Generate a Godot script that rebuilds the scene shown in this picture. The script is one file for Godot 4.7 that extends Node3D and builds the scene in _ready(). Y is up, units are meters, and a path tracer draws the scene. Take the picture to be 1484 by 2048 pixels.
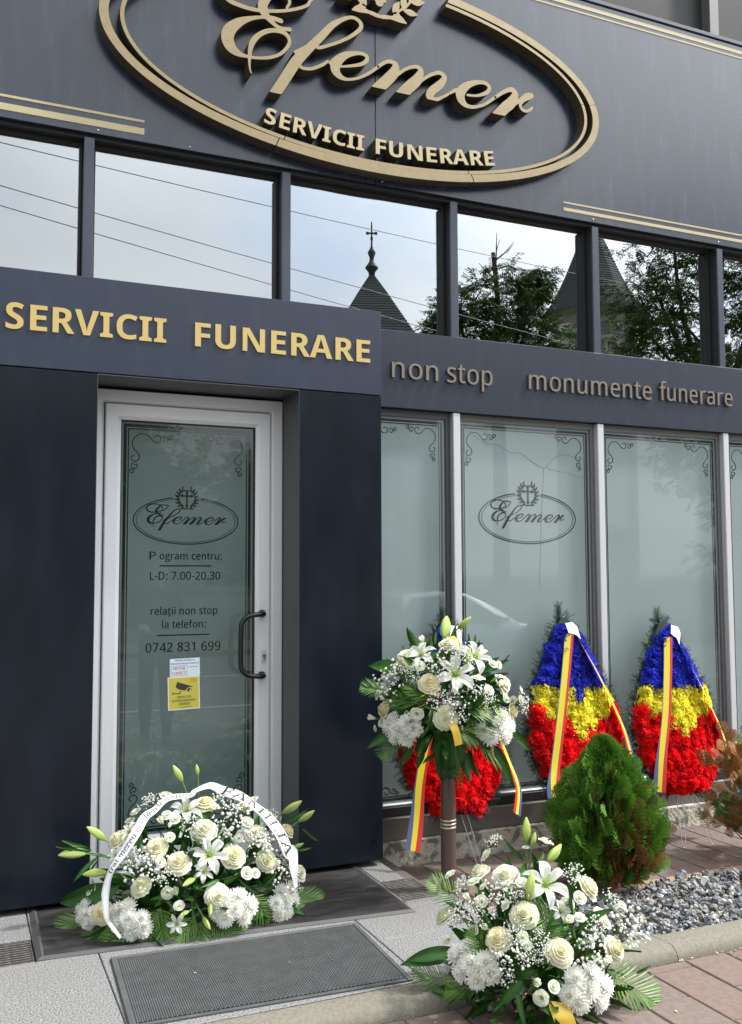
extends Node3D
# A funeral parlour front with three flower arrangements, three wreaths and two shrubs.

var rng := RandomNumberGenerator.new()
var M := {}
var used := {}
var glyphs := {}
var shared := {}

# ------------------------------------------------------------------ mesh builder
class MB:
	var v := PackedVector3Array()
	var uv := PackedVector2Array()
	var c := PackedColorArray()
	var ix := PackedInt32Array()
	var col := Color(1, 1, 1)

	func p(a: Vector3, t := Vector2.ZERO) -> int:
		v.append(a)
		uv.append(t)
		c.append(col)
		return v.size() - 1

	func t(a: int, b: int, d: int) -> void:
		ix.append(a)
		ix.append(b)
		ix.append(d)

	# corners clockwise as seen from outside, own vertices, so the face stays flat
	func quad(a: Vector3, b: Vector3, d: Vector3, e: Vector3) -> void:
		var n := p(a, Vector2(0, 0))
		p(b, Vector2(1, 0))
		p(d, Vector2(1, 1))
		p(e, Vector2(0, 1))
		t(n, n + 1, n + 2)
		t(n, n + 2, n + 3)

	func tri(a: Vector3, b: Vector3, d: Vector3) -> void:
		var n := p(a)
		p(b)
		p(d)
		t(n, n + 1, n + 2)

	# a box with chamfered edges; x is its transform
	func box(x: Transform3D, s: Vector3, ch := 0.0) -> void:
		var h := s * 0.5
		if ch <= 0.0:
			for k in 6:
				var ax := k >> 1
				var sg := 1.0 if k & 1 else -1.0
				var a := Vector3.ZERO
				a[ax] = sg * h[ax]
				var u := Vector3.ZERO
				u[(ax + 1) % 3] = h[(ax + 1) % 3]
				var w := Vector3.ZERO
				w[(ax + 2) % 3] = h[(ax + 2) % 3] * sg
				quad(x * (a - u - w), x * (a - u + w), x * (a + u + w), x * (a + u - w))
			return
		var q := func(sx: float, sy: float, sz: float, ax: int) -> Vector3:
			var r := Vector3(sx * (h.x - ch), sy * (h.y - ch), sz * (h.z - ch))
			r[ax] = [sx, sy, sz][ax] * h[ax]
			return x * r
		for k in 6:
			var ax := k >> 1
			var sg := 1.0 if k & 1 else -1.0
			var s4 := [[-1, -1], [-1, 1], [1, 1], [1, -1]]
			var pts := []
			for e in s4:
				var g := [0.0, 0.0, 0.0]
				g[ax] = sg
				g[(ax + 1) % 3] = e[0]
				g[(ax + 2) % 3] = e[1] * sg
				pts.append(q.call(g[0], g[1], g[2], ax))
			quad(pts[0], pts[1], pts[2], pts[3])
		for ax in 3:
			var b1 := (ax + 1) % 3
			var b2 := (ax + 2) % 3
			for e in [[-1, -1], [1, -1], [1, 1], [-1, 1]]:
				var g1 := [0.0, 0.0, 0.0]
				var g2 := [0.0, 0.0, 0.0]
				g1[ax] = -1.0
				g2[ax] = 1.0
				for g in [g1, g2]:
					g[b1] = e[0]
					g[b2] = e[1]
				var a1: Vector3 = q.call(g1[0], g1[1], g1[2], b1)
				var a2: Vector3 = q.call(g2[0], g2[1], g2[2], b1)
				var a3: Vector3 = q.call(g2[0], g2[1], g2[2], b2)
				var a4: Vector3 = q.call(g1[0], g1[1], g1[2], b2)
				if e[0] * e[1] > 0:
					quad(a1, a2, a3, a4)
				else:
					quad(a1, a4, a3, a2)
		for sx in [-1.0, 1.0]:
			for sy in [-1.0, 1.0]:
				for sz in [-1.0, 1.0]:
					var a: Vector3 = q.call(sx, sy, sz, 0)
					var b: Vector3 = q.call(sx, sy, sz, 1)
					var d: Vector3 = q.call(sx, sy, sz, 2)
					if sx * sy * sz > 0:
						tri(a, d, b)
					else:
						tri(a, b, d)

	# a round bar along a path
	func tube(path: Array, rad, sides := 8, caps := true) -> void:
		var n := path.size()
		var first := v.size()
		var up := Vector3.UP
		for i in n:
			var d: Vector3 = (path[mini(i + 1, n - 1)] - path[maxi(i - 1, 0)]).normalized()
			if i == 0 and absf(d.dot(up)) > 0.9:
				up = Vector3.RIGHT
			var a := up.cross(d).normalized()
			if a.length() < 0.5:
				a = Vector3.RIGHT
			var b := d.cross(a)
			up = b
			var r: float = rad[i] if rad is Array else rad
			for k in sides:
				var g := TAU * k / sides
				p(path[i] + (a * cos(g) + b * sin(g)) * r, Vector2(float(k) / sides, float(i)))
		for i in n - 1:
			for k in sides:
				var a := first + i * sides + k
				var b := first + i * sides + (k + 1) % sides
				t(a, a + sides, b)
				t(b, a + sides, b + sides)
		if caps:
			for e in [0, n - 1]:
				var m := p(path[e])
				var o := first + int(e) * sides
				var ring := []
				for k in sides:
					ring.append(p(v[o + k]))
				for k in sides:
					if e == 0:
						t(m, ring[k], ring[(k + 1) % sides])
					else:
						t(m, ring[(k + 1) % sides], ring[k])

	# profile of (radius, height) turned about y
	func lathe(x: Transform3D, prof: Array, sides := 16, flat := false) -> void:
		if flat:
			for i in prof.size() - 1:
				var a: Vector2 = prof[i]
				var b: Vector2 = prof[i + 1]
				for k in sides:
					var g := TAU * k / sides
					var h := TAU * (k + 1) / sides
					quad(x * Vector3(a.x * cos(g), a.y, a.x * sin(g)), x * Vector3(a.x * cos(h), a.y, a.x * sin(h)), x * Vector3(b.x * cos(h), b.y, b.x * sin(h)), x * Vector3(b.x * cos(g), b.y, b.x * sin(g)))
			return
		var o := v.size()
		for q in prof:
			for k in sides:
				var g := TAU * k / sides
				p(x * Vector3(q.x * cos(g), q.y, q.x * sin(g)))
		for i in prof.size() - 1:
			for k in sides:
				var a := o + i * sides + k
				var b := o + i * sides + (k + 1) % sides
				t(a, b, a + sides)
				t(a + sides, b, b + sides)

	# a sheet of nu x nv points: rows of points
	func sheet(pts: Array, nu: int, nv: int) -> void:
		var o := v.size()
		for j in nv:
			for i in nu:
				p(pts[j * nu + i], Vector2(float(i) / (nu - 1), float(j) / (nv - 1)))
		for j in nv - 1:
			for i in nu - 1:
				var a := o + j * nu + i
				t(a, a + nu, a + 1)
				t(a + 1, a + nu, a + nu + 1)

	# outline (x, y) given counterclockwise seen from +z, from z0 to z1
	func extrude(x: Transform3D, poly: PackedVector2Array, z0: float, z1: float) -> void:
		var tr := Geometry2D.triangulate_polygon(poly)
		for s in 2:
			var z := z1 if s == 0 else z0
			var o := v.size()
			for a in poly:
				p(x * Vector3(a.x, a.y, z), a)
			for i in range(0, tr.size(), 3):
				var a := poly[tr[i]]
				var b := poly[tr[i + 1]]
				var d := poly[tr[i + 2]]
				var ccw := (b - a).cross(d - a) > 0
				if ccw == (s == 0):
					t(o + tr[i], o + tr[i + 2], o + tr[i + 1])
				else:
					t(o + tr[i], o + tr[i + 1], o + tr[i + 2])
		var n := poly.size()
		for i in n:
			var a := poly[i]
			var b := poly[(i + 1) % n]
			quad(x * Vector3(a.x, a.y, z1), x * Vector3(b.x, b.y, z1), x * Vector3(b.x, b.y, z0), x * Vector3(a.x, a.y, z0))

	func add(o: MB, x: Transform3D, tint := Color(1, 1, 1)) -> void:
		var f := v.size()
		for i in o.v.size():
			v.append(x * o.v[i])
			c.append(o.c[i] * tint)
		uv.append_array(o.uv)
		if x.basis.determinant() < 0.0:
			for i in range(0, o.ix.size(), 3):
				t(f + o.ix[i], f + o.ix[i + 2], f + o.ix[i + 1])
		else:
			for i in o.ix:
				ix.append(f + i)

	func mesh(m: Material = null) -> ArrayMesh:
		var n := PackedVector3Array()
		n.resize(v.size())
		for i in range(0, ix.size(), 3):
			var a := v[ix[i]]
			var b := v[ix[i + 1]]
			var d := v[ix[i + 2]]
			var g := (a - d).cross(a - b)
			n[ix[i]] += g
			n[ix[i + 1]] += g
			n[ix[i + 2]] += g
		for i in n.size():
			n[i] = n[i].normalized() if n[i].length_squared() > 0.0 else Vector3.UP
		var arr := []
		arr.resize(Mesh.ARRAY_MAX)
		arr[Mesh.ARRAY_VERTEX] = v
		arr[Mesh.ARRAY_NORMAL] = n
		arr[Mesh.ARRAY_TEX_UV] = uv
		arr[Mesh.ARRAY_COLOR] = c
		arr[Mesh.ARRAY_INDEX] = ix
		var am := ArrayMesh.new()
		am.add_surface_from_arrays(Mesh.PRIMITIVE_TRIANGLES, arr)
		if m:
			am.surface_set_material(0, m)
		return am

# two builders as the two surfaces of one mesh
func pair(a: MB, ma: Material, b: MB, mb: Material) -> ArrayMesh:
	var m := a.mesh(ma)
	var o := b.mesh()
	m.add_surface_from_arrays(Mesh.PRIMITIVE_TRIANGLES, o.surface_get_arrays(0))
	m.surface_set_material(1, mb)
	return m

# ------------------------------------------------------------------ naming and placing
func numbered(called: String) -> String:
	var n: int = used.get(called, 0)
	used[called] = n + 1
	return called if n == 0 else "%s_%03d" % [called, n]

func tag(o: Node3D, label := "", category := "", group := "", kind := "") -> Node3D:
	if label:
		o.set_meta("label", label)
	if category:
		o.set_meta("category", category)
	if group:
		o.set_meta("group", group)
	if kind:
		o.set_meta("kind", kind)
	return o

func thing(called: String, label: String, category: String, at := Vector3.ZERO, group := "") -> Node3D:
	var o := Node3D.new()
	o.name = numbered(called)
	add_child(o)
	o.position = at
	tag(o, label, category, group)
	return o

func obj(called: String, m: Mesh, mat: Material, parent: Node3D = null, x := Transform3D()) -> MeshInstance3D:
	var o := MeshInstance3D.new()
	o.mesh = m
	if mat:
		o.material_override = mat
	if parent == null:
		o.name = numbered(called)
		add_child(o)
	else:
		o.name = called
		parent.add_child(o, true)
	o.transform = x
	return o

func struct(called: String, m: Mesh, mat: Material, x := Transform3D()) -> MeshInstance3D:
	var o := obj(called, m, mat, null, x)
	o.set_meta("kind", "structure")
	return o

func many(called: String, m: Mesh, mat: Material, xs: Array, parent: Node3D = null, tints := []) -> MultiMeshInstance3D:
	var mm := MultiMesh.new()
	mm.transform_format = MultiMesh.TRANSFORM_3D
	mm.use_colors = tints.size() > 0
	mm.mesh = m
	mm.instance_count = xs.size()
	for i in xs.size():
		mm.set_instance_transform(i, xs[i])
		if tints.size() > 0:
			mm.set_instance_color(i, tints[i])
	var o := MultiMeshInstance3D.new()
	o.multimesh = mm
	o.material_override = mat
	if parent == null:
		o.name = numbered(called)
		add_child(o)
	else:
		o.name = called
		parent.add_child(o, true)
	o.set_meta("kind", "stuff")
	return o

func placed(at: Vector3, b := Basis()) -> Transform3D:
	return Transform3D(b, at)

func slab(x0: float, x1: float, y0: float, y1: float, z0: float, z1: float, ch := 0.0) -> ArrayMesh:
	var b := MB.new()
	b.box(placed(Vector3(x0 + x1, y0 + y1, z0 + z1) * 0.5), Vector3(absf(x1 - x0), absf(y1 - y0), absf(z1 - z0)), ch)
	return b.mesh()

# a basis whose y axis points along d, turned by spin about it
func facing(d: Vector3, spin := 0.0) -> Basis:
	var y := d.normalized()
	var x := y.cross(Vector3.FORWARD if absf(y.z) < 0.9 else Vector3.RIGHT).normalized()
	var z := x.cross(y)
	return Basis(x, y, z) * Basis(Vector3.UP, spin)

func rnd(a: float, b: float) -> float:
	return rng.randf_range(a, b)

func smoothed(pts: Array, steps := 4) -> Array:
	var out := []
	var n := pts.size()
	for i in n - 1:
		var a = pts[maxi(i - 1, 0)]
		var b = pts[i]
		var c = pts[i + 1]
		var d = pts[mini(i + 2, n - 1)]
		for k in steps:
			var t := float(k) / steps
			out.append(0.5 * ((2.0 * b) + (c - a) * t + (2.0 * a - 5.0 * b + 4.0 * c - d) * t * t + (3.0 * b - a - 3.0 * c + d) * t * t * t))
	out.append(pts[n - 1])
	return out

# ------------------------------------------------------------------ materials
func mat(c: Color, rough := 0.7, metal := 0.0, spec := 0.5) -> StandardMaterial3D:
	var m := StandardMaterial3D.new()
	m.albedo_color = c.linear_to_srgb()
	m.roughness = rough
	m.metallic = metal
	m.metallic_specular = spec
	return m

func tinted(rough := 0.7, spec := 0.5) -> StandardMaterial3D:
	var m := mat(Color(1, 1, 1), rough, 0.0, spec)
	m.vertex_color_use_as_albedo = true
	return m

func noise(freq: float, ramp: Array, kind := FastNoiseLite.TYPE_SIMPLEX_SMOOTH, oct := 4, size := 512, sd := 1) -> NoiseTexture2D:
	var n := FastNoiseLite.new()
	n.noise_type = kind
	n.frequency = freq
	n.fractal_octaves = oct
	n.seed = sd
	var g := Gradient.new()
	var offs := PackedFloat32Array()
	var cols := PackedColorArray()
	for r in ramp:
		offs.append(r[0])
		cols.append((r[1] as Color).linear_to_srgb())
	g.offsets = offs
	g.colors = cols
	var t := NoiseTexture2D.new()
	t.width = size
	t.height = size
	t.seamless = true
	t.noise = n
	t.color_ramp = g
	return t

func grey(a: float) -> Color:
	return Color(a, a, a)

func bumps(freq: float, kind := FastNoiseLite.TYPE_SIMPLEX_SMOOTH, oct := 3, sd := 5) -> NoiseTexture2D:
	return noise(freq, [[0.0, Color(0, 0, 0)], [1.0, Color(1, 1, 1)]], kind, oct, 512, sd)

func wrap3(m: StandardMaterial3D, s: Vector3) -> StandardMaterial3D:
	m.uv1_triplanar = true
	m.uv1_world_triplanar = true
	m.uv1_scale = s
	return m

func textured(ramp_tex: Texture2D, s: Vector3, rough := 0.8, bump: Texture2D = null, depth := 0.1, spec := 0.5) -> StandardMaterial3D:
	var m := mat(Color(1, 1, 1), rough, 0.0, spec)
	m.albedo_texture = ramp_tex
	if bump:
		m.heightmap_enabled = true
		m.heightmap_texture = bump
		m.heightmap_scale = depth
	return wrap3(m, s)

func make_materials() -> void:
	# navy composite panels with faint vertical runs of dirt
	var streak := noise(0.012, [[0.0, Color(0.00992, 0.01656, 0.0323)], [0.5, Color(0.0124, 0.02016, 0.03825)], [0.72, Color(0.01612, 0.02448, 0.0442)], [1.0, Color(0.031, 0.04176, 0.06375)]], FastNoiseLite.TYPE_SIMPLEX_SMOOTH, 4, 512, 11)
	M.panel = textured(streak, Vector3(1.6, 0.22, 1.6), 0.26)
	M.panel.metallic_specular = 0.62
	M.panel_low = textured(noise(0.01, [[0.0, Color(0.0051, 0.00768, 0.01296)], [1.0, Color(0.009562, 0.01344, 0.02074)]], FastNoiseLite.TYPE_SIMPLEX_SMOOTH, 3, 512, 12), Vector3(0.9, 0.25, 0.9), 0.22, null, 0.1, 0.34)
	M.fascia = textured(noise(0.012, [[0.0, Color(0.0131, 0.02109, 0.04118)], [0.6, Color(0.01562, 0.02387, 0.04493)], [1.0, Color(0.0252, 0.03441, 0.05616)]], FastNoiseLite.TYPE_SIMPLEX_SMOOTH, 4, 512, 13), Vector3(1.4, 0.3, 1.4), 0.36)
	M.fascia_side_dimmed = textured(noise(0.012, [[0.0, Color(0.0091, 0.01518, 0.03062)], [0.6, Color(0.01085, 0.01718, 0.03341)], [1.0, Color(0.0175, 0.02478, 0.04176)]], FastNoiseLite.TYPE_SIMPLEX_SMOOTH, 4, 512, 17), Vector3(1.4, 0.3, 1.4), 0.36)  # same cladding as the fascia, its dimmer reflection put into the colour
	M.dark = mat(Color(0.012, 0.013, 0.014), 0.6)
	M.mullion_dark = mat(Color(0.035, 0.045, 0.068), 0.35)
	M.silver = mat(Color(0.4992, 0.499, 0.5249), 0.42, 0.1)
	M.alu = mat(Color(0.6773, 0.6954, 0.7204), 0.40, 0.15)
	M.alu_dull = mat(Color(0.13, 0.13, 0.13), 0.5, 0.2)
	M.reveal = mat(Color(0.06, 0.063, 0.07), 0.45)
	M.gold_flat = mat(Color(0.4845, 0.3553, 0.1211), 0.55)
	M.gold = textured(noise(0.02, [[0.0, Color(0.2356, 0.1832, 0.096)], [1.0, Color(0.2805, 0.2204, 0.12)]], FastNoiseLite.TYPE_SIMPLEX_SMOOTH, 4, 256, 14), Vector3(3, 3, 3), 0.45)
	M.gold.metallic = 0.25
	M.gold_shaded = mat(Color(0.055, 0.042, 0.026), 0.5)  # same gold for the side walls, their shade put into the colour
	M.ink_film = mat(Color(0.006, 0.008, 0.008), 0.7, 0.0, 0.2)
	M.stripe = mat(Color(0.4176, 0.35, 0.198), 0.5)
	M.bronze = mat(Color(0.186, 0.162, 0.1334), 0.4, 0.4)
	M.film_line = mat(Color(0.012, 0.016, 0.015), 0.12)
	M.frost = textured(noise(0.006, [[0.0, Color(0.1706, 0.2254, 0.2224)], [1.0, Color(0.2003, 0.2537, 0.2517)]], FastNoiseLite.TYPE_SIMPLEX_SMOOTH, 2, 256, 15), Vector3(0.8, 0.8, 0.8), 0.55)
	M.frost_door = textured(noise(0.008, [[0.0, Color(0.07225, 0.1142, 0.106)], [1.0, Color(0.09775, 0.1428, 0.1363)]], FastNoiseLite.TYPE_SIMPLEX_SMOOTH, 2, 256, 16), Vector3(1, 1, 1), 0.5)
	for k in ["frost", "frost_door", "film_line"]:
		M[k].clearcoat_enabled = true
		M[k].clearcoat = 1.0
		M[k].clearcoat_roughness = 0.01
	var white := Image.create(4, 4, false, Image.FORMAT_RGB8)
	white.fill(Color.WHITE)
	M.mirror = mat(Color(0.5472, 0.5766, 0.5944), 0.0, 1.0)
	M.mirror.albedo_texture = ImageTexture.create_from_image(white)
	M.mirror.transparency = BaseMaterial3D.TRANSPARENCY_ALPHA
	M.mirror.albedo_color.a = 0.72
	M.upper_glass = mat(Color(0.028, 0.031, 0.029), 0.5, 0.0, 0.3)
	M.inside = mat(Color(0.05, 0.055, 0.05), 0.9)
	M.column = mat(Color(0.55, 0.62, 0.60), 0.8)
	# ground
	M.granite = textured(noise(0.11, [[0.0, Color(0.04, 0.04, 0.0405)], [0.34, Color(0.096, 0.096, 0.09558)], [0.48, Color(0.16, 0.1584, 0.1571)], [0.62, Color(0.2, 0.1984, 0.196)], [1.0, Color(0.248, 0.244, 0.243)]], FastNoiseLite.TYPE_SIMPLEX, 4, 512, 21), Vector3(1.7, 1.7, 1.7), 0.75)
	M.kerb = textured(noise(0.05, [[0.0, Color(0.1116, 0.1056, 0.082)], [0.5, Color(0.144, 0.1338, 0.105)], [1.0, Color(0.18, 0.169, 0.1345)]], FastNoiseLite.TYPE_SIMPLEX, 5, 512, 22), Vector3(1.6, 1.6, 1.6), 0.9, bumps(0.2), 0.25)
	M.asphalt = textured(noise(0.12, [[0.0, Color(0.09, 0.09, 0.09)], [1.0, Color(0.16, 0.16, 0.16)]], FastNoiseLite.TYPE_SIMPLEX, 3, 512, 23), Vector3(0.8, 0.8, 0.8), 0.9)
	M.paver = []
	for k in 4:
		var b: Color = [Color(0.1335, 0.09504, 0.07946), Color(0.1211, 0.0861, 0.07284), Color(0.1428, 0.1088, 0.09077), Color(0.1273, 0.09783, 0.08413)][k]
		M.paver.append(textured(noise(0.04, [[0.0, b * 0.82], [0.5, b], [1.0, b * 1.15]], FastNoiseLite.TYPE_SIMPLEX, 5, 256, 24 + k), Vector3(2.2, 2.2, 2.2), 0.88, bumps(0.25), 0.12))
	M.joint = mat(Color(0.09, 0.07, 0.055), 0.95)
	M.edging = textured(noise(0.05, [[0.0, Color(0.24, 0.152, 0.104)], [1.0, Color(0.32, 0.216, 0.16)]], FastNoiseLite.TYPE_SIMPLEX, 4, 256, 29), Vector3(2, 2, 2), 0.9)
	M.soil = textured(noise(0.05, [[0.0, Color(0.06, 0.05, 0.04)], [1.0, Color(0.14, 0.12, 0.10)]], FastNoiseLite.TYPE_SIMPLEX, 4, 256, 30), Vector3(2, 2, 2), 0.95)
	M.plinth = textured(noise(0.018, [[0.0, Color(0.136, 0.1232, 0.102)], [0.33, Color(0.204, 0.187, 0.153)], [0.38, Color(0.391, 0.3655, 0.2975)], [0.7, Color(0.4675, 0.442, 0.3655)], [1.0, Color(0.51, 0.4845, 0.408)]], FastNoiseLite.TYPE_SIMPLEX, 6, 512, 31), Vector3(0.9, 0.9, 0.9), 0.9, bumps(0.06), 0.5)
	M.flashing = mat(Color(0.13, 0.115, 0.105), 0.5)
	M.rubber = textured(noise(0.02, [[0.0, Color(0.014, 0.013, 0.013)], [0.6, Color(0.028, 0.026, 0.026)], [1.0, Color(0.055, 0.052, 0.050)]], FastNoiseLite.TYPE_SIMPLEX, 5, 512, 32), Vector3(0.35, 1, 1.6), 0.5)
	M.rubber_edge = mat(Color(0.05, 0.05, 0.05), 0.55)
	M.mat_grey = textured(noise(0.02, [[0.0, Color(0.045, 0.04875, 0.05025)], [1.0, Color(0.075, 0.07875, 0.08025)]], FastNoiseLite.TYPE_SIMPLEX, 4, 512, 33), Vector3(1, 1, 1), 0.6)
	M.grate = textured(noise(0.04, [[0.0, Color(0.05, 0.035, 0.025)], [0.5, Color(0.085, 0.08, 0.075)], [1.0, Color(0.16, 0.155, 0.15)]], FastNoiseLite.TYPE_SIMPLEX, 4, 256, 34), Vector3(3, 3, 3), 0.6)
	M.grate.metallic = 0.4
	M.stone = tinted(0.85)
	# plants
	M.petal = tinted(0.55, 0.35)
	M.petal.backlight_enabled = true
	M.petal.backlight = Color(1.0, 1.0, 0.97)
	M.rose = []
	for t in [Color(1, 1, 1), Color(1.0, 0.985, 0.90), Color(1.0, 0.96, 0.80), Color(0.96, 0.98, 0.88)]:
		var r: StandardMaterial3D = M.petal.duplicate()
		r.albedo_color = t.linear_to_srgb()
		M.rose.append(r)
	M.leaf = tinted(0.38, 0.38)
	M.leaf.backlight_enabled = true
	M.leaf.backlight = Color(0.10, 0.13, 0.05)
	M.needle = tinted(0.6, 0.4)
	M.scale = tinted(0.6, 0.35)
	M.scale.backlight_enabled = true
	M.scale.backlight = Color(0.3, 0.32, 0.15)
	M.bark = mat(Color(0.07, 0.05, 0.035), 0.9)
	M.twig_brown = mat(Color(0.16, 0.085, 0.045), 0.85)
	M.cloth_flower = tinted(0.75, 0.3)
	M.cloth_flower.backlight_enabled = true
	M.cloth_flower.backlight = Color(1.1, 1.1, 1.1)
	M.ribbon = tinted(0.38, 0.5)
	M.ribbon.backlight_enabled = true
	M.ribbon.backlight = Color(0.25, 0.25, 0.25)
	M.card = mat(Color(0.85, 0.85, 0.86), 0.6)
	M.wire = mat(Color(0.55, 0.55, 0.55), 0.35, 0.9)
	M.pole = mat(Color(0.085, 0.050, 0.042), 0.38)
	M.ring = mat(Color(0.50, 0.44, 0.33), 0.35, 0.6)
	M.black = mat(Color(0.008, 0.008, 0.008), 0.22)
	M.ink = mat(Color(0.02, 0.02, 0.02), 0.6)
	M.chrome = mat(Color(0.6, 0.6, 0.6), 0.25, 0.9)

# ------------------------------------------------------------------ sky
func sky_panorama(sun: Vector3) -> ImageTexture:
	var w := 1024
	var h := 512
	var im := Image.create(w, h, false, Image.FORMAT_RGBF)
	var n := FastNoiseLite.new()
	n.seed = 8
	n.frequency = 1.6
	n.fractal_octaves = 5
	var n2 := FastNoiseLite.new()
	n2.seed = 21
	n2.frequency = 0.9
	n2.fractal_octaves = 4
	for y in h:
		var el := PI * (0.5 - (y + 0.5) / h)
		for x in w:
			var az := TAU * ((x + 0.5) / w)
			# direction in Godot's panorama: the left edge of the picture is -z
			var d := Vector3(cos(el) * sin(az), sin(el), -cos(el) * cos(az))
			var c: Color
			if d.y < -0.02:
				c = Color(0.20, 0.19, 0.175)
			else:
				var q := d / (0.35 + maxf(d.y, 0.0))
				var k := n.get_noise_3d(q.x, q.y, q.z) * 0.5 + 0.5
				var k2 := n2.get_noise_3d(q.x * 0.8 + 5.0, q.y, q.z * 1.3) * 0.5 + 0.5
				var cover := smoothstep(0.12, 0.55, k * 0.6 + k2 * 0.55)
				var blue := Color(0.42, 0.58, 0.86).lerp(Color(0.72, 0.80, 0.90), pow(1.0 - maxf(d.y, 0.0), 3.0))
				var cl := 0.80 + 0.26 * (k - 0.5) + 0.12 * (k2 - 0.5)
				c = blue.lerp(Color(cl * 0.965, cl, cl * 1.035), cover)
				var g := d.angle_to(sun)
				var glow := 6.0 * exp(-pow(g / 0.58, 2.0)) + 0.9 * exp(-pow(g / 0.25, 2.0))
				c = c * (1.0 + glow)
			im.set_pixel(x, y, c * SKY)
	return ImageTexture.create_from_image(im)

const SKY := 1.0
const SUN := Vector3(0.62, 0.77, 0.165)

func _ready() -> void:
	rng.seed = 1
	var cam := Camera3D.new()
	cam.name = "camera"
	add_child(cam)
	cam.position = Vector3(-2.0784, 1.5, 4.9158)
	cam.rotation_degrees = Vector3(3.9451, -23.6655, -0.2049)
	cam.fov = 56.87
	cam.near = 0.05
	cam.far = 400.0
	cam.current = true
	var env := Environment.new()
	env.background_mode = Environment.BG_SKY
	env.sky = Sky.new()
	var pan := PanoramaSkyMaterial.new()
	pan.panorama = sky_panorama(SUN.normalized())
	env.sky.sky_material = pan
	env.tonemap_mode = Environment.TONE_MAPPER_LINEAR
	env.tonemap_exposure = 1.5
	env.sdfgi_enabled = true
	env.ssao_enabled = true
	env.ssil_enabled = true
	var we := WorldEnvironment.new()
	we.name = "world_environment"
	we.environment = env
	add_child(we)
	var sun := DirectionalLight3D.new()
	sun.name = "sun"
	add_child(sun)
	sun.light_color = Color(1.0, 0.975, 0.94)
	sun.light_energy = 1.15
	sun.light_angular_distance = 4.0
	sun.shadow_enabled = true
	sun.basis = Basis.looking_at(-SUN.normalized(), Vector3.FORWARD)

	make_materials()
	build_ground()
	build_oval_sign()
	build_shop()
	build_stickers()
	build_mats()
	build_far()
	build_street_things()
	build_wreaths()
	build_shrubs()
	build_bouquets()

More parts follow.
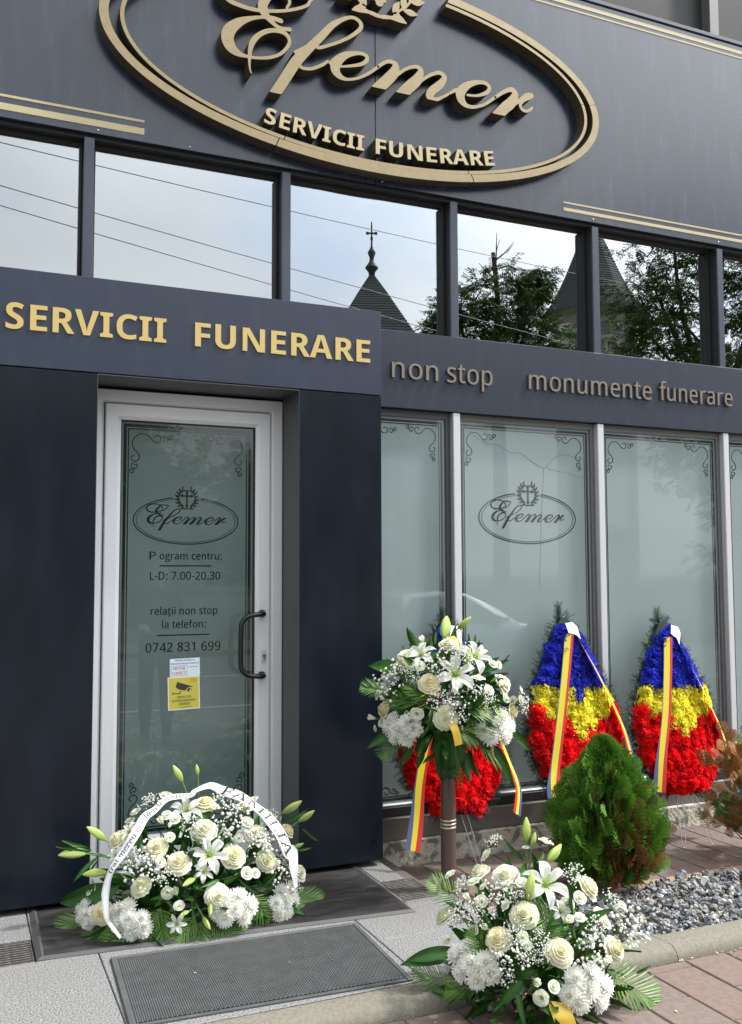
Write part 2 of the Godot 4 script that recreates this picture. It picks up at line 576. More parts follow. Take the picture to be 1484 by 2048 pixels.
# ------------------------------------------------------------------ flat shapes cut from strokes
# strokes: arrays of [x, y, half width] in millimetres; the union of them is cut out of a sheet from z0 to z1 (metres)
func cut(strokes: Array, cell: float, z0: float, z1: float, floor_y := -1e9, smooth_steps := 4) -> ArrayMesh:
	var lo := Vector2(1e9, 1e9)
	var hi := Vector2(-1e9, -1e9)
	var paths := []
	for s in strokes:
		var pts := []
		for i in range(0, s.size(), 3):
			pts.append(Vector3(s[i], s[i + 1], s[i + 2]))
		pts = smoothed(pts, smooth_steps) if smooth_steps > 1 else pts
		paths.append(pts)
		for q in pts:
			lo = lo.min(Vector2(q.x - q.z, q.y - q.z))
			hi = hi.max(Vector2(q.x + q.z, q.y + q.z))
	lo -= Vector2(cell, cell) * 2.0
	hi += Vector2(cell, cell) * 2.0
	var nx := int((hi.x - lo.x) / cell) + 2
	var ny := int((hi.y - lo.y) / cell) + 2
	var f := PackedFloat32Array()
	f.resize(nx * ny)
	f.fill(1e3)
	for pts in paths:
		for i in pts.size() - 1:
			var a: Vector3 = pts[i]
			var b: Vector3 = pts[i + 1]
			var r := maxf(a.z, b.z) + cell * 1.5
			var x0 := maxi(int((minf(a.x, b.x) - r - lo.x) / cell), 0)
			var x1 := mini(int((maxf(a.x, b.x) + r - lo.x) / cell) + 1, nx - 1)
			var y0 := maxi(int((minf(a.y, b.y) - r - lo.y) / cell), 0)
			var y1 := mini(int((maxf(a.y, b.y) + r - lo.y) / cell) + 1, ny - 1)
			var ab := Vector2(b.x - a.x, b.y - a.y)
			var l2 := maxf(ab.length_squared(), 1e-6)
			for y in range(y0, y1 + 1):
				for x in range(x0, x1 + 1):
					var q := Vector2(lo.x + x * cell - a.x, lo.y + y * cell - a.y)
					var t := clampf(q.dot(ab) / l2, 0.0, 1.0)
					var d := (q - ab * t).length() - lerpf(a.z, b.z, t)
					var at := y * nx + x
					if d < f[at]:
						f[at] = d
	if floor_y > -1e8:
		for y in ny:
			var d := floor_y - (lo.y + y * cell)
			if d > -2.0 * cell:
				for x in nx:
					f[y * nx + x] = maxf(f[y * nx + x], d)
	var m := MB.new()
	var wall := MB.new()
	var s := 0.001
	for y in ny - 1:
		var run := -1
		for x in nx:
			var inside := x < nx - 1 and f[y * nx + x] < 0 and f[y * nx + x + 1] < 0 and f[(y + 1) * nx + x] < 0 and f[(y + 1) * nx + x + 1] < 0
			if inside:
				if run < 0:
					run = x
				continue
			if run >= 0:
				var ax := (lo.x + run * cell) * s
				var bx := (lo.x + x * cell) * s
				var ay := (lo.y + y * cell) * s
				var by := (lo.y + (y + 1) * cell) * s
				m.quad(Vector3(ax, ay, z1), Vector3(ax, by, z1), Vector3(bx, by, z1), Vector3(bx, ay, z1))
				run = -1
			if x == nx - 1:
				continue
			var vals := [f[y * nx + x], f[y * nx + x + 1], f[(y + 1) * nx + x + 1], f[(y + 1) * nx + x]]
			if vals[0] >= 0 and vals[1] >= 0 and vals[2] >= 0 and vals[3] >= 0:
				continue
			var cor := [Vector2(x, y), Vector2(x + 1, y), Vector2(x + 1, y + 1), Vector2(x, y + 1)]
			var poly := []
			var cuts := []
			for k in 4:
				var k2 := (k + 1) % 4
				if vals[k] < 0:
					poly.append(lo + cor[k] * cell)
				if (vals[k] < 0) != (vals[k2] < 0):
					var w: Vector2 = cor[k].lerp(cor[k2], vals[k] / (vals[k] - vals[k2]))
					poly.append(lo + w * cell)
					cuts.append([poly.size() - 1, vals[k] < 0])
			var n := poly.size()
			if n < 3:
				continue
			for k in range(1, n - 1):
				m.tri(Vector3(poly[0].x * s, poly[0].y * s, z1), Vector3(poly[k + 1].x * s, poly[k + 1].y * s, z1), Vector3(poly[k].x * s, poly[k].y * s, z1))
			for c in cuts:
				if c[1]:
					var a: Vector2 = poly[c[0]] * s
					var b: Vector2 = poly[(c[0] + 1) % n] * s
					wall.quad(Vector3(a.x, a.y, z1), Vector3(b.x, b.y, z1), Vector3(b.x, b.y, z0), Vector3(a.x, a.y, z0))
	return pair(m, M.gold, wall, M.gold_shaded)

func ring_band(c: Vector2, a: float, b: float, w: float, g0: float, g1: float, z0: float, z1: float, n := 96) -> ArrayMesh:
	var m := MB.new()
	var wall := MB.new()
	var inn := []
	var outr := []
	for i in n + 1:
		var g := lerpf(g0, g1, float(i) / n)
		inn.append(c + Vector2((a - w) * cos(g), (b - w) * sin(g)))
		outr.append(c + Vector2((a + w) * cos(g), (b + w) * sin(g)))
	var V := func(q: Vector2, z: float) -> Vector3: return Vector3(q.x, q.y, z)
	for i in n:
		m.quad(V.call(inn[i], z1), V.call(inn[i + 1], z1), V.call(outr[i + 1], z1), V.call(outr[i], z1))
		wall.quad(V.call(outr[i], z1), V.call(outr[i + 1], z1), V.call(outr[i + 1], z0), V.call(outr[i], z0))
		wall.quad(V.call(inn[i + 1], z1), V.call(inn[i], z1), V.call(inn[i], z0), V.call(inn[i + 1], z0))
	wall.quad(V.call(inn[0], z1), V.call(outr[0], z1), V.call(outr[0], z0), V.call(inn[0], z0))
	wall.quad(V.call(outr[n], z1), V.call(inn[n], z1), V.call(inn[n], z0), V.call(outr[n], z0))
	return pair(m, M.gold, wall, M.gold_shaded)

# ------------------------------------------------------------------ lettering
func font(face: String, weight := 400) -> SystemFont:
	var key := face + str(weight)
	if not shared.has(key):
		var f := SystemFont.new()
		f.font_names = PackedStringArray([face])
		f.font_weight = weight
		shared[key] = f
	return shared[key]

func glyph(ch: String, f: SystemFont, depth: float) -> TextMesh:
	var key := "%s|%s|%d|%f" % [ch, f.font_names[0], f.font_weight, depth]
	if not glyphs.has(key):
		var t := TextMesh.new()
		t.text = ch
		t.font = f
		t.font_size = 64
		t.pixel_size = 0.01
		t.depth = depth
		t.curve_step = 1.2
		t.horizontal_alignment = HORIZONTAL_ALIGNMENT_LEFT
		glyphs[key] = t
	return glyphs[key]

# each letter a mesh of its own: returns [[char, pen x, glyph]], ink left, ink right, baseline, cap height
func set_type(text: String, f: SystemFont) -> Dictionary:
	var cap := glyph("H", f, 0.02).get_aabb()
	var out := []
	var l := 1e9
	var r := -1e9
	for i in text.length():
		var x := f.get_string_size(text.left(i), HORIZONTAL_ALIGNMENT_LEFT, -1, 64).x * 0.01
		if text[i] == " ":
			continue
		var g := glyph(text[i], f, 0.02)
		var bb := g.get_aabb()
		l = minf(l, x + bb.position.x)
		r = maxf(r, x + bb.end.x)
		out.append([text[i], x, g])
	return {"g": out, "l": l, "r": r, "base": cap.position.y, "cap": cap.size.y}

# text in the x-y plane between x0 and x1, standing on y with capitals cap high, its back at z
func lettering(parent: Node3D, called: String, text: String, f: SystemFont, x0: float, x1: float, y: float, cap: float, z: float, depth: float, m: Material, bend := 0.0, mid := 0.0, back: Material = null) -> void:
	var t := set_type(text, f)
	var sx: float = (x1 - x0) / (t.r - t.l)
	var sy: float = cap / t.cap
	for g in t.g:
		var px: float = x0 + (g[1] - t.l) * sx
		var b := Basis.from_scale(Vector3(sx, sy, depth / 0.02))
		var at := Vector3(px, y - t.base * sy, z + depth * 0.5)
		if bend != 0.0:
			var w: float = g[2].get_aabb().get_center().x * sx
			var cx := px + w
			var a := atan(2.0 * bend * (cx - mid))
			var o := Vector3(cx, y + bend * (cx - mid) * (cx - mid), z + depth * 0.5)
			var rot := Basis(Vector3.BACK, a)
			at = o + rot * Vector3(-w, -t.base * sy, 0)
			b = rot * b
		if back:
			# return behind the gold face, its shade put into the colour
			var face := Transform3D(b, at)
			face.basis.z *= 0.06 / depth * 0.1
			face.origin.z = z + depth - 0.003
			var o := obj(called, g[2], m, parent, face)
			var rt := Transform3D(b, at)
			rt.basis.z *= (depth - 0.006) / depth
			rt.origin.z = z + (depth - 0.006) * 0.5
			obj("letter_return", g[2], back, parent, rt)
			continue
		obj(called, g[2], m, parent, Transform3D(b, at))

# the same as one mesh, for print
func printed(text: String, f: SystemFont, x0: float, x1: float, y: float, cap: float, z: float, depth: float, skew := 0.0) -> ArrayMesh:
	var t := set_type(text, f)
	var sx: float = (x1 - x0) / (t.r - t.l)
	var sy: float = cap / t.cap
	var st := SurfaceTool.new()
	st.begin(Mesh.PRIMITIVE_TRIANGLES)
	for g in t.g:
		var b := Basis(Vector3(sx, 0, 0), Vector3(skew * sy, sy, 0), Vector3(0, 0, depth / 0.02))
		st.append_from(g[2], 0, Transform3D(b, Vector3(x0 + (g[1] - t.l) * sx, y - t.base * sy, z + depth * 0.5)))
	return st.commit()

# ------------------------------------------------------------------ the script word and the laurel, in millimetres about the middle of the oval
const SCRIPT := {
	"E": [[-549, 152, 12, -610, 148, 11, -665, 180, 15, -703, 228, 27, -694, 286, 26, -606, 389, 13, -530, 401, 9, -478, 398, 10, -410, 384, 9, -429, 346, 9, -447, 317, 9, -504, 284, 9, -583, 252, 9, -682, 227, 10, -759, 217, 11, -834, 221, 12, -900, 238, 14, -940, 290, 17, -925, 358, 15, -842, 414, 10, -724, 422, 9, -607, 389, 9, -550, 320, 9, -568, 272, 6],
		[-600, 189, 13, -650, 193, 13, -707, 185, 9, -776, 161, 13, -840, 124, 24, -889, 74, 33, -904, 26, 35, -889, -21, 31, -850, -50, 20, -798, -59, 9, -738, -55, 8, -667, -37, 9, -606, -4, 9, -562, 47, 10, -550, 88, 10, -570, 119, 12, -613, 128, 12, -668, 117, 13, -722, 83, 14, -760, 36, 16, -775, -10, 13, -779, -49, 10, -780, -90, 7, -777, -126, 5, -768, -150, 3]],
	"f": [[-648, -258, 30, -631, -232, 30, -569, -126, 30, -506, -18, 30, -426, 79, 24, -361, 156, 22, -296, 236, 18, -229, 288, 12, -171, 314, 10, -126, 301, 12, -116, 267, 12, -154, 221, 11, -229, 163, 9, -312, 116, 9, -378, 85, 9, -418, 95, 8, -518, 29, 8], [-522, -31, 16, -500, -34, 13, -474, -54, 9, -418, -46, 9, -361, -14, 9, -320, 19, 8]],
	"e": [[-310, 11, 8, -272, 43, 14], [-242, 5, 6, -179, 23, 8, -112, 49, 11, -79, 81, 12, -87, 107, 11, -138, 108, 11, -213, 79, 20, -266, 27, 29, -276, -19, 28, -250, -52, 18, -205, -62, 9, -138, -41, 8, -70, 2, 9, -10, 54, 9]],
	"m": [[-7, 56, 9, 16, 78, 10, 59, 103, 11, 103, 95, 16, 93, 43, 30, 43, -18, 33, -8, -72, 33, -30, -97, 32], [96, 14, 8, 122, 41, 9, 174, 84, 9, 237, 110, 11, 269, 94, 16, 245, 34, 31, 192, -23, 34, 143, -76, 33, 121, -102, 33], [256, 11, 8, 282, 40, 8, 335, 82, 10, 394, 107, 12, 427, 85, 16, 398, 37, 23, 343, -16, 26, 325, -53, 23, 361, -66, 13, 415, -38, 8, 449, -14, 8]],
	"e2": [[461, -5, 8, 504, 24, 11], [582, 9, 7, 647, 18, 8, 713, 49, 12, 738, 84, 12, 714, 109, 12, 658, 105, 13, 588, 73, 21, 538, 21, 30, 538, -25, 27, 572, -57, 15, 628, -57, 10, 703, -25, 9, 776, 34, 10]],
	"r": [[780, 37, 10, 849, 88, 12, 898, 108, 16, 923, 84, 21, 893, 26, 33, 847, -18, 34, 803, -66, 34, 774, -97, 34], [883, -11, 9, 955, 52, 11, 1005, 94, 14, 1042, 101, 14, 1030, 83, 10, 985, 57, 9, 958, 23, 10, 976, -6, 10, 1013, -5, 9, 1044, 21, 9]],
}
const FLOORS := {"E": -1e9, "f": -232.0, "e": -1e9, "m": -72.0, "e2": -1e9, "r": -70.0}

func laurel_strokes() -> Array:
	var out := []
	for s in [-1.0, 1.0]:
		var stem := []
		stem.append_array([-130.0 * s, -270.0, 5.0, -60.0 * s, -258.0, 10.0, 20.0 * s, -268.0, 10.0, 120.0 * s, -240.0, 9.0])
		for k in 8:
			var g := lerpf(-60.0, 62.0, k / 7.0)
			stem.append_array([s * 235.0 * cos(deg_to_rad(g)), 245.0 * sin(deg_to_rad(g)), 7.0])
		out.append(stem)
		for k in 8:
			var g := deg_to_rad(lerpf(-70.0, 58.0, k / 7.0))
			var at := Vector2(235.0 * cos(g), 245.0 * sin(g))
			var tang := Vector2(-sin(g), cos(g))
			for e in [-1.0, 1.0]:
				var d := tang.rotated(-e * 0.75) if e > 0 else tang.rotated(0.7)
				var a := at + d * 12.0
				var l := 92.0 if e > 0 else 84.0
				out.append([s * a.x, a.y, 4.0, s * (a.x + d.x * l * 0.3), a.y + d.y * l * 0.3, 17.0, s * (a.x + d.x * l * 0.55), a.y + d.y * l * 0.55, 19.0, s * (a.x + d.x * l), a.y + d.y * l, 2.0])
	return out

func cross_strokes() -> Array:
	var out := [[0.0, -190.0, 24.0, 0.0, -120.0, 19.0, 0.0, 20.0, 18.0, 0.0, 110.0, 22.0, 0.0, 160.0, 14.0], [-110.0, 60.0, 20.0, -50.0, 58.0, 15.0, 50.0, 58.0, 15.0, 110.0, 60.0, 20.0]]
	for q in [[0, 185], [-140, 60], [140, 60], [0, -215]]:
		out.append([q[0] - 3.0, q[1], 22.0, q[0] + 3.0, q[1], 22.0])
	for q in [[28, 160], [-28, 160], [-118, 90], [-118, 32], [118, 90], [118, 32], [28, -195], [-28, -195]]:
		out.append([q[0] - 2.0, q[1], 13.0, q[0] + 2.0, q[1], 13.0])
	return out

func build_oval_sign() -> void:
	var s := thing("oval_sign", "raised gold oval sign with script lettering and laurel above the upper windows", "sign", Vector3(0.103, 4.4, 0))
	for k in SCRIPT:
		var m := cut(SCRIPT[k], 6.0, 0.002, 0.085, FLOORS[k])
		shared["script_" + k] = m
		obj("script_letter", m, null, s)
	lettering(s, "small_letter", "SERVICII", font("Droid Sans", 700), -0.696, -0.100, -0.465, 0.089, 0.002, 0.083, M.stripe, 0.115, 0.0, M.gold_shaded)
	lettering(s, "small_letter", "FUNERARE", font("Droid Sans", 700), -0.025, 0.772, -0.465, 0.089, 0.002, 0.083, M.stripe, 0.115, 0.0, M.gold_shaded)
	var gap := 0.31
	# each band is made of sections that butt at visible joints
	var cuts := [PI / 2 + gap, 2.3, 4.31, 5.13, TAU + 0.18, TAU + PI / 2 - gap]
	for i in cuts.size() - 1:
		obj("outer_band", ring_band(Vector2(-0.013, 0.028), 1.543, 0.582, 0.024, cuts[i] + 0.002, cuts[i + 1] - 0.002, 0.002, 0.085, 40), null, s)
		obj("inner_band", ring_band(Vector2(-0.006, 0.023), 1.457, 0.543, 0.0105, cuts[i] + 0.002, cuts[i + 1] - 0.002, 0.002, 0.085, 40), null, s)
	shared.laurel = cut(laurel_strokes(), 6.0, 0.002, 0.085)
	shared.cross = cut(cross_strokes(), 6.0, 0.002, 0.085)
	obj("laurel", shared.laurel, null, s, placed(Vector3(0.002, 0.63, 0)))
	obj("cross", shared.cross, null, s, placed(Vector3(0.002, 0.66, 0)))

# the same emblem as flat cut-outs in the frosted film of a pane
func film_emblem(parent: Node3D, at: Vector3, w: float) -> void:
	var k := w / 1.87
	var kk := w / 0.276 * 0.209
	var z := 0.014
	for q in SCRIPT:
		obj("script_letter", shared["script_" + q], M.film_line, parent, Transform3D(Basis.from_scale(Vector3(kk, kk, z)), at + Vector3(-0.012 * w / 0.276, -0.004, 0)))
	for e in [[1.0, 1.0, 0.011], [0.945, 0.93, 0.0045]]:
		obj("oval_line", ring_band(Vector2.ZERO, w * e[0], w * 0.445 * e[1], e[2] * w * 0.85, PI / 2 + 0.27, TAU + PI / 2 - 0.27, 0.0, 0.0012, 64), M.film_line, parent, placed(at))
	var lk := w / 0.276 * 0.0605 / 0.29
	for q in ["laurel", "cross"]:
		obj(q, shared[q], M.film_line, parent, Transform3D(Basis.from_scale(Vector3(lk, lk, z)), at + Vector3(0, 0.118 * w / 0.276, 0)))

# ------------------------------------------------------------------ the shop front
const FILM := 0.0012

func film_border(parent: Node3D, x0: float, x1: float, y0: float, y1: float, z: float) -> void:
	for e in [[0.0150, 0.0295], [0.0362, 0.0418]]:
		var a: float = e[0]
		var b: float = e[1]
		var m := MB.new()
		m.box(placed(Vector3(x0 + (a + b) / 2, (y0 + y1) / 2, z + FILM / 2)), Vector3(b - a, y1 - y0 - 2 * a, FILM))
		m.box(placed(Vector3(x1 - (a + b) / 2, (y0 + y1) / 2, z + FILM / 2)), Vector3(b - a, y1 - y0 - 2 * a, FILM))
		m.box(placed(Vector3((x0 + x1) / 2, y1 - (a + b) / 2, z + FILM / 2)), Vector3(x1 - x0 - 2 * b, b - a, FILM))
		m.box(placed(Vector3((x0 + x1) / 2, y0 + (a + b) / 2, z + FILM / 2)), Vector3(x1 - x0 - 2 * b, b - a, FILM))
		obj("border_line", m.mesh(), M.film_line, parent)

func scrolls(parent: Node3D, x0: float, x1: float, y0: float, y1: float, z: float, k := 1.0) -> void:
	if not shared.has("scroll"):
		# one corner, origin at the inner border's corner, x to the middle, y down
		var raw := [[850, 240, 870, 210, 915, 195, 960, 215, 985, 260, 990, 310, 965, 360, 900, 388, 830, 370, 770, 320, 720, 255, 650, 205, 560, 178, 470, 180, 380, 225, 300, 310, 262, 410, 275, 520, 330, 605, 400, 670, 440, 740, 440, 810, 400, 875, 330, 900, 270, 875, 240, 820, 250, 770, 310, 748],
			[1035, 265, 1060, 230, 1100, 218, 1150, 245, 1175, 290, 1165, 340, 1120, 365, 1080, 345, 1072, 310, 1092, 298], [1180, 280, 1230, 295, 1280, 270, 1290, 225, 1255, 195, 1210, 205, 1205, 240, 1225, 250],
			[295, 940, 255, 970, 245, 1020, 270, 1070, 320, 1090, 375, 1070, 395, 1025, 375, 985, 345, 980, 330, 1000], [300, 1095, 305, 1150, 280, 1195, 240, 1200, 205, 1165, 215, 1115, 250, 1105, 265, 1130]]
		var st := []
		for r in raw:
			var s := []
			for i in range(0, r.size(), 2):
				s.append_array([(r[i] - 190) * 0.198, -(r[i + 1] - 80) * 0.198, 2.2])
			st.append(s)
		shared.scroll = cut(st, 1.7, 0.0, FILM)
	var i := 0.044
	for q in [[x0 + i, y1 - i, 0.0], [x1 - i, y1 - i, -PI / 2], [x1 - i, y0 + i, PI], [x0 + i, y0 + i, PI / 2]]:
		obj("corner_scroll", shared.scroll, M.film_line, parent, Transform3D(Basis(Vector3.BACK, q[2]) * Basis.from_scale(Vector3(k, k, 1)), Vector3(q[0], q[1], z)))

func build_shop() -> void:
	var b := thing("shop_building", "dark navy funeral parlour front with mirrored upper windows and frosted shop windows", "building")
	# the cladding above the upper windows: panels that meet at thin seams
	for e in [[-3.9, 0.1115], [0.1145, 5.6]]:
		obj("cladding_panel", slab(e[0], e[1], 3.795, 5.285, -0.05, 0.0, 0.002), M.panel, b)
	obj("backing_wall", slab(-3.9, 5.6, 3.80, 5.28, -0.30, -0.056), M.dark, b)
	obj("roof_capping", slab(-3.9, 5.6, 5.287, 5.315, -0.20, 0.012, 0.003), M.mullion_dark, b)
	for e in [[-3.9, -1.224, 3.833, 3.868], [-3.9, -1.224, 3.900, 3.913], [1.4295, 5.6, 3.839, 3.860], [1.4295, 5.6, 3.8875, 3.8985], [0.55, 5.6, 5.226, 5.251], [0.55, 5.6, 5.192, 5.202], [-3.9, -0.35, 5.226, 5.251], [-3.9, -0.35, 5.192, 5.202]]:
		obj("gold_stripe", slab(e[0], e[1], e[2], e[3], 0.0005, 0.003), M.stripe, b)
	# storey above: dark glazing set back behind the capping
	for e in [[-3.9, -1.05], [-1.0, 0.90], [0.95, 2.857], [2.943, 5.6]]:
		obj("upper_glazing", slab(e[0], e[1], 5.29, 6.5, -0.26, -0.24), M.upper_glass, b)
	for x in [-1.05, 0.90, 2.857]:
		obj("glazing_bar", slab(x, x + (0.086 if x > 2 else 0.05), 5.29, 6.5, -0.26, -0.16, 0.003), M.alu_dull, b)
	obj("upper_wall", slab(-3.9, 5.6, 6.5, 6.62, -0.4, -0.2), M.mullion_dark, b)
	# upper windows
	var right := [-2.545, -1.475, -0.406, 0.661, 1.706, 2.761, 3.83, 4.9]
	obj("window_head", slab(-3.9, 5.6, 3.775, 3.794, -0.125, -0.030), M.dark, b)
	for i in right.size():
		obj("upper_mullion", slab(right[i] - 0.052, right[i], 2.80, 3.774, -0.022, -0.006, 0.003), M.mullion_dark, b)
		obj("mullion_shaded_side", slab(right[i] - 0.050, right[i] - 0.003, 2.80, 3.774, -0.13, -0.0225), M.dark, b)  # sides of the mullion, darkened in the colour to stand for shade
		if i < right.size() - 1:
			var w := Node3D.new()
			w.name = "upper_window"
			b.add_child(w, true)
			var x0: float = right[i] + 0.001
			var x1: float = right[i + 1] - 0.054
			obj("pane", slab(x0 + 0.014, x1 - 0.012, 2.82, 3.758, -0.106, -0.100), M.mirror, w)
			var f := MB.new()
			for q in [[x0, x0 + 0.014, 2.82, 3.774], [x1 - 0.012, x1, 2.82, 3.774], [x0 + 0.014, x1 - 0.012, 3.758, 3.774]]:
				f.box(placed(Vector3((q[0] + q[1]) / 2, (q[2] + q[3]) / 2, -0.1)), Vector3(q[1] - q[0], q[3] - q[2], 0.036))
			obj("window_frame", f.mesh(), M.dark, w)
	# the room behind them: shell and columns
	obj("room_wall", slab(-3.9, 5.6, 2.6, 3.9, -4.2, -4.1), M.inside, b)
	obj("room_ceiling", slab(-3.9, 5.6, 3.80, 3.9, -4.1, -0.31), M.inside, b)
	obj("room_floor", slab(-3.9, 5.6, 2.6, 2.7, -4.1, -0.14), M.inside, b)
	for x in [-3.95, 5.55]:
		obj("side_wall", slab(x, x + 0.1, -0.2, 5.28, -4.2, -0.06), M.inside, b)
	obj("back_wall", slab(-3.9, 5.6, -0.2, 6.6, -4.4, -4.21), M.inside, b)
	obj("roof", slab(-3.9, 5.6, 6.63, 6.7, -4.4, -0.22), M.dark, b)
	for x in [1.50, 1.985, 3.12, 4.25]:
		obj("inner_column", slab(x, x + 0.115, 2.7, 3.8, -0.72, -0.6), M.column, b)
	obj("inner_beam", slab(2.1, 5.5, 3.0, 3.14, -1.3, -1.2), M.column, b)
	# the fascia over the shop windows
	obj("side_fascia", slab(0.002, 5.6, 2.481, 2.936, -0.14, 0.0, 0.002), M.fascia_side_dimmed, b)
	obj("fascia_backing", slab(-3.9, 0.0, 2.481, 2.93, -0.14, 0.0), M.dark, b)
	# the entrance surround
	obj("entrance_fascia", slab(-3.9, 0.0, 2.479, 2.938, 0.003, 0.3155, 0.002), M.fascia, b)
	for e in [[-3.9, -1.483], [-0.464, 0.0]]:
		obj("entrance_pillar", slab(e[0], e[1], 0.03, 2.474, -0.05, 0.3155, 0.002), M.panel_low, b)
	obj("reveal", slab(-0.467, -0.4645, 0.02, 2.474, 0.03, 0.313), M.reveal, b)
	obj("reveal", slab(-1.4825, -1.480, 0.02, 2.474, 0.03, 0.313), M.reveal, b)
	obj("soffit", slab(-1.48, -0.467, 2.470, 2.4745, 0.03, 0.313), M.reveal, b)
	build_door(b)
	# lower windows
	var px := [[0.002, 0.615], [0.666, 1.666], [1.717, 2.718], [2.769, 3.77], [3.82, 4.82]]
	for i in px.size():
		var w := Node3D.new()
		w.name = "shop_window"
		b.add_child(w, true)
		var x0: float = px[i][0]
		var x1: float = px[i][1]
		var fx0 := x0 + 0.012
		var fx1 := x1 - 0.030
		obj("pane", slab(fx0, fx1, 0.215, 2.440, -0.070, -0.060), M.frost, w)
		var f := MB.new()
		for q in [[x0, fx0, 0.205, 2.479], [fx1, x1, 0.205, 2.479], [fx0, fx1, 2.440, 2.479]]:
			f.box(placed(Vector3((q[0] + q[1]) / 2, (q[2] + q[3]) / 2, -0.075)), Vector3(q[1] - q[0], q[3] - q[2], 0.06))
		obj("window_frame", f.mesh(), M.alu_dull if i > 0 else M.reveal, w)
		obj("glazing_bead", slab(fx0, fx1, 0.205, 0.215, -0.07, -0.035, 0.002), M.alu, w)
		film_border(w, fx0, fx1, 0.215, 2.440, -0.0600)
		if i > 0:
			scrolls(w, fx0, fx1, 0.215, 2.440, -0.0600)
		else:
			scrolls(w, fx0, fx1, 0.215, 2.440, -0.0600, 0.95)
		if i == 1:
			film_emblem(w, Vector3(1.168, 1.862, -0.0600), 0.352)
			var crack := [[711, 2425, 1.1, 790, 2356, 1.1, 875, 2315, 1.1, 961, 2307, 1.3, 1047, 2265, 1.3, 1115, 2269, 1.2, 1203, 2214, 1.2, 1288, 2181, 1.4, 1313, 2198, 1.2, 1349, 2233, 1.3, 1406, 2266, 1.1, 1488, 2266, 1.0, 1560, 2252, 1.0],
				[1288, 2181, 1.0, 1281, 2077, 0.9, 1268, 1907, 0.9, 1253, 1655, 0.8, 1243, 1420, 0.8], [1313, 2198, 1.1, 1333, 2173, 1.0, 1445, 2160, 1.0, 1568, 2135, 1.0, 1630, 2122, 1.0]]
			obj("crack", cut(crack, 1.6, 0.0, 0.0006, -1e9, 2), M.alu_dull, w, placed(Vector3(0, 0, -0.0599)))
	for e in [[0.616, 0.665], [1.667, 1.716], [2.719, 2.768], [3.771, 3.819]]:
		obj("shop_mullion", slab(e[0], e[1], 0.20, 2.4785, -0.10, -0.006, 0.004), M.silver, b)
	obj("bottom_rail", slab(0.002, 5.6, 0.150, 0.203, -0.11, -0.02, 0.003), M.dark, b)
	obj("flashing", slab(0.002, 5.6, 0.026, 0.148, -0.10, 0.008, 0.003), M.flashing, b)
	# plinth with flaked paint
	obj("plinth", slab(0.002, 5.6, -0.20, 0.024, -0.10, 0.032, 0.006), M.plinth, b)
	# screws and scuffs under the sign
	for x in [-1.46, -0.98, 0.155, 1.66, 2.72]:
		var s := MB.new()
		s.lathe(Transform3D(Basis(Vector3.RIGHT, PI / 2), Vector3(x, 3.815, 0.0)), [Vector2(0.0055, 0.0), Vector2(0.0055, 0.003), Vector2(0.0, 0.0045)], 8)
		obj("screw", s.mesh(), M.chrome, b)
	# lettering
	var gs := thing("entrance_lettering", "flat yellow gold capitals reading servicii funerare over the entrance", "sign")
	lettering(gs, "letter", "SERVICII", font("Droid Sans", 700), -1.898, -1.160, 2.652, 0.120, 0.3157, 0.006, M.gold_flat)
	lettering(gs, "letter", "FUNERARE", font("Droid Sans", 700), -1.017, -0.066, 2.650, 0.120, 0.3157, 0.006, M.gold_flat)
	var ns := thing("fascia_lettering", "raised grey bronze lower-case words non stop on the side fascia", "sign")
	lettering(ns, "letter", "non", font("Droid Sans"), 0.2066, 0.508, 2.656, 0.121, 0.0, 0.014, M.bronze)
	lettering(ns, "letter", "stop", font("Droid Sans"), 0.568, 0.880, 2.656, 0.121, 0.0, 0.014, M.bronze)
	var ms := thing("fascia_lettering", "raised grey bronze lower-case words monumente funerare on the side fascia", "sign")
	lettering(ms, "letter", "monumente", font("Droid Sans"), 1.141, 2.095, 2.659, 0.121, 0.0, 0.014, M.bronze)
	lettering(ms, "letter", "funerare", font("Droid Sans"), 2.160, 2.793, 2.664, 0.121, 0.0, 0.014, M.bronze)

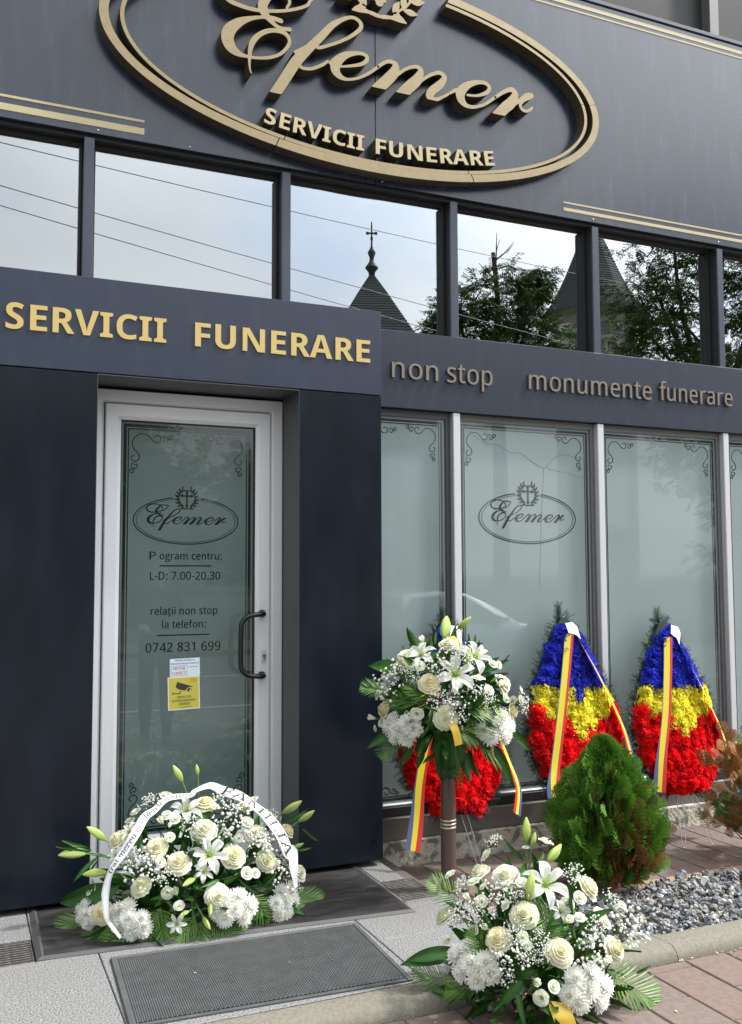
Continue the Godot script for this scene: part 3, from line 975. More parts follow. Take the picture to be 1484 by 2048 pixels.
func rail_frame(parent: Node3D, called: String, x0: float, x1: float, y0: float, y1: float, w: float, z0: float, z1: float, m: Material, wb := -1.0) -> void:
	var bot := w if wb < 0 else wb
	# mitred bars with a sloped inner edge
	var q := [[Vector2(x0, y0), Vector2(x0, y1), Vector2(x0 + w, y1 - w), Vector2(x0 + w, y0 + bot)], [Vector2(x0, y1), Vector2(x1, y1), Vector2(x1 - w, y1 - w), Vector2(x0 + w, y1 - w)], [Vector2(x1, y1), Vector2(x1, y0), Vector2(x1 - w, y0 + bot), Vector2(x1 - w, y1 - w)], [Vector2(x1, y0), Vector2(x0, y0), Vector2(x0 + w, y0 + bot), Vector2(x1 - w, y0 + bot)]]
	for e in q:
		var b := MB.new()
		var o0: Vector2 = e[0]
		var o1: Vector2 = e[1]
		var i1: Vector2 = e[2]
		var i0: Vector2 = e[3]
		var g := (o1 - o0).normalized() * 0.0006
		o0 += g
		i0 += g
		o1 -= g
		i1 -= g
		var ins := 0.22
		var h0 := i0.lerp(o0, ins)
		var h1 := i1.lerp(o1, ins)
		var j0 := o0.lerp(i0, 0.06)
		var j1 := o1.lerp(i1, 0.06)
		var V := func(a: Vector2, z: float) -> Vector3: return Vector3(a.x, a.y, z)
		b.quad(V.call(j0, z1), V.call(j1, z1), V.call(h1, z1), V.call(h0, z1))
		b.quad(V.call(h0, z1), V.call(h1, z1), V.call(i1, z1 - 0.012), V.call(i0, z1 - 0.012))
		b.quad(V.call(i0, z1 - 0.012), V.call(i1, z1 - 0.012), V.call(i1, z0), V.call(i0, z0))
		b.quad(V.call(o0, z1 - 0.003), V.call(o1, z1 - 0.003), V.call(j1, z1), V.call(j0, z1))
		b.quad(V.call(o0, z0), V.call(o1, z0), V.call(o1, z1 - 0.003), V.call(o0, z1 - 0.003))
		b.quad(V.call(i0, z0), V.call(i1, z0), V.call(o1, z0), V.call(o0, z0))
		obj(called, b.mesh(), m, parent)

func build_door(b: Node3D) -> void:
	var d := Node3D.new()
	d.name = "door"
	b.add_child(d, true)
	rail_frame(d, "outer_frame", -1.478, -0.4695, 0.012, 2.4555, 0.066, -0.03, 0.052, M.alu, 0.05)
	rail_frame(d, "leaf_frame", -1.407, -0.5405, 0.075, 2.384, 0.079, -0.02, 0.058, M.alu, 0.14)
	obj("door_gasket", slab(-1.41, -0.538, 0.06, 2.388, -0.03, -0.021), M.dark, d)
	var x0 := -1.329
	var x1 := -0.619
	var y0 := 0.214
	var y1 := 2.306
	obj("pane", slab(x0, x1, y0, y1, 0.018, 0.026), M.frost_door, d)
	var gk := MB.new()
	for q in [[x0 - 0.001, x0 + 0.006, y0, y1], [x1 - 0.008, x1 + 0.001, y0, y1], [x0, x1, y1 - 0.006, y1 + 0.001]]:
		gk.box(placed(Vector3((q[0] + q[1]) / 2, (q[2] + q[3]) / 2, 0.03)), Vector3(q[1] - q[0], q[3] - q[2], 0.012))
	obj("rubber_seal", gk.mesh(), M.dark, d)
	var z := 0.0262
	film_border(d, x0 + 0.003, x1 - 0.006, y0, y1 - 0.003, z)
	scrolls(d, x0 + 0.003, x1 - 0.006, y0, y1 - 0.003, z)
	film_emblem(d, Vector3(-0.984, 1.797, z), 0.274)
	var f := font("Droid Sans")
	for q in [["P", -1.174, -1.1415, 1.595, 0.040], ["ogram centru:", -1.122, -0.797, 1.595, 0.038], ["L-D: 7.00-20.30", -1.170, -0.804, 1.491, 0.041], ["relaţii non stop", -1.164, -0.818, 1.312, 0.038], ["la telefon:", -1.106, -0.879, 1.243, 0.038], ["0742 831 699", -1.188, -0.801, 1.123, 0.046]]:
		obj("notice_line", printed(q[0], f, q[1], q[2], q[3], q[4], z, FILM), M.ink_film, d)
	for q in [[-1.1226, -0.8522, 1.5625], [-1.131, -0.860, 1.2068]]:
		obj("rule_line", slab(q[0], q[1], q[2] - 0.0025, q[2] + 0.0025, z, z + FILM), M.ink_film, d)
	# pull handle
	var h := MB.new()
	h.tube(smoothed([Vector3(-0.585, 1.309, 0.055), Vector3(-0.588, 1.309, 0.105), Vector3(-0.615, 1.308, 0.122), Vector3(-0.672, 1.300, 0.124), Vector3(-0.708, 1.272, 0.124), Vector3(-0.716, 1.225, 0.124), Vector3(-0.717, 1.060, 0.124), Vector3(-0.706, 1.018, 0.124), Vector3(-0.672, 0.993, 0.124), Vector3(-0.615, 0.986, 0.122), Vector3(-0.588, 0.985, 0.105), Vector3(-0.585, 0.985, 0.055)], 5), 0.0135, 14)
	for y in [1.309, 0.985]:
		h.lathe(Transform3D(Basis(Vector3.RIGHT, PI / 2), Vector3(-0.585, y, 0.057)), [Vector2(0.021, 0.0), Vector2(0.021, 0.008), Vector2(0.015, 0.012)], 16)
	obj("handle", h.mesh(), M.black, d)
	var lk := MB.new()
	var poly := PackedVector2Array()
	for i in 20:
		var g := TAU * i / 20
		poly.append(Vector2(0.0135 * cos(g), 0.0135 * sin(g) + (0.022 if sin(g) >= 0 else -0.022)))
	lk.extrude(placed(Vector3(-0.573, 1.082, 0.0585)), poly, 0.0, 0.006)
	obj("lock_plate", lk.mesh(), M.silver, d)
	var cy := MB.new()
	cy.lathe(Transform3D(Basis(Vector3.RIGHT, PI / 2), Vector3(-0.573, 1.087, 0.0645)), [Vector2(0.009, 0.0), Vector2(0.009, 0.005), Vector2(0.003, 0.006), Vector2(0.0, 0.003)], 14)
	cy.box(placed(Vector3(-0.573, 1.072, 0.067)), Vector3(0.006, 0.016, 0.006))
	obj("lock_cylinder", cy.mesh(), M.alu_dull, d)

func build_stickers() -> void:
	var z := 0.0264
	var a := thing("alarm_sticker", "white alarm notice sticker with blue and red print on the door glass", "sticker", Vector3(-0.986, 1.040, z))
	a.rotation.z = 0.02
	var sans := font("Droid Sans", 700)
	var serif := font("Droid Serif", 700)
	var blue := mat(Color(0.03, 0.09, 0.25), 0.5)
	var red := mat(Color(0.45, 0.03, 0.04), 0.5)
	var pale := mat(Color(0.55, 0.70, 0.78), 0.5)
	obj("paper", slab(-0.0775, 0.0775, -0.046, 0.046, 0.0, 0.0006), mat(Color(0.66, 0.76, 0.80), 0.5), a)
	obj("print_line", printed("Obiectiv protejat cu", sans, -0.050, 0.050, 0.0335, 0.0085, 0.0006, 0.0004), blue, a)
	obj("print_line", printed("Sistem de Alarma instalat de", sans, -0.073, 0.073, 0.0165, 0.0085, 0.0006, 0.0004), blue, a)
	obj("logo_box", ring_rect(-0.072, 0.012, -0.041, 0.010, 0.0016, 0.0006, 0.001), blue, a)
	obj("logo_line", printed("SISTEM", serif, -0.062, 0.002, -0.0105, 0.0145, 0.0006, 0.0004), red, a)
	obj("logo_line", printed("CONECT", serif, -0.065, 0.006, -0.0345, 0.0145, 0.0006, 0.0004), red, a)
	obj("print_line", printed("Suceava", sans, 0.020, 0.068, -0.001, 0.006, 0.0006, 0.0004), blue, a)
	for i in 4:
		obj("small_print", slab(0.022 + 0.004 * i * (1 if i == 3 else 0), 0.066 - 0.003 * i, -0.012 - 0.009 * i, -0.010 - 0.009 * i, 0.0006, 0.0009), pale, a)
	var r := thing("address_strip", "narrow red strip with white web address between the two door stickers", "sticker", Vector3(-0.992, 0.9985, z))
	r.rotation.z = 0.03
	obj("paper", slab(-0.0775, 0.076, -0.0065, 0.0055, 0.0, 0.0005), red, r)
	obj("print_line", printed("www.sistemconect.ro", sans, -0.056, 0.064, -0.0035, 0.0062, 0.0005, 0.0003), mat(Color(0.8, 0.8, 0.8), 0.5), r)
	var c := thing("camera_sticker", "yellow camera surveillance sticker with white edge on the door glass", "sticker", Vector3(-0.990, 0.912, z))
	c.rotation.z = 0.028
	obj("paper", slab(-0.0825, 0.0825, -0.0865, 0.0815, 0.0, 0.0006), mat(Color(0.72, 0.72, 0.60), 0.5), c)
	obj("yellow_field", slab(-0.077, 0.077, -0.081, 0.076, 0.0006, 0.0010), mat(Color(0.55, 0.48, 0.07), 0.5), c)
	var ink := mat(Color(0.035, 0.035, 0.03), 0.6)
	var k := MB.new()
	k.extrude(Transform3D(), PackedVector2Array([Vector2(-0.043, 0.032), Vector2(-0.030, 0.019), Vector2(0.005, 0.009), Vector2(0.022, 0.024), Vector2(0.050, 0.027), Vector2(-0.034, 0.056)]), 0.0010, 0.0014)
	k.extrude(Transform3D(), PackedVector2Array([Vector2(0.014, 0.006), Vector2(0.026, 0.003), Vector2(0.035, 0.020), Vector2(0.024, 0.022)]), 0.0010, 0.0014)
	k.extrude(Transform3D(), PackedVector2Array([Vector2(0.034, 0.004), Vector2(0.037, 0.006), Vector2(0.043, 0.019), Vector2(0.040, 0.020)]), 0.0010, 0.0014)
	k.extrude(Transform3D(), PackedVector2Array([Vector2(-0.060, -0.012), Vector2(-0.056, -0.005), Vector2(-0.020, -0.006), Vector2(-0.014, 0.012), Vector2(-0.018, 0.012), Vector2(-0.024, -0.001), Vector2(-0.056, 0.000), Vector2(-0.060, 0.009)]), 0.0010, 0.0014)
	obj("camera_pictogram", k.mesh(), ink, c)
	for q in [["OBIECTIV", -0.036, 0.038, -0.028, 0.0115], ["SUPRAVEGHEAT", -0.062, 0.062, -0.0455, 0.0115], ["VIDEO", -0.028, 0.030, -0.0635, 0.013], ["www.sistemconect.ro", -0.020, 0.042, -0.0755, 0.004]]:
		obj("print_line", printed(q[0], sans, q[1], q[2], q[3], q[4], 0.0010, 0.0004), ink, c)
	obj("logo_line", printed("SISTEM", serif, 0.034, 0.064, 0.060, 0.006, 0.0010, 0.0004), red, c)
	obj("logo_line", printed("CONECT", serif, 0.032, 0.066, 0.050, 0.006, 0.0010, 0.0004), red, c)

func ring_rect(x0: float, x1: float, y0: float, y1: float, w: float, z0: float, z1: float) -> ArrayMesh:
	var m := MB.new()
	for q in [[x0, x1, y0, y0 + w], [x0, x1, y1 - w, y1], [x0, x0 + w, y0 + w, y1 - w], [x1 - w, x1, y0 + w, y1 - w]]:
		m.box(placed(Vector3((q[0] + q[1]) / 2, (q[2] + q[3]) / 2, (z0 + z1) / 2)), Vector3(q[1] - q[0], q[3] - q[2], z1 - z0))
	return m.mesh()

# ------------------------------------------------------------------ paving
func paver_mesh(w: float, l: float, h: float, sd: int) -> ArrayMesh:
	var m := MB.new()
	m.box(Transform3D(Basis.from_euler(Vector3(rnd(-0.004, 0.004), 0, rnd(-0.004, 0.004))), Vector3(0, -h / 2, 0)), Vector3(w - 0.005, h, l - 0.005), 0.005)
	return m.mesh()

func lay_pavers(parent: Node3D, called: String, w: float, l: float, x0: float, x1: float, z0: float, z1: float, y: float, phase: float, ok: Callable) -> void:
	var kinds := []
	for k in 4:
		kinds.append(paver_mesh(w, l, 0.05, k))
	var c := 0
	var x := x0
	while x < x1:
		var z := z0 - l * (1.5 if c % 2 else 1.0) + phase
		while z < z1:
			var a := maxf(z, z0)
			var e := minf(z + l, z1)
			if e - a > 0.03 and ok.call(x + w / 2, (a + e) / 2):
				var m: Mesh = kinds[rng.randi() % 4]
				var at := Vector3(x + w / 2, y + rnd(-0.0015, 0.0015), z + l / 2)
				if e - a < l - 0.001:
					m = slab(-w / 2 + 0.0025, w / 2 - 0.0025, -0.05, 0.0, -(e - a) / 2 + 0.0025, (e - a) / 2 - 0.0025, 0.005)
					at.z = (a + e) / 2
				obj(called, m, M.paver[rng.randi() % 4], parent, placed(at))
			z += l
		x += w
		c += 1

func build_ground() -> void:
	struct("ground", slab(-160, 160, -0.62, -0.42, -160, 160), M.soil)
	# back path of clay pavers between the shop windows and the gravel
	var path := struct("brick_path", slab(0.03, 5.6, -0.30, -0.135, 0.034, 0.86), M.joint)
	lay_pavers(path, "brick", 0.1555, 0.365, 0.036, 5.5, 0.036, 0.815, -0.11, 0.05, func(x, z): return x < 3.6 and not (x < 0.10 and z > 0.4 and z < 0.9))
	# upright edging along the gravel
	var ed := struct("path_edging", slab(0.03, 5.6, -0.35, -0.20, 0.818, 0.90), M.joint)
	var x := 0.05
	while x < 5.5:
		obj("edging_block", slab(x, x + 0.395, -0.30, -0.098, 0.82, 0.905, 0.008), M.edging, ed)
		x += 0.4
	# landing: granite slabs round two drains
	var land := struct("landing", slab(-6.0, 0.125, -0.40, -0.045, -0.02, 1.66), M.joint)
	for e in [[-3.6, -1.755, -0.01, 0.625], [-0.126, 0.012, 0.0, 0.548], [-3.6, -1.52, 0.885, 1.232], [-3.6, -1.52, 1.236, 1.655], [-1.516, -0.44, 0.885, 1.655], [-0.436, 0.12, 0.850, 1.232], [-0.436, 0.12, 1.236, 1.655], [-1.75, -0.13, -0.01, 0.88]]:
		obj("granite_slab", slab(e[0], e[1], -0.045, 0.0, e[2], e[3], 0.003), M.granite, land)
	for e in [[-3.4, -1.757, 0.632, 0.876, 0.024], [-0.120, 0.055, 0.554, 0.842, 0.0205]]:
		var g := thing("drain_grate", "long rusty steel drain grating beside the doormat at the left end" if e[0] < -1 else "short steel drain grating between the doormat and the brown post", "drain grate", Vector3(e[0], -0.03, e[2]))
		var w: float = e[1] - e[0]
		var l: float = e[3] - e[2]
		obj("trough", slab(0.0, w, -0.012, -0.008, 0.0, l), M.dark, g)
		var n := int(l / e[4])
		for i in n:
			var z: float = e[4] * (i + 0.5)
			obj("bar", slab(0.004, w - 0.004, -0.006, 0.024, z - 0.004, z + 0.004, 0.0015), M.grate, g)
		for zz in [0.0, l - 0.006]:
			obj("edge_bar", slab(0.0, w, -0.007, 0.025, zz, zz + 0.006), M.grate, g)
		for xx in [0.0, w - 0.005]:
			obj("end_bar", slab(xx, xx + 0.005, -0.0065, 0.0245, 0.007, l - 0.007), M.grate, g)
	# kerb with a rounded nose, in lengths
	var kb := struct("kerb", slab(-6, 6, -0.40, -0.16, 1.66, 1.80), M.joint)
	var cutsx := [-6.0, -2.4, -1.43, -0.435, 0.62, 1.62, 2.62, 3.62, 6.0]
	for i in cutsx.size() - 1:
		var m := MB.new()
		var prof := PackedVector2Array([Vector2(1.662, -0.2), Vector2(1.662, -0.006), Vector2(1.668, 0.0), Vector2(1.735, 0.0), Vector2(1.765, -0.006), Vector2(1.787, -0.020), Vector2(1.800, -0.042), Vector2(1.806, -0.075), Vector2(1.808, -0.2)])
		var pts := []
		var nseg := 10
		for j in nseg + 1:
			for q in prof:
				var xx := lerpf(cutsx[i] + 0.002, cutsx[i + 1] - 0.002, float(j) / nseg)
				pts.append(Vector3(xx + (0.02 * sin((q.x - 1.66) * 14.0) if (j == 0 or j == nseg) else 0.0), q.y + rnd(-0.0012, 0.0012), q.x + rnd(-0.001, 0.001)))
		m.sheet(pts, prof.size(), nseg + 1)
		for s in [0, nseg]:
			var o := m.v.size()
			for q in prof.size():
				m.p(pts[s * prof.size() + q])
			for q in range(1, prof.size() - 1):
				if s == 0:
					m.t(o, o + q + 1, o + q)
				else:
					m.t(o, o + q, o + q + 1)
		obj("kerb_stone", m.mesh(), M.kerb, kb)
	# pavement in front
	var pv := struct("pavement", slab(-9, 16, -0.40, -0.075, 1.80, 4.4), M.joint)
	lay_pavers(pv, "paver", 0.2095, 0.42, -1.4385, 2.2, 1.812, 3.1, -0.05, 0.262, func(x, z): return x > -1.5 and x < 1.4)
	struct("pavement_slab", slab(-9, -1.44, -0.10, -0.052, 1.812, 4.4), M.paver[0])
	struct("pavement_slab", slab(-1.44, 2.3, -0.10, -0.052, 3.11, 4.4), M.paver[1])
	struct("pavement_slab", slab(2.3, 16, -0.10, -0.052, 1.812, 4.4), M.paver[2])
	# gravel bed
	struct("gravel_bed", slab(0.125, 5.6, -0.35, -0.125, 0.905, 1.66), M.soil)
	var kinds := []
	for k in 4:
		var m := MB.new()
		var ps := []
		for i in 9:
			ps.append(Vector3(rnd(-1, 1), rnd(-0.62, 0.62), rnd(-0.8, 0.8)))
		hull_stone(m, 3 + k)
		kinds.append(m.mesh())
	var sets := [[], [], [], []]
	var tints := [[], [], [], []]
	for i in 5000:
		var at := Vector3(rnd(0.13, 3.3), 0, rnd(0.91, 1.655))
		var s := rnd(0.010, 0.019) if i % 4 else rnd(0.017, 0.027)
		at.y = -0.112 + rnd(0.0, 0.040) + 0.012 * sin(at.x * 5.0) * sin(at.z * 9.0)
		var k := rng.randi() % 4
		sets[k].append(Transform3D(Basis.from_euler(Vector3(rnd(-0.9, 0.9), rnd(0, TAU), rnd(-0.9, 0.9))).scaled_local(Vector3(s * rnd(0.8, 1.35), s * rnd(0.55, 0.9), s)), at))
		var b := rnd(0.085, 0.25)
		var tint := Color(b * 0.95, b * 0.985, b * 1.03)
		if rng.randf() < 0.07:
			tint = Color(0.42, 0.33, 0.21) * rnd(0.6, 1.1)
		elif rng.randf() < 0.07:
			tint = grey(rnd(0.38, 0.50))
		tints[k].append(tint)
	for k in 4:
		many("gravel", kinds[k], M.stone, sets[k], null, tints[k])
	# dry leaf litter among the stones
	var lf := MB.new()
	lf.sheet([Vector3(-1, 0, 0), Vector3(0, 0.25, -0.5), Vector3(1, 0.1, 0), Vector3(-1, 0, 0), Vector3(0, 0.1, 0.5), Vector3(1, 0.1, 0)], 3, 2)
	var xs := []
	var lt := []
	for i in 260:
		var at := Vector3(rnd(0.3, 3.2), -0.066, rnd(0.93, 1.66))
		if i % 3 == 0:
			at = Vector3(rnd(-0.3, 2.2), -0.045, 1.815 + absf(rng.randfn(0.0, 0.02)))
		if i % 5 == 1:
			at = [Vector3(rnd(-1.4, -0.5), 0.0125, rnd(1.04, 1.6)), Vector3(rnd(-1.7, -0.2), 0.011, rnd(0.1, 0.95)), Vector3(rnd(-2.2, 0.1), 0.003, rnd(0.9, 1.64)), Vector3(rnd(-0.9, 1.3), -0.046, rnd(1.83, 2.6))][rng.randi() % 4]
		if i % 7 == 0:
			at = Vector3(rnd(0.8, 2.6), -0.104, rnd(0.1, 0.85))
		var s := rnd(0.005, 0.014) if at.x > -1.0 and at.z > 0.9 and at.y < -0.02 else rnd(0.002, 0.007)
		xs.append(Transform3D(Basis.from_euler(Vector3(rnd(-0.4, 0.4), rnd(0, TAU), rnd(-0.4, 0.4))).scaled(Vector3(s, s, s)), at))
		lt.append(Color(0.40, 0.26, 0.13) * rnd(0.5, 1.3))
	many("leaf_litter", lf.mesh(), M.stone, xs, null, lt)

func hull_stone(m: MB, sd: int) -> void:
	# an angular chip: an octahedron-like solid with jittered corners, faces kept flat
	var rr := RandomNumberGenerator.new()
	rr.seed = 900 + sd
	var ring := []
	for i in 6:
		var g := TAU * i / 6 + rr.randf_range(-0.25, 0.25)
		var r := rr.randf_range(0.75, 1.15)
		ring.append(Vector3(r * cos(g), rr.randf_range(-0.25, 0.25), r * sin(g)))
	var top := []
	var bot := []
	for i in 3:
		var g := TAU * i / 3 + rr.randf_range(-0.4, 0.4)
		top.append(Vector3(0.5 * cos(g), rr.randf_range(0.6, 0.95), 0.5 * sin(g)))
		bot.append(Vector3(0.5 * cos(g), -rr.randf_range(0.6, 0.95), 0.5 * sin(g)))
	m.tri(top[0], top[1], top[2])
	m.tri(bot[0], bot[2], bot[1])
	for i in 6:
		var j := (i + 1) % 6
		var a := int(i / 2)
		var e := int(((i + 1) % 6) / 2)
		m.tri(ring[i], ring[j], top[a])
		m.tri(ring[j], ring[i], bot[a])
		if a != e:
			m.tri(ring[j], top[e], top[a])
			m.tri(ring[j], bot[a], bot[e])

func build_mats() -> void:
	var a := thing("doormat", "thin black rubber mat with raised border running under the entrance surround", "doormat", Vector3(0, 0.0, 0))
	var P := [Vector2(-1.752, 0.884), Vector2(-0.150, 1.006), Vector2(-0.128, 0.005), Vector2(-1.735, 0.005)]
	var top := MB.new()
	var inn := []
	var mid: Vector2 = (P[0] + P[1] + P[2] + P[3]) / 4.0
	for q in P:
		inn.append(q + Vector2(signf(mid.x - q.x) * 0.034, signf(mid.y - q.y) * 0.028))
	# gently wavy sheet
	var pts := []
	var nx := 40
	var ny := 22
	for j in ny:
		for i in nx:
			var u := float(i) / (nx - 1)
			var w := float(j) / (ny - 1)
			var e: Vector2 = inn[3].lerp(inn[2], u).lerp(inn[0].lerp(inn[1], u), w)
			pts.append(Vector3(e.x, 0.0065 + 0.0022 * sin(e.y * 40.0 + sin(e.x * 5.0)) + rnd(-0.0006, 0.0006), e.y))
	top.sheet(pts, nx, ny)
	obj("rubber_sheet", top.mesh(), M.rubber, a)
	for i in 4:
		var j := (i + 1) % 4
		var m := MB.new()
		var h := 0.012
		var V := func(q: Vector2, y: float) -> Vector3: return Vector3(q.x, y, q.y)
		var o0: Vector2 = P[i]
		var o1: Vector2 = P[j]
		var i0: Vector2 = inn[i]
		var i1: Vector2 = inn[j]
		m.quad(V.call(o0, 0.002), V.call(i0.lerp(o0, 0.4), h), V.call(i1.lerp(o1, 0.4), h), V.call(o1, 0.002))
		m.quad(V.call(i0.lerp(o0, 0.4), h), V.call(i0, 0.004), V.call(i1, 0.004), V.call(i1.lerp(o1, 0.4), h))
		obj("raised_border", m.mesh(), M.rubber_edge, a)
	var b := thing("ribbed_mat", "grey ribbed rubber mat with dark edge in front of the flower arrangement", "doormat", Vector3(-0.984, 0.0, 1.318))
	b.rotation.y = -0.045
	var w := 1.03
	var l := 0.62
	obj("backing", slab(-w / 2, w / 2, 0.001, 0.006, -l / 2, l / 2), M.mat_grey, b)
	# ribs of small knobs running across
	var ribs := MB.new()
	var n := 118
	for i in n:
		var xx := -w / 2 + 0.03 + (w - 0.06) * i / (n - 1)
		var pr := []
		var seg := 46
		for j in seg + 1:
			var zz := -l / 2 + 0.02 + (l - 0.04) * j / seg
			var up := 0.0084 + (0.0020 if (j + i) % 2 else 0.0)
			pr.append_array([Vector3(xx - 0.0041, 0.006, zz), Vector3(xx - 0.0021, up, zz), Vector3(xx + 0.0021, up, zz), Vector3(xx + 0.0041, 0.006, zz)])
		ribs.sheet(pr, 4, seg + 1)
	tag(obj("ribs", ribs.mesh(), M.mat_grey, b), "", "", "", "stuff")
	for e in [[-w / 2, w / 2, -l / 2, -l / 2 + 0.016], [-w / 2, -w / 2 + 0.022, -l / 2 + 0.016, l / 2], [w / 2 - 0.022, w / 2, -l / 2 + 0.016, l / 2]]:
		obj("edge_strip", slab(e[0], e[1], 0.001, 0.0105, e[2], e[3], 0.003), M.mat_grey, b)

# ------------------------------------------------------------------ flowers; each faces +y and has a radius of about 1
func cup_petal(m: MB, az: float, hw: float, r0: float, r1: float, h0: float, h1: float, flare: float, roll: float, c0: Color, c1: Color, nu := 5, nv := 5, ruffle := 0.0) -> void:
	var pts := []
	var o := m.v.size()
	var ph := rnd(0, TAU)
	for j in nv:
		var t := float(j) / (nv - 1)
		for i in nu:
			var s := float(i) / (nu - 1) * 2.0 - 1.0
			var wd := hw * (0.55 + 0.45 * sin(PI * minf(t * 0.75 + 0.12, 1.0)))
			var a := az + s * wd
			var top := 1.0 - 0.16 * s * s * t
			var r := lerpf(r0, r1, pow(t, 0.7)) + flare * t * t * t
			var y := lerpf(h0, h1, t * top) - roll * t * t * t * t
			if ruffle > 0.0:
				y += ruffle * t * t * sin(s * 7.0 + ph)
				r += ruffle * t * t * cos(s * 6.0 + ph)
			m.col = c0.lerp(c1, t)
			m.p(Vector3(r * cos(a), y, r * sin(a)), Vector2(s * 0.5 + 0.5, t))
	for j in nv - 1:
		for i in nu - 1:
			var a := o + j * nu + i
			m.t(a, a + nu, a + 1)
			m.t(a + 1, a + nu, a + nu + 1)
	m.col = Color(1, 1, 1)

func rose_mesh(sd: int, open := 1.0) -> ArrayMesh:
	rng.seed = 5000 + sd
	var m := MB.new()
	var inner := Color(0.84, 0.80, 0.58)
	var pale := Color(0.86, 0.845, 0.70)
	var edge := Color(0.88, 0.875, 0.80)
	var rings := [[2, 0.03, 0.05, 0.80, 2.4], [3, 0.06, 0.13, 0.82, 1.5], [3, 0.10, 0.22, 0.82, 1.2], [4, 0.15, 0.33, 0.80, 0.95], [5, 0.20, 0.46, 0.74, 0.8], [5, 0.26, 0.60, 0.64, 0.78], [6, 0.30, 0.74, 0.50, 0.75], [6, 0.30, 0.88, 0.28, 0.72]]
	for k in rings.size():
		var n: int = rings[k][0]
		var off := rnd(0, TAU)
		var f := float(k) / (rings.size() - 1)
		for i in n:
			var az := off + TAU * i / n + rnd(-0.12, 0.12)
			cup_petal(m, az, TAU / n * rings[k][4] * 1.0, rings[k][1], rings[k][2] * rnd(0.93, 1.07), rings[k][3] - 0.55, rings[k][3] * rnd(0.94, 1.05) * (1.15 - 0.15 * open), (-0.02 + 0.22 * f * f) * open, (0.0 + 0.26 * f * f) * open, inner.lerp(pale, f), pale.lerp(edge, f), 6, 6, 0.012 + 0.02 * f)
	# closed heart under the petals
	m.col = pale
	m.lathe(Transform3D(), [Vector2(0.66, -0.05), Vector2(0.56, 0.22), Vector2(0.36, 0.50), Vector2(0.16, 0.66), Vector2(0.0, 0.72)], 14)
	# sepals
	m.col = Color(0.06, 0.13, 0.03)
	m.lathe(Transform3D(), [Vector2(0.0, -0.55), Vector2(0.16, -0.45), Vector2(0.22, -0.28), Vector2(0.30, -0.12)], 10)
	m.col = Color(1, 1, 1)
	return m.mesh()

func eustoma_mesh(sd: int) -> ArrayMesh:
	rng.seed = 5100 + sd
	var m := MB.new()
	var w := Color(0.85, 0.85, 0.80)
	for k in 3:
		var n: int = [3, 4, 5][k]
		var off := rnd(0, TAU)
		for i in n:
			cup_petal(m, off + TAU * i / n, TAU / n * 0.8, 0.05 + 0.06 * k, [0.22, 0.52, 0.86][k] * rnd(0.92, 1.06), -0.3, [0.52, 0.46, 0.30][k] * rnd(0.9, 1.1), 0.05 + 0.08 * k, 0.03 + 0.10 * k, Color(0.66, 0.74, 0.45), w, 5, 5, 0.025)
	m.col = Color(0.42, 0.48, 0.20)
	m.lathe(Transform3D(), [Vector2(0.08, -0.28), Vector2(0.09, 0.0), Vector2(0.05, 0.12), Vector2(0.0, 0.14)], 8)
	m.col = Color(0.10, 0.19, 0.05)
	m.lathe(Transform3D(), [Vector2(0.0, -0.5), Vector2(0.12, -0.42), Vector2(0.20, -0.2)], 8)
	m.col = Color(1, 1, 1)
	return m.mesh()

func bud_round_mesh(sd: int) -> ArrayMesh:
	rng.seed = 5200 + sd
	var m := MB.new()
	for i in 5:
		cup_petal(m, TAU * i / 5 + rnd(-0.1, 0.1), 0.75, 0.14, 0.42, -0.5, 0.75, 0.02, 0.0, Color(0.62, 0.70, 0.42), Color(0.84, 0.845, 0.78), 5, 6, 0.03)
	for i in 3:
		cup_petal(m, TAU * i / 3 + 0.5, 0.9, 0.10, 0.26, -0.4, 0.85, -0.06, 0.0, Color(0.66, 0.74, 0.45), Color(0.84, 0.845, 0.78), 5, 5, 0.03)
	m.col = Color(0.12, 0.24, 0.06)
	m.lathe(Transform3D(), [Vector2(0.0, -0.72), Vector2(0.14, -0.62), Vector2(0.20, -0.40)], 8)
	m.tube([Vector3(0, -0.65, 0), Vector3(0.1, -1.6, 0.05), Vector3(0.2, -2.8, 0.1)], 0.06, 6)
	m.col = Color(1, 1, 1)
	return m.mesh()

func lily_petal_mesh(broad: float) -> ArrayMesh:
	var m := MB.new()
	var nu := 7
	var nv := 10
	var w := Color(0.86, 0.865, 0.85)
	for j in nv:
		var t := float(j) / (nv - 1)
		var wd := broad * (0.16 + 1.05 * sin(PI * pow(t, 0.85)) * 0.5)
		if t > 0.98:
			wd = 0.012
		for i in nu:
			var s := float(i) / (nu - 1) * 2.0 - 1.0
			# rises from the throat, arches out and curls back
			var out := 0.10 + 1.02 * t - 0.10 * t * t * t
			var y := 0.05 + 0.62 * t - 0.66 * t * t * t + 0.10 * absf(s) * sin(PI * t) - 0.045 * exp(-s * s * 18.0) * sin(PI * t) + 0.018 * sin(t * 14.0 + s * 2.0) * absf(s)
			m.col = Color(0.50, 0.62, 0.22).lerp(w, clampf(t * 4.0, 0.0, 1.0)).lerp(Color(0.74, 0.80, 0.58), 0.5 * exp(-s * s * 60.0) * (1.0 - t))
			m.p(Vector3(out, y, s * wd), Vector2(s, t))
	for j in nv - 1:
		for i in nu - 1:
			var a := j * nu + i
			m.t(a, a + nu, a + 1)
			m.t(a + 1, a + nu, a + nu + 1)
	return m.mesh()

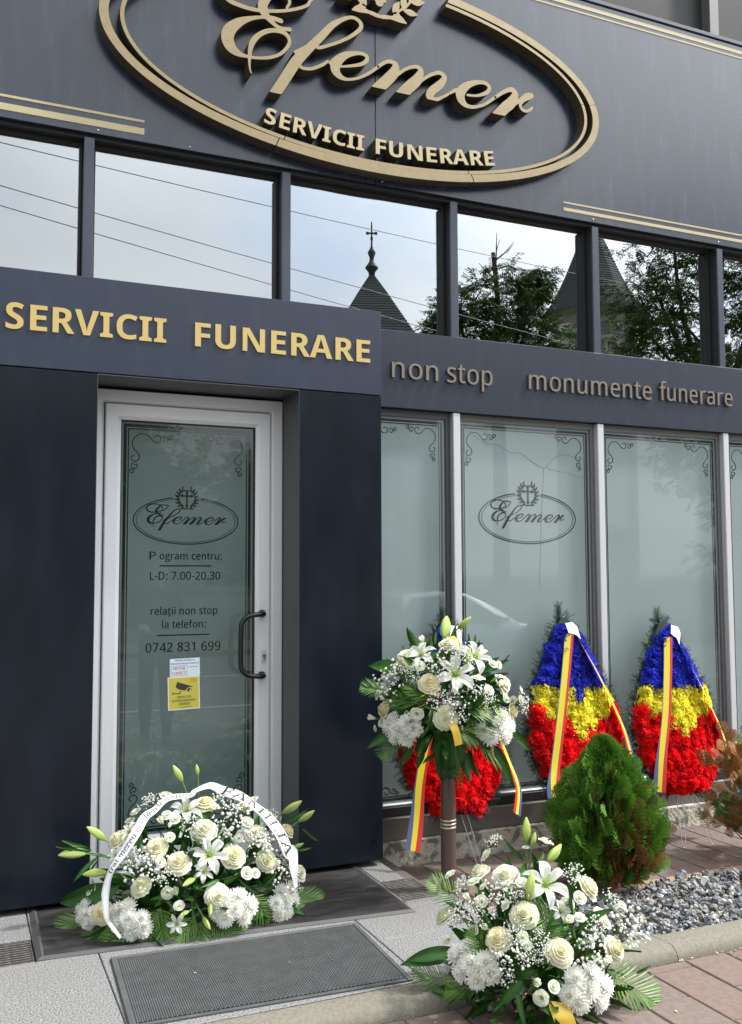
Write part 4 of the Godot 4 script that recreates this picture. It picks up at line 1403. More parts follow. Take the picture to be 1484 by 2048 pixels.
func stamen_mesh() -> ArrayMesh:
	var m := MB.new()
	for i in 6:
		var g := TAU * i / 6 + 0.3
		m.col = Color(0.62, 0.70, 0.38)
		m.tube([Vector3(0, 0, 0), Vector3(0.10 * cos(g), 0.35, 0.10 * sin(g)), Vector3(0.26 * cos(g), 0.68, 0.26 * sin(g))], 0.013, 5)
	m.col = Color(0.55, 0.66, 0.34)
	m.tube([Vector3(0, 0, 0), Vector3(0.02, 0.45, 0), Vector3(0.05, 0.82, 0.03)], [0.02, 0.018, 0.035], 6)
	m.col = Color(0.30, 0.42, 0.12)
	m.lathe(Transform3D(), [Vector2(0.0, -0.3), Vector2(0.07, -0.2), Vector2(0.16, 0.12)], 8)
	return m.mesh()

func make_lily(parent: Node3D, x: Transform3D, sd: int) -> void:
	var l := Node3D.new()
	l.name = "lily"
	parent.add_child(l, true)
	l.transform = x
	rng.seed = 7700 + sd
	for i in 6:
		var b := Basis(Vector3.UP, TAU * i / 6 + rnd(-0.08, 0.08)) * Basis(Vector3.BACK, rnd(-0.12, 0.16) - (0.06 if i % 2 else 0.0))
		obj("petal", shared.lily_wide if i % 2 else shared.lily_narrow, M.petal, l, placed(Vector3(0, 0.012 * (i % 2), 0), b))
	obj("stamens", shared.stamens, M.petal, l)

func mum_head_mesh(sd: int) -> ArrayMesh:
	rng.seed = 5300 + sd
	var m := MB.new()
	var n := 76
	for i in n:
		var f := float(i) / n
		var g := i * 2.39996
		var el := lerpf(1.5, -0.25, pow(f, 0.8))
		var len_ := lerpf(0.58, 1.0, pow(f, 0.6)) * rnd(0.88, 1.1)
		var d := Vector3(cos(el) * cos(g), sin(el), cos(el) * sin(g))
		var side := Vector3(-sin(g), 0, cos(g))
		var up := side.cross(d).normalized() * -1.0
		if up.y < 0:
			up = -up
		var w := lerpf(0.10, 0.165, f)
		m.col = Color(0.80, 0.84, 0.66).lerp(Color(0.92, 0.925, 0.91), clampf(f * 6.0, 0, 1))
		var base := Vector3(0, 0.05, 0) + d * 0.08
		var pts := []
		for j in 4:
			var t := float(j) / 3
			var c := base + d * len_ * t + up * len_ * 0.22 * t * t
			var ww: float = w * [0.55, 1.0, 1.0, 0.30][j]
			for s in [-1.0, 0.0, 1.0]:
				pts.append(c + side * ww * s + up * (0.05 * absf(s)))
		m.sheet(pts, 3, 4)
	m.col = Color(0.80, 0.82, 0.70)
	m.lathe(Transform3D(), [Vector2(0.40, -0.1), Vector2(0.36, 0.22), Vector2(0.0, 0.48)], 10)
	return m.mesh()

func lily_bud_mesh() -> ArrayMesh:
	# from the origin up to y = 1
	var m := MB.new()
	var n := 12
	var prof := [[0.0, 0.035], [0.08, 0.075], [0.25, 0.125], [0.45, 0.145], [0.65, 0.125], [0.85, 0.075], [0.96, 0.035], [1.0, 0.008]]
	for q in prof:
		for k in n:
			var g := TAU * k / n
			var r: float = q[1] * (1.0 + 0.16 * cos(3.0 * g))
			m.col = Color(0.24, 0.38, 0.06).lerp(Color(0.62, 0.70, 0.28), clampf(0.25 + q[0] * 0.7 + 0.2 * cos(3.0 * g), 0, 1))
			m.p(Vector3(r * cos(g), q[0], r * sin(g)))
	for i in prof.size() - 1:
		for k in n:
			var a := i * n + k
			var b := i * n + (k + 1) % n
			m.t(a, b, a + n)
			m.t(a + n, b, b + n)
	return m.mesh()

func gyp_mesh(sd: int) -> ArrayMesh:
	# a loose spray of tiny white double flowers, radius 1
	rng.seed = 5400 + sd
	var m := MB.new()
	for i in 84:
		var d := Vector3(rng.randfn(), rng.randfn() * 0.8 + 0.35, rng.randfn()).normalized()
		var at := d * rnd(0.35, 1.05)
		at.y = at.y * 0.7 + 0.1
		var r := rnd(0.035, 0.085)
		m.col = Color(0.11, 0.16, 0.05)
		if i % 2 == 0:
			m.tube([Vector3(0, -0.6, 0), at * 0.6 + Vector3(0, -0.08, 0), at], 0.007, 3, false)
		m.col = Color(0.86, 0.87, 0.85) * rnd(0.9, 1.0)
		var b := Basis.from_euler(Vector3(rnd(0, TAU), rnd(0, TAU), 0))
		m.lathe(Transform3D(b.scaled_local(Vector3(r, r, r)), at), [Vector2(0, -0.8), Vector2(0.75, -0.5), Vector2(1.0, 0.15), Vector2(0.6, 0.55), Vector2(0, 0.5)], 6)
	m.col = Color(1, 1, 1)
	return m.mesh()

func palm_mesh(sd: int) -> ArrayMesh:
	# a feather leaf along +y, its face towards +z, length 1
	rng.seed = 5500 + sd
	var m := MB.new()
	m.col = Color(0.16, 0.22, 0.05)
	var rib := func(t: float) -> Vector3: return Vector3(0, t, -0.16 * t * t)
	m.tube([rib.call(0.0), rib.call(0.35), rib.call(0.7), rib.call(1.0)], [0.013, 0.011, 0.008, 0.003], 5)
	for i in 14:
		var t := 0.06 + 0.93 * i / 13.0
		var l := 0.56 * sin(PI * clampf(t * 0.80 + 0.20, 0, 1)) + 0.10
		for s in [-1.0, 1.0]:
			var o: Vector3 = rib.call(t)
			var an := lerpf(1.0, 0.42, t) + rnd(-0.05, 0.05)
			var d := Vector3(s * sin(an), cos(an), 0.10 + rnd(-0.08, 0.08)).normalized()
			var side := Vector3(-d.y, d.x, 0).normalized()
			var w := 0.0175
			m.col = Color(0.045, 0.115, 0.018).lerp(Color(0.11, 0.21, 0.035), rng.randf())
			var pts := []
			for j in 5:
				var u := j / 4.0
				var c := o + d * l * u + Vector3(0, 0, -0.16 * l * u * u)
				var ww: float = w * [0.4, 1.0, 1.0, 0.7, 0.05][j]
				pts.append_array([c - side * ww + Vector3(0, 0, 0.006), c, c + side * ww + Vector3(0, 0, 0.006)])
			m.sheet(pts, 3, 5)
	return m.mesh()

func leaf_mesh(wide: float, bend: float, sd: int) -> ArrayMesh:
	# a pointed blade along +y with its face to +z, length 1
	rng.seed = 5600 + sd
	var m := MB.new()
	var nu := 7
	var nv := 12
	for j in nv:
		var t := float(j) / (nv - 1)
		var w := wide * pow(sin(PI * clampf(pow(t, 0.8) * 0.97 + 0.02, 0, 1)), 0.8)
		for i in nu:
			var s := float(i) / (nu - 1) * 2.0 - 1.0
			var vein := 0.5 + 0.5 * cos(s * 16.0)
			m.col = Color(0.022, 0.075, 0.014).lerp(Color(0.05, 0.135, 0.025), vein * 0.5 + 0.3 * exp(-s * s * 30.0))
			m.p(Vector3(s * w, t, bend * sin(t * 2.6) - bend * 0.9 * t + wide * 0.35 * absf(s) + 0.012 * sin(t * 9.0 + s * 2.0) * absf(s)))
	for j in nv - 1:
		for i in nu - 1:
			var a := j * nu + i
			m.t(a, a + nu, a + 1)
			m.t(a + 1, a + nu, a + nu + 1)
	return m.mesh()

func make_flower_meshes() -> void:
	shared.rose = []
	shared.eus = []
	shared.budr = []
	shared.mum = []
	shared.gyp = []
	shared.palm = []
	for k in 4:
		shared.rose.append(rose_mesh(k, [1.0, 0.8, 1.1, 0.9][k]))
		shared.eus.append(eustoma_mesh(k))
	for k in 2:
		shared.budr.append(bud_round_mesh(k))
		shared.palm.append(palm_mesh(k))
	for k in 3:
		shared.mum.append(mum_head_mesh(k))
		shared.gyp.append(gyp_mesh(k))
	shared.lily_wide = lily_petal_mesh(0.36)
	shared.lily_narrow = lily_petal_mesh(0.27)
	shared.stamens = stamen_mesh()
	shared.lbud = lily_bud_mesh()
	shared.leaf_broad = leaf_mesh(0.13, 0.10, 1)
	shared.leaf_big = leaf_mesh(0.17, 0.13, 2)
	shared.leaf_thin = leaf_mesh(0.075, 0.12, 3)

func mm3(a: Array, i: int) -> Vector3:
	return Vector3(a[i], a[i + 1], a[i + 2]) * 0.001

# a basis with y along the blade and z turned towards n
func blade(d: Vector3, n: Vector3) -> Basis:
	var y := d.normalized()
	var x := y.cross(n)
	if x.length() < 0.05:
		x = y.cross(Vector3(0.3, 1, 0.2))
	x = x.normalized()
	return Basis(x, y, x.cross(y))

func bouquet(o: Node3D, data: Dictionary, sd: int, ground: float) -> void:
	var c: Vector3 = data.c
	var r: Vector3 = data.r
	var eye := Vector3(-0.35, 0.25, 0.9).normalized()
	var outward := func(p: Vector3) -> Vector3:
		var e := p - c
		return (Vector3(e.x / (r.x * r.x), e.y / (r.y * r.y), e.z / (r.z * r.z)).normalized() + eye * 0.35 + Vector3(0, 0.25, 0)).normalized()
	var g := RandomNumberGenerator.new()
	g.seed = 40 + sd
	# dark greenery packed inside
	var xs := []
	var tints := []
	for i in 420:
		var d := Vector3(g.randfn(), g.randfn(), g.randfn()).normalized()
		if c.y < 0.2 and d.y < 0.0:
			d.y = -d.y * 0.4
		var p := c + d * r * g.randf_range(0.30, 0.84)
		p.y = maxf(p.y, ground + 0.02)
		var s := g.randf_range(0.07, 0.16)
		var b := blade((d + Vector3(g.randfn(), g.randfn(), g.randfn()) * 0.45).normalized(), Vector3(g.randfn(), g.randfn() + 0.6, g.randfn()))
		xs.append(Transform3D(b.scaled_local(Vector3(s * 1.1, s, s)), p))
		tints.append(Color(0.55, 0.62, 0.6).lerp(Color(1.1, 1.15, 0.8), g.randf()))
	many("foliage", shared.leaf_broad, M.leaf, xs, o, tints)
	var n := 0
	for i in range(0, data.rose.size(), 4):
		var p := mm3(data.rose, i)
		var s: float = data.rose[i + 3] * 0.00112
		var b := facing(outward.call(p) + Vector3(g.randfn(), g.randfn(), g.randfn()) * 0.10, g.randf() * TAU)
		obj("rose", shared.rose[n % 4], M.rose[g.randi() % 4], o, Transform3D(b.scaled_local(Vector3(s, s, s)), p - b.y * s * 0.3))
		n += 1
	for i in range(0, data.lily.size(), 4):
		var p := mm3(data.lily, i)
		var s: float = data.lily[i + 3] * 0.00118
		var b := facing(outward.call(p), g.randf() * TAU)
		make_lily(o, Transform3D(b.scaled_local(Vector3(s, s, s)), p - b.y * s * 0.25), i + sd)
	for i in range(0, data.mum.size(), 4):
		var p := mm3(data.mum, i)
		var s: float = data.mum[i + 3] * 0.001
		var k := Node3D.new()
		k.name = "chrysanthemum"
		o.add_child(k, true)
		var nn: Vector3 = outward.call(p)
		var b := facing(nn)
		k.transform = Transform3D(b, p)
		var spots := [[0.0, 0.0], [0.55, 0.3], [-0.45, 0.45], [-0.35, -0.55], [0.5, -0.5], [0.05, 0.85], [-0.05, -0.9]]
		for q in spots.size():
			var at := Vector3(spots[q][0], 0.18 - 0.35 * (spots[q][0] * spots[q][0] + spots[q][1] * spots[q][1]), spots[q][1]) * s
			var bb := facing(Vector3(spots[q][0] * 0.9, 1.0, spots[q][1] * 0.9), g.randf() * TAU)
			var hs := s * g.randf_range(0.50, 0.60)
			obj("flower_head", shared.mum[q % 3], M.petal, k, Transform3D(bb.scaled_local(Vector3(hs, hs, hs)), at))
	n = 0
	for i in range(0, data.eus.size(), 4):
		var p := mm3(data.eus, i)
		var s: float = data.eus[i + 3] * 0.00112
		var b := facing(outward.call(p) + Vector3(g.randfn(), g.randfn(), g.randfn()) * 0.22, g.randf() * TAU)
		p += b.y * 0.012
		if n % 5 == 3:
			obj("flower_bud", shared.budr[n % 2], M.petal, o, Transform3D(b.scaled_local(Vector3(s, s, s) * 1.3), p))
		else:
			obj("small_flower", shared.eus[n % 4], M.petal, o, Transform3D(b.scaled_local(Vector3(s, s, s)), p))
		n += 1
	for i in range(0, data.bud.size(), 6):
		var a := mm3(data.bud, i)
		var e := mm3(data.bud, i + 3)
		var l := (e - a).length()
		var b := blade(e - a, eye)
		obj("lily_bud", shared.lbud, M.petal, o, Transform3D(b.scaled_local(Vector3(l * 1.15, l, l * 1.15)), a))
		var st := MB.new()
		st.col = Color(0.10, 0.20, 0.04)
		st.tube(smoothed([a + (e - a) * 0.02, a - (e - a).normalized() * 0.06 + (c - a) * 0.12, a.lerp(c, 0.5)], 4), 0.0032, 6)
		obj("stem", st.mesh(), M.leaf, o)
	n = 0
	for i in range(0, data.gyp.size(), 4):
		var p := mm3(data.gyp, i)
		var s: float = data.gyp[i + 3] * 0.0014
		var b := facing(outward.call(p), g.randf() * TAU)
		tag(obj("gypsophila", shared.gyp[n % 3], M.petal, o, Transform3D(b.scaled_local(Vector3(s, s, s)), p + b.y * 0.01)), "", "", "", "stuff")
		n += 1
	for i in range(0, data.leaf.size(), 6):
		var a := mm3(data.leaf, i)
		var e := mm3(data.leaf, i + 3)
		a.y = maxf(a.y, ground + 0.012)
		e.y = maxf(e.y, ground + 0.006)
		var l := (e - a).length()
		var m: Mesh = shared.leaf_thin if l < 0.15 else (shared.leaf_big if l > 0.21 else shared.leaf_broad)
		var b := blade(e - a, eye + Vector3(g.randfn(), g.randfn(), g.randfn()) * 0.35)
		obj("leaf", m, M.leaf, o, Transform3D(b.scaled_local(Vector3(l, l, l)), a))
	n = 0
	for i in range(0, data.palm.size(), 6):
		var a := mm3(data.palm, i)
		var e := mm3(data.palm, i + 3)
		a.y = maxf(a.y, ground + 0.03)
		e.y = maxf(e.y, ground + 0.015)
		var l := maxf((e - a).length(), 0.13) * 1.05
		var b := blade(e - a, eye + Vector3(0, 0.8, 0))
		obj("palm_frond", shared.palm[n % 2], M.leaf, o, Transform3D(b.scaled_local(Vector3(l, l, l)), a))
		n += 1

func ribbon_mesh(path: Array, widths: Array, sides: Array, cols: Array) -> ArrayMesh:
	# a band along path; sides are its cross directions; cols the stripes across it
	var m := MB.new()
	var k := cols.size()
	for s in k:
		m.col = cols[s]
		var pts := []
		for i in path.size():
			var sd: Vector3 = sides[i] if sides.size() > 1 else sides[0]
			var w: float = widths[i] if widths.size() > 1 else widths[0]
			pts.append(path[i] + sd * w * (float(s) / k - 0.5))
			pts.append(path[i] + sd * w * (float(s + 1) / k - 0.5))
		m.sheet(pts, 2, path.size())
	m.col = Color(1, 1, 1)
	return m.mesh()

func build_bouquets() -> void:
	make_flower_meshes()
	var a := thing("flower_arrangement", "low dome of white roses and lilies with lettered white ribbon before the door", "flower arrangement")
	bouquet(a, BOUQUETS.left, 1, 0.008)
	# lettered ribbon laid over the dome
	var raw := []
	for i in range(0, RIBBON.size(), 3):
		raw.append(mm3(RIBBON, i) + Vector3(-0.002, 0.008 + 0.006 * sin(i * 1.3), 0.016 + 0.006 * cos(i * 0.9)))
	var path := smoothed(raw, 6)
	var c: Vector3 = BOUQUETS.left.c
	var sides := []
	var ws := []
	var n := path.size()
	for i in n:
		var d: Vector3 = (path[mini(i + 1, n - 1)] - path[maxi(i - 1, 0)]).normalized()
		var up: Vector3 = (path[i] - c + Vector3(-0.15, 0.0, 0.45)).normalized()
		var sd := d.cross(up).normalized()
		if i > 0 and sd.dot(sides[i - 1]) < 0:
			sd = -sd
		var f := float(i) / (n - 1)
		sides.append(sd.rotated(d, 0.30 * sin(f * 23.0) + 0.18 * sin(f * 41.0 + 1.0)))
		ws.append((0.040 - 0.014 * exp(-pow((f - 0.52) / 0.09, 2.0)) + 0.016 * smoothstep(0.58, 0.72, f)) * (0.35 + 0.65 * smoothstep(0.0, 0.22, f)) * (0.55 + 0.45 * smoothstep(1.0, 0.86, f)))
	var rb := thing("mourning_ribbon", "white satin ribbon with black lettering arched over the low dome of flowers", "ribbon")
	obj("band", ribbon_mesh(path, ws, sides, [Color(0.62, 0.62, 0.62), Color(0.83, 0.83, 0.83), Color(0.85, 0.85, 0.85), Color(0.83, 0.83, 0.83), Color(0.62, 0.62, 0.62)]), M.ribbon, rb)
	ribbon_text(rb, "trai mereu in sufletele noastre", path, sides, 0.165, 0.475, 0.023)
	ribbon_text(rb, "FAMILIA", path, sides, 0.615, 0.885, 0.040)
	var b := thing("flower_arrangement", "round bouquet of white lilies and roses standing on the brown post", "flower arrangement")
	bouquet(b, BOUQUETS.top, 2, 0.30)
	for q in [[[868, 1455, 0.02], [0.012, 0.838, 1.05], [0.022, 0.800, 1.075], [0.040, 0.735, 1.07]], [[0, 0, 0], [0.095, 1.215, 0.90], [0.11, 1.185, 0.93], [0.125, 1.150, 0.94]]]:
		var p := [Vector3(q[1][0], q[1][1], q[1][2]), Vector3(q[2][0], q[2][1], q[2][2]), Vector3(q[3][0], q[3][1], q[3][2])]
		obj("yellow_bow", ribbon_mesh(smoothed(p, 5), [0.036], [Vector3(0.93, 0.25, 0.25)], [Color(0.72, 0.50, 0.06)]), M.ribbon, b)
	var d := thing("flower_arrangement", "tall spreading arrangement of white lilies roses and palm on the kerb", "flower arrangement")
	bouquet(d, BOUQUETS.right, 3, -0.045)
	var yb := [Vector3(-0.165, 0.055, 2.120), Vector3(-0.168, 0.020, 2.155), Vector3(-0.155, -0.020, 2.165), Vector3(-0.135, -0.042, 2.185), Vector3(-0.105, -0.044, 2.22)]
	obj("yellow_bow", ribbon_mesh(smoothed(yb, 5), [0.075], [Vector3(0.93, -0.10, 0.35)], [Color(0.74, 0.52, 0.07)]), M.ribbon, d)
	# the post that carries the round bouquet
	var p := thing("flower_post", "brown metal post with three pale rings carrying the round bouquet", "post", Vector3(0.150, -0.11, 0.755))
	var m := MB.new()
	m.lathe(Transform3D(), [Vector2(0.0, 0.0), Vector2(0.045, 0.0), Vector2(0.044, 0.02), Vector2(0.0375, 0.05), Vector2(0.0365, 0.40), Vector2(0.034, 0.80), Vector2(0.033, 0.90), Vector2(0.0, 0.90)], 28)
	obj("shaft", m.mesh(), M.pole, p)
	for y in [0.395, 0.412, 0.429]:
		var r := MB.new()
		r.lathe(Transform3D(), [Vector2(0.0365, y - 0.0045), Vector2(0.0392, y - 0.003), Vector2(0.0392, y + 0.003), Vector2(0.0365, y + 0.0045)], 28)
		obj("ring", r.mesh(), M.ring, p)
	var fm := MB.new()
	fm.lathe(Transform3D(), [Vector2(0.0, 0.87), Vector2(0.11, 0.875), Vector2(0.125, 0.96), Vector2(0.06, 1.02), Vector2(0.0, 1.02)], 20)
	obj("flower_tray", fm.mesh(), M.dark, p)

func ribbon_text(o: Node3D, text: String, path: Array, sides: Array, f0: float, f1: float, cap: float) -> void:
	var f := font("Droid Serif")
	var t := set_type(text, f)
	var lens := [0.0]
	for i in range(1, path.size()):
		lens.append(lens[i - 1] + (path[i] - path[i - 1]).length())
	var total: float = lens[-1]
	var sx: float = total * (f1 - f0) / (t.r - t.l)
	var sy: float = cap / t.cap
	for g in t.g:
		var mid: float = g[2].get_aabb().get_center().x
		var s: float = total * f0 + (g[1] - t.l + mid) * sx
		var i := 1
		while i < path.size() - 1 and lens[i] < s:
			i += 1
		var d: Vector3 = (path[i] - path[i - 1]).normalized()
		var at: Vector3 = path[i - 1] + d * (s - lens[i - 1])
		var y: Vector3 = sides[i]
		if y.dot(Vector3(-0.75, 0.6, 0.2)) < 0 and f0 < 0.5 or y.dot(Vector3(0.6, 0.75, 0.2)) < 0 and f0 > 0.5:
			y = -y
		var z := d.cross(y).normalized()
		y = z.cross(d).normalized()
		var b := Basis(d * sx, (y + d * 0.18) * sy, z * (0.001 / 0.02))
		obj("letter", g[2], M.ink, o, Transform3D(b, at + z * 0.0012 - d * mid * sx - y * (cap * 0.42 + t.base * sy)))

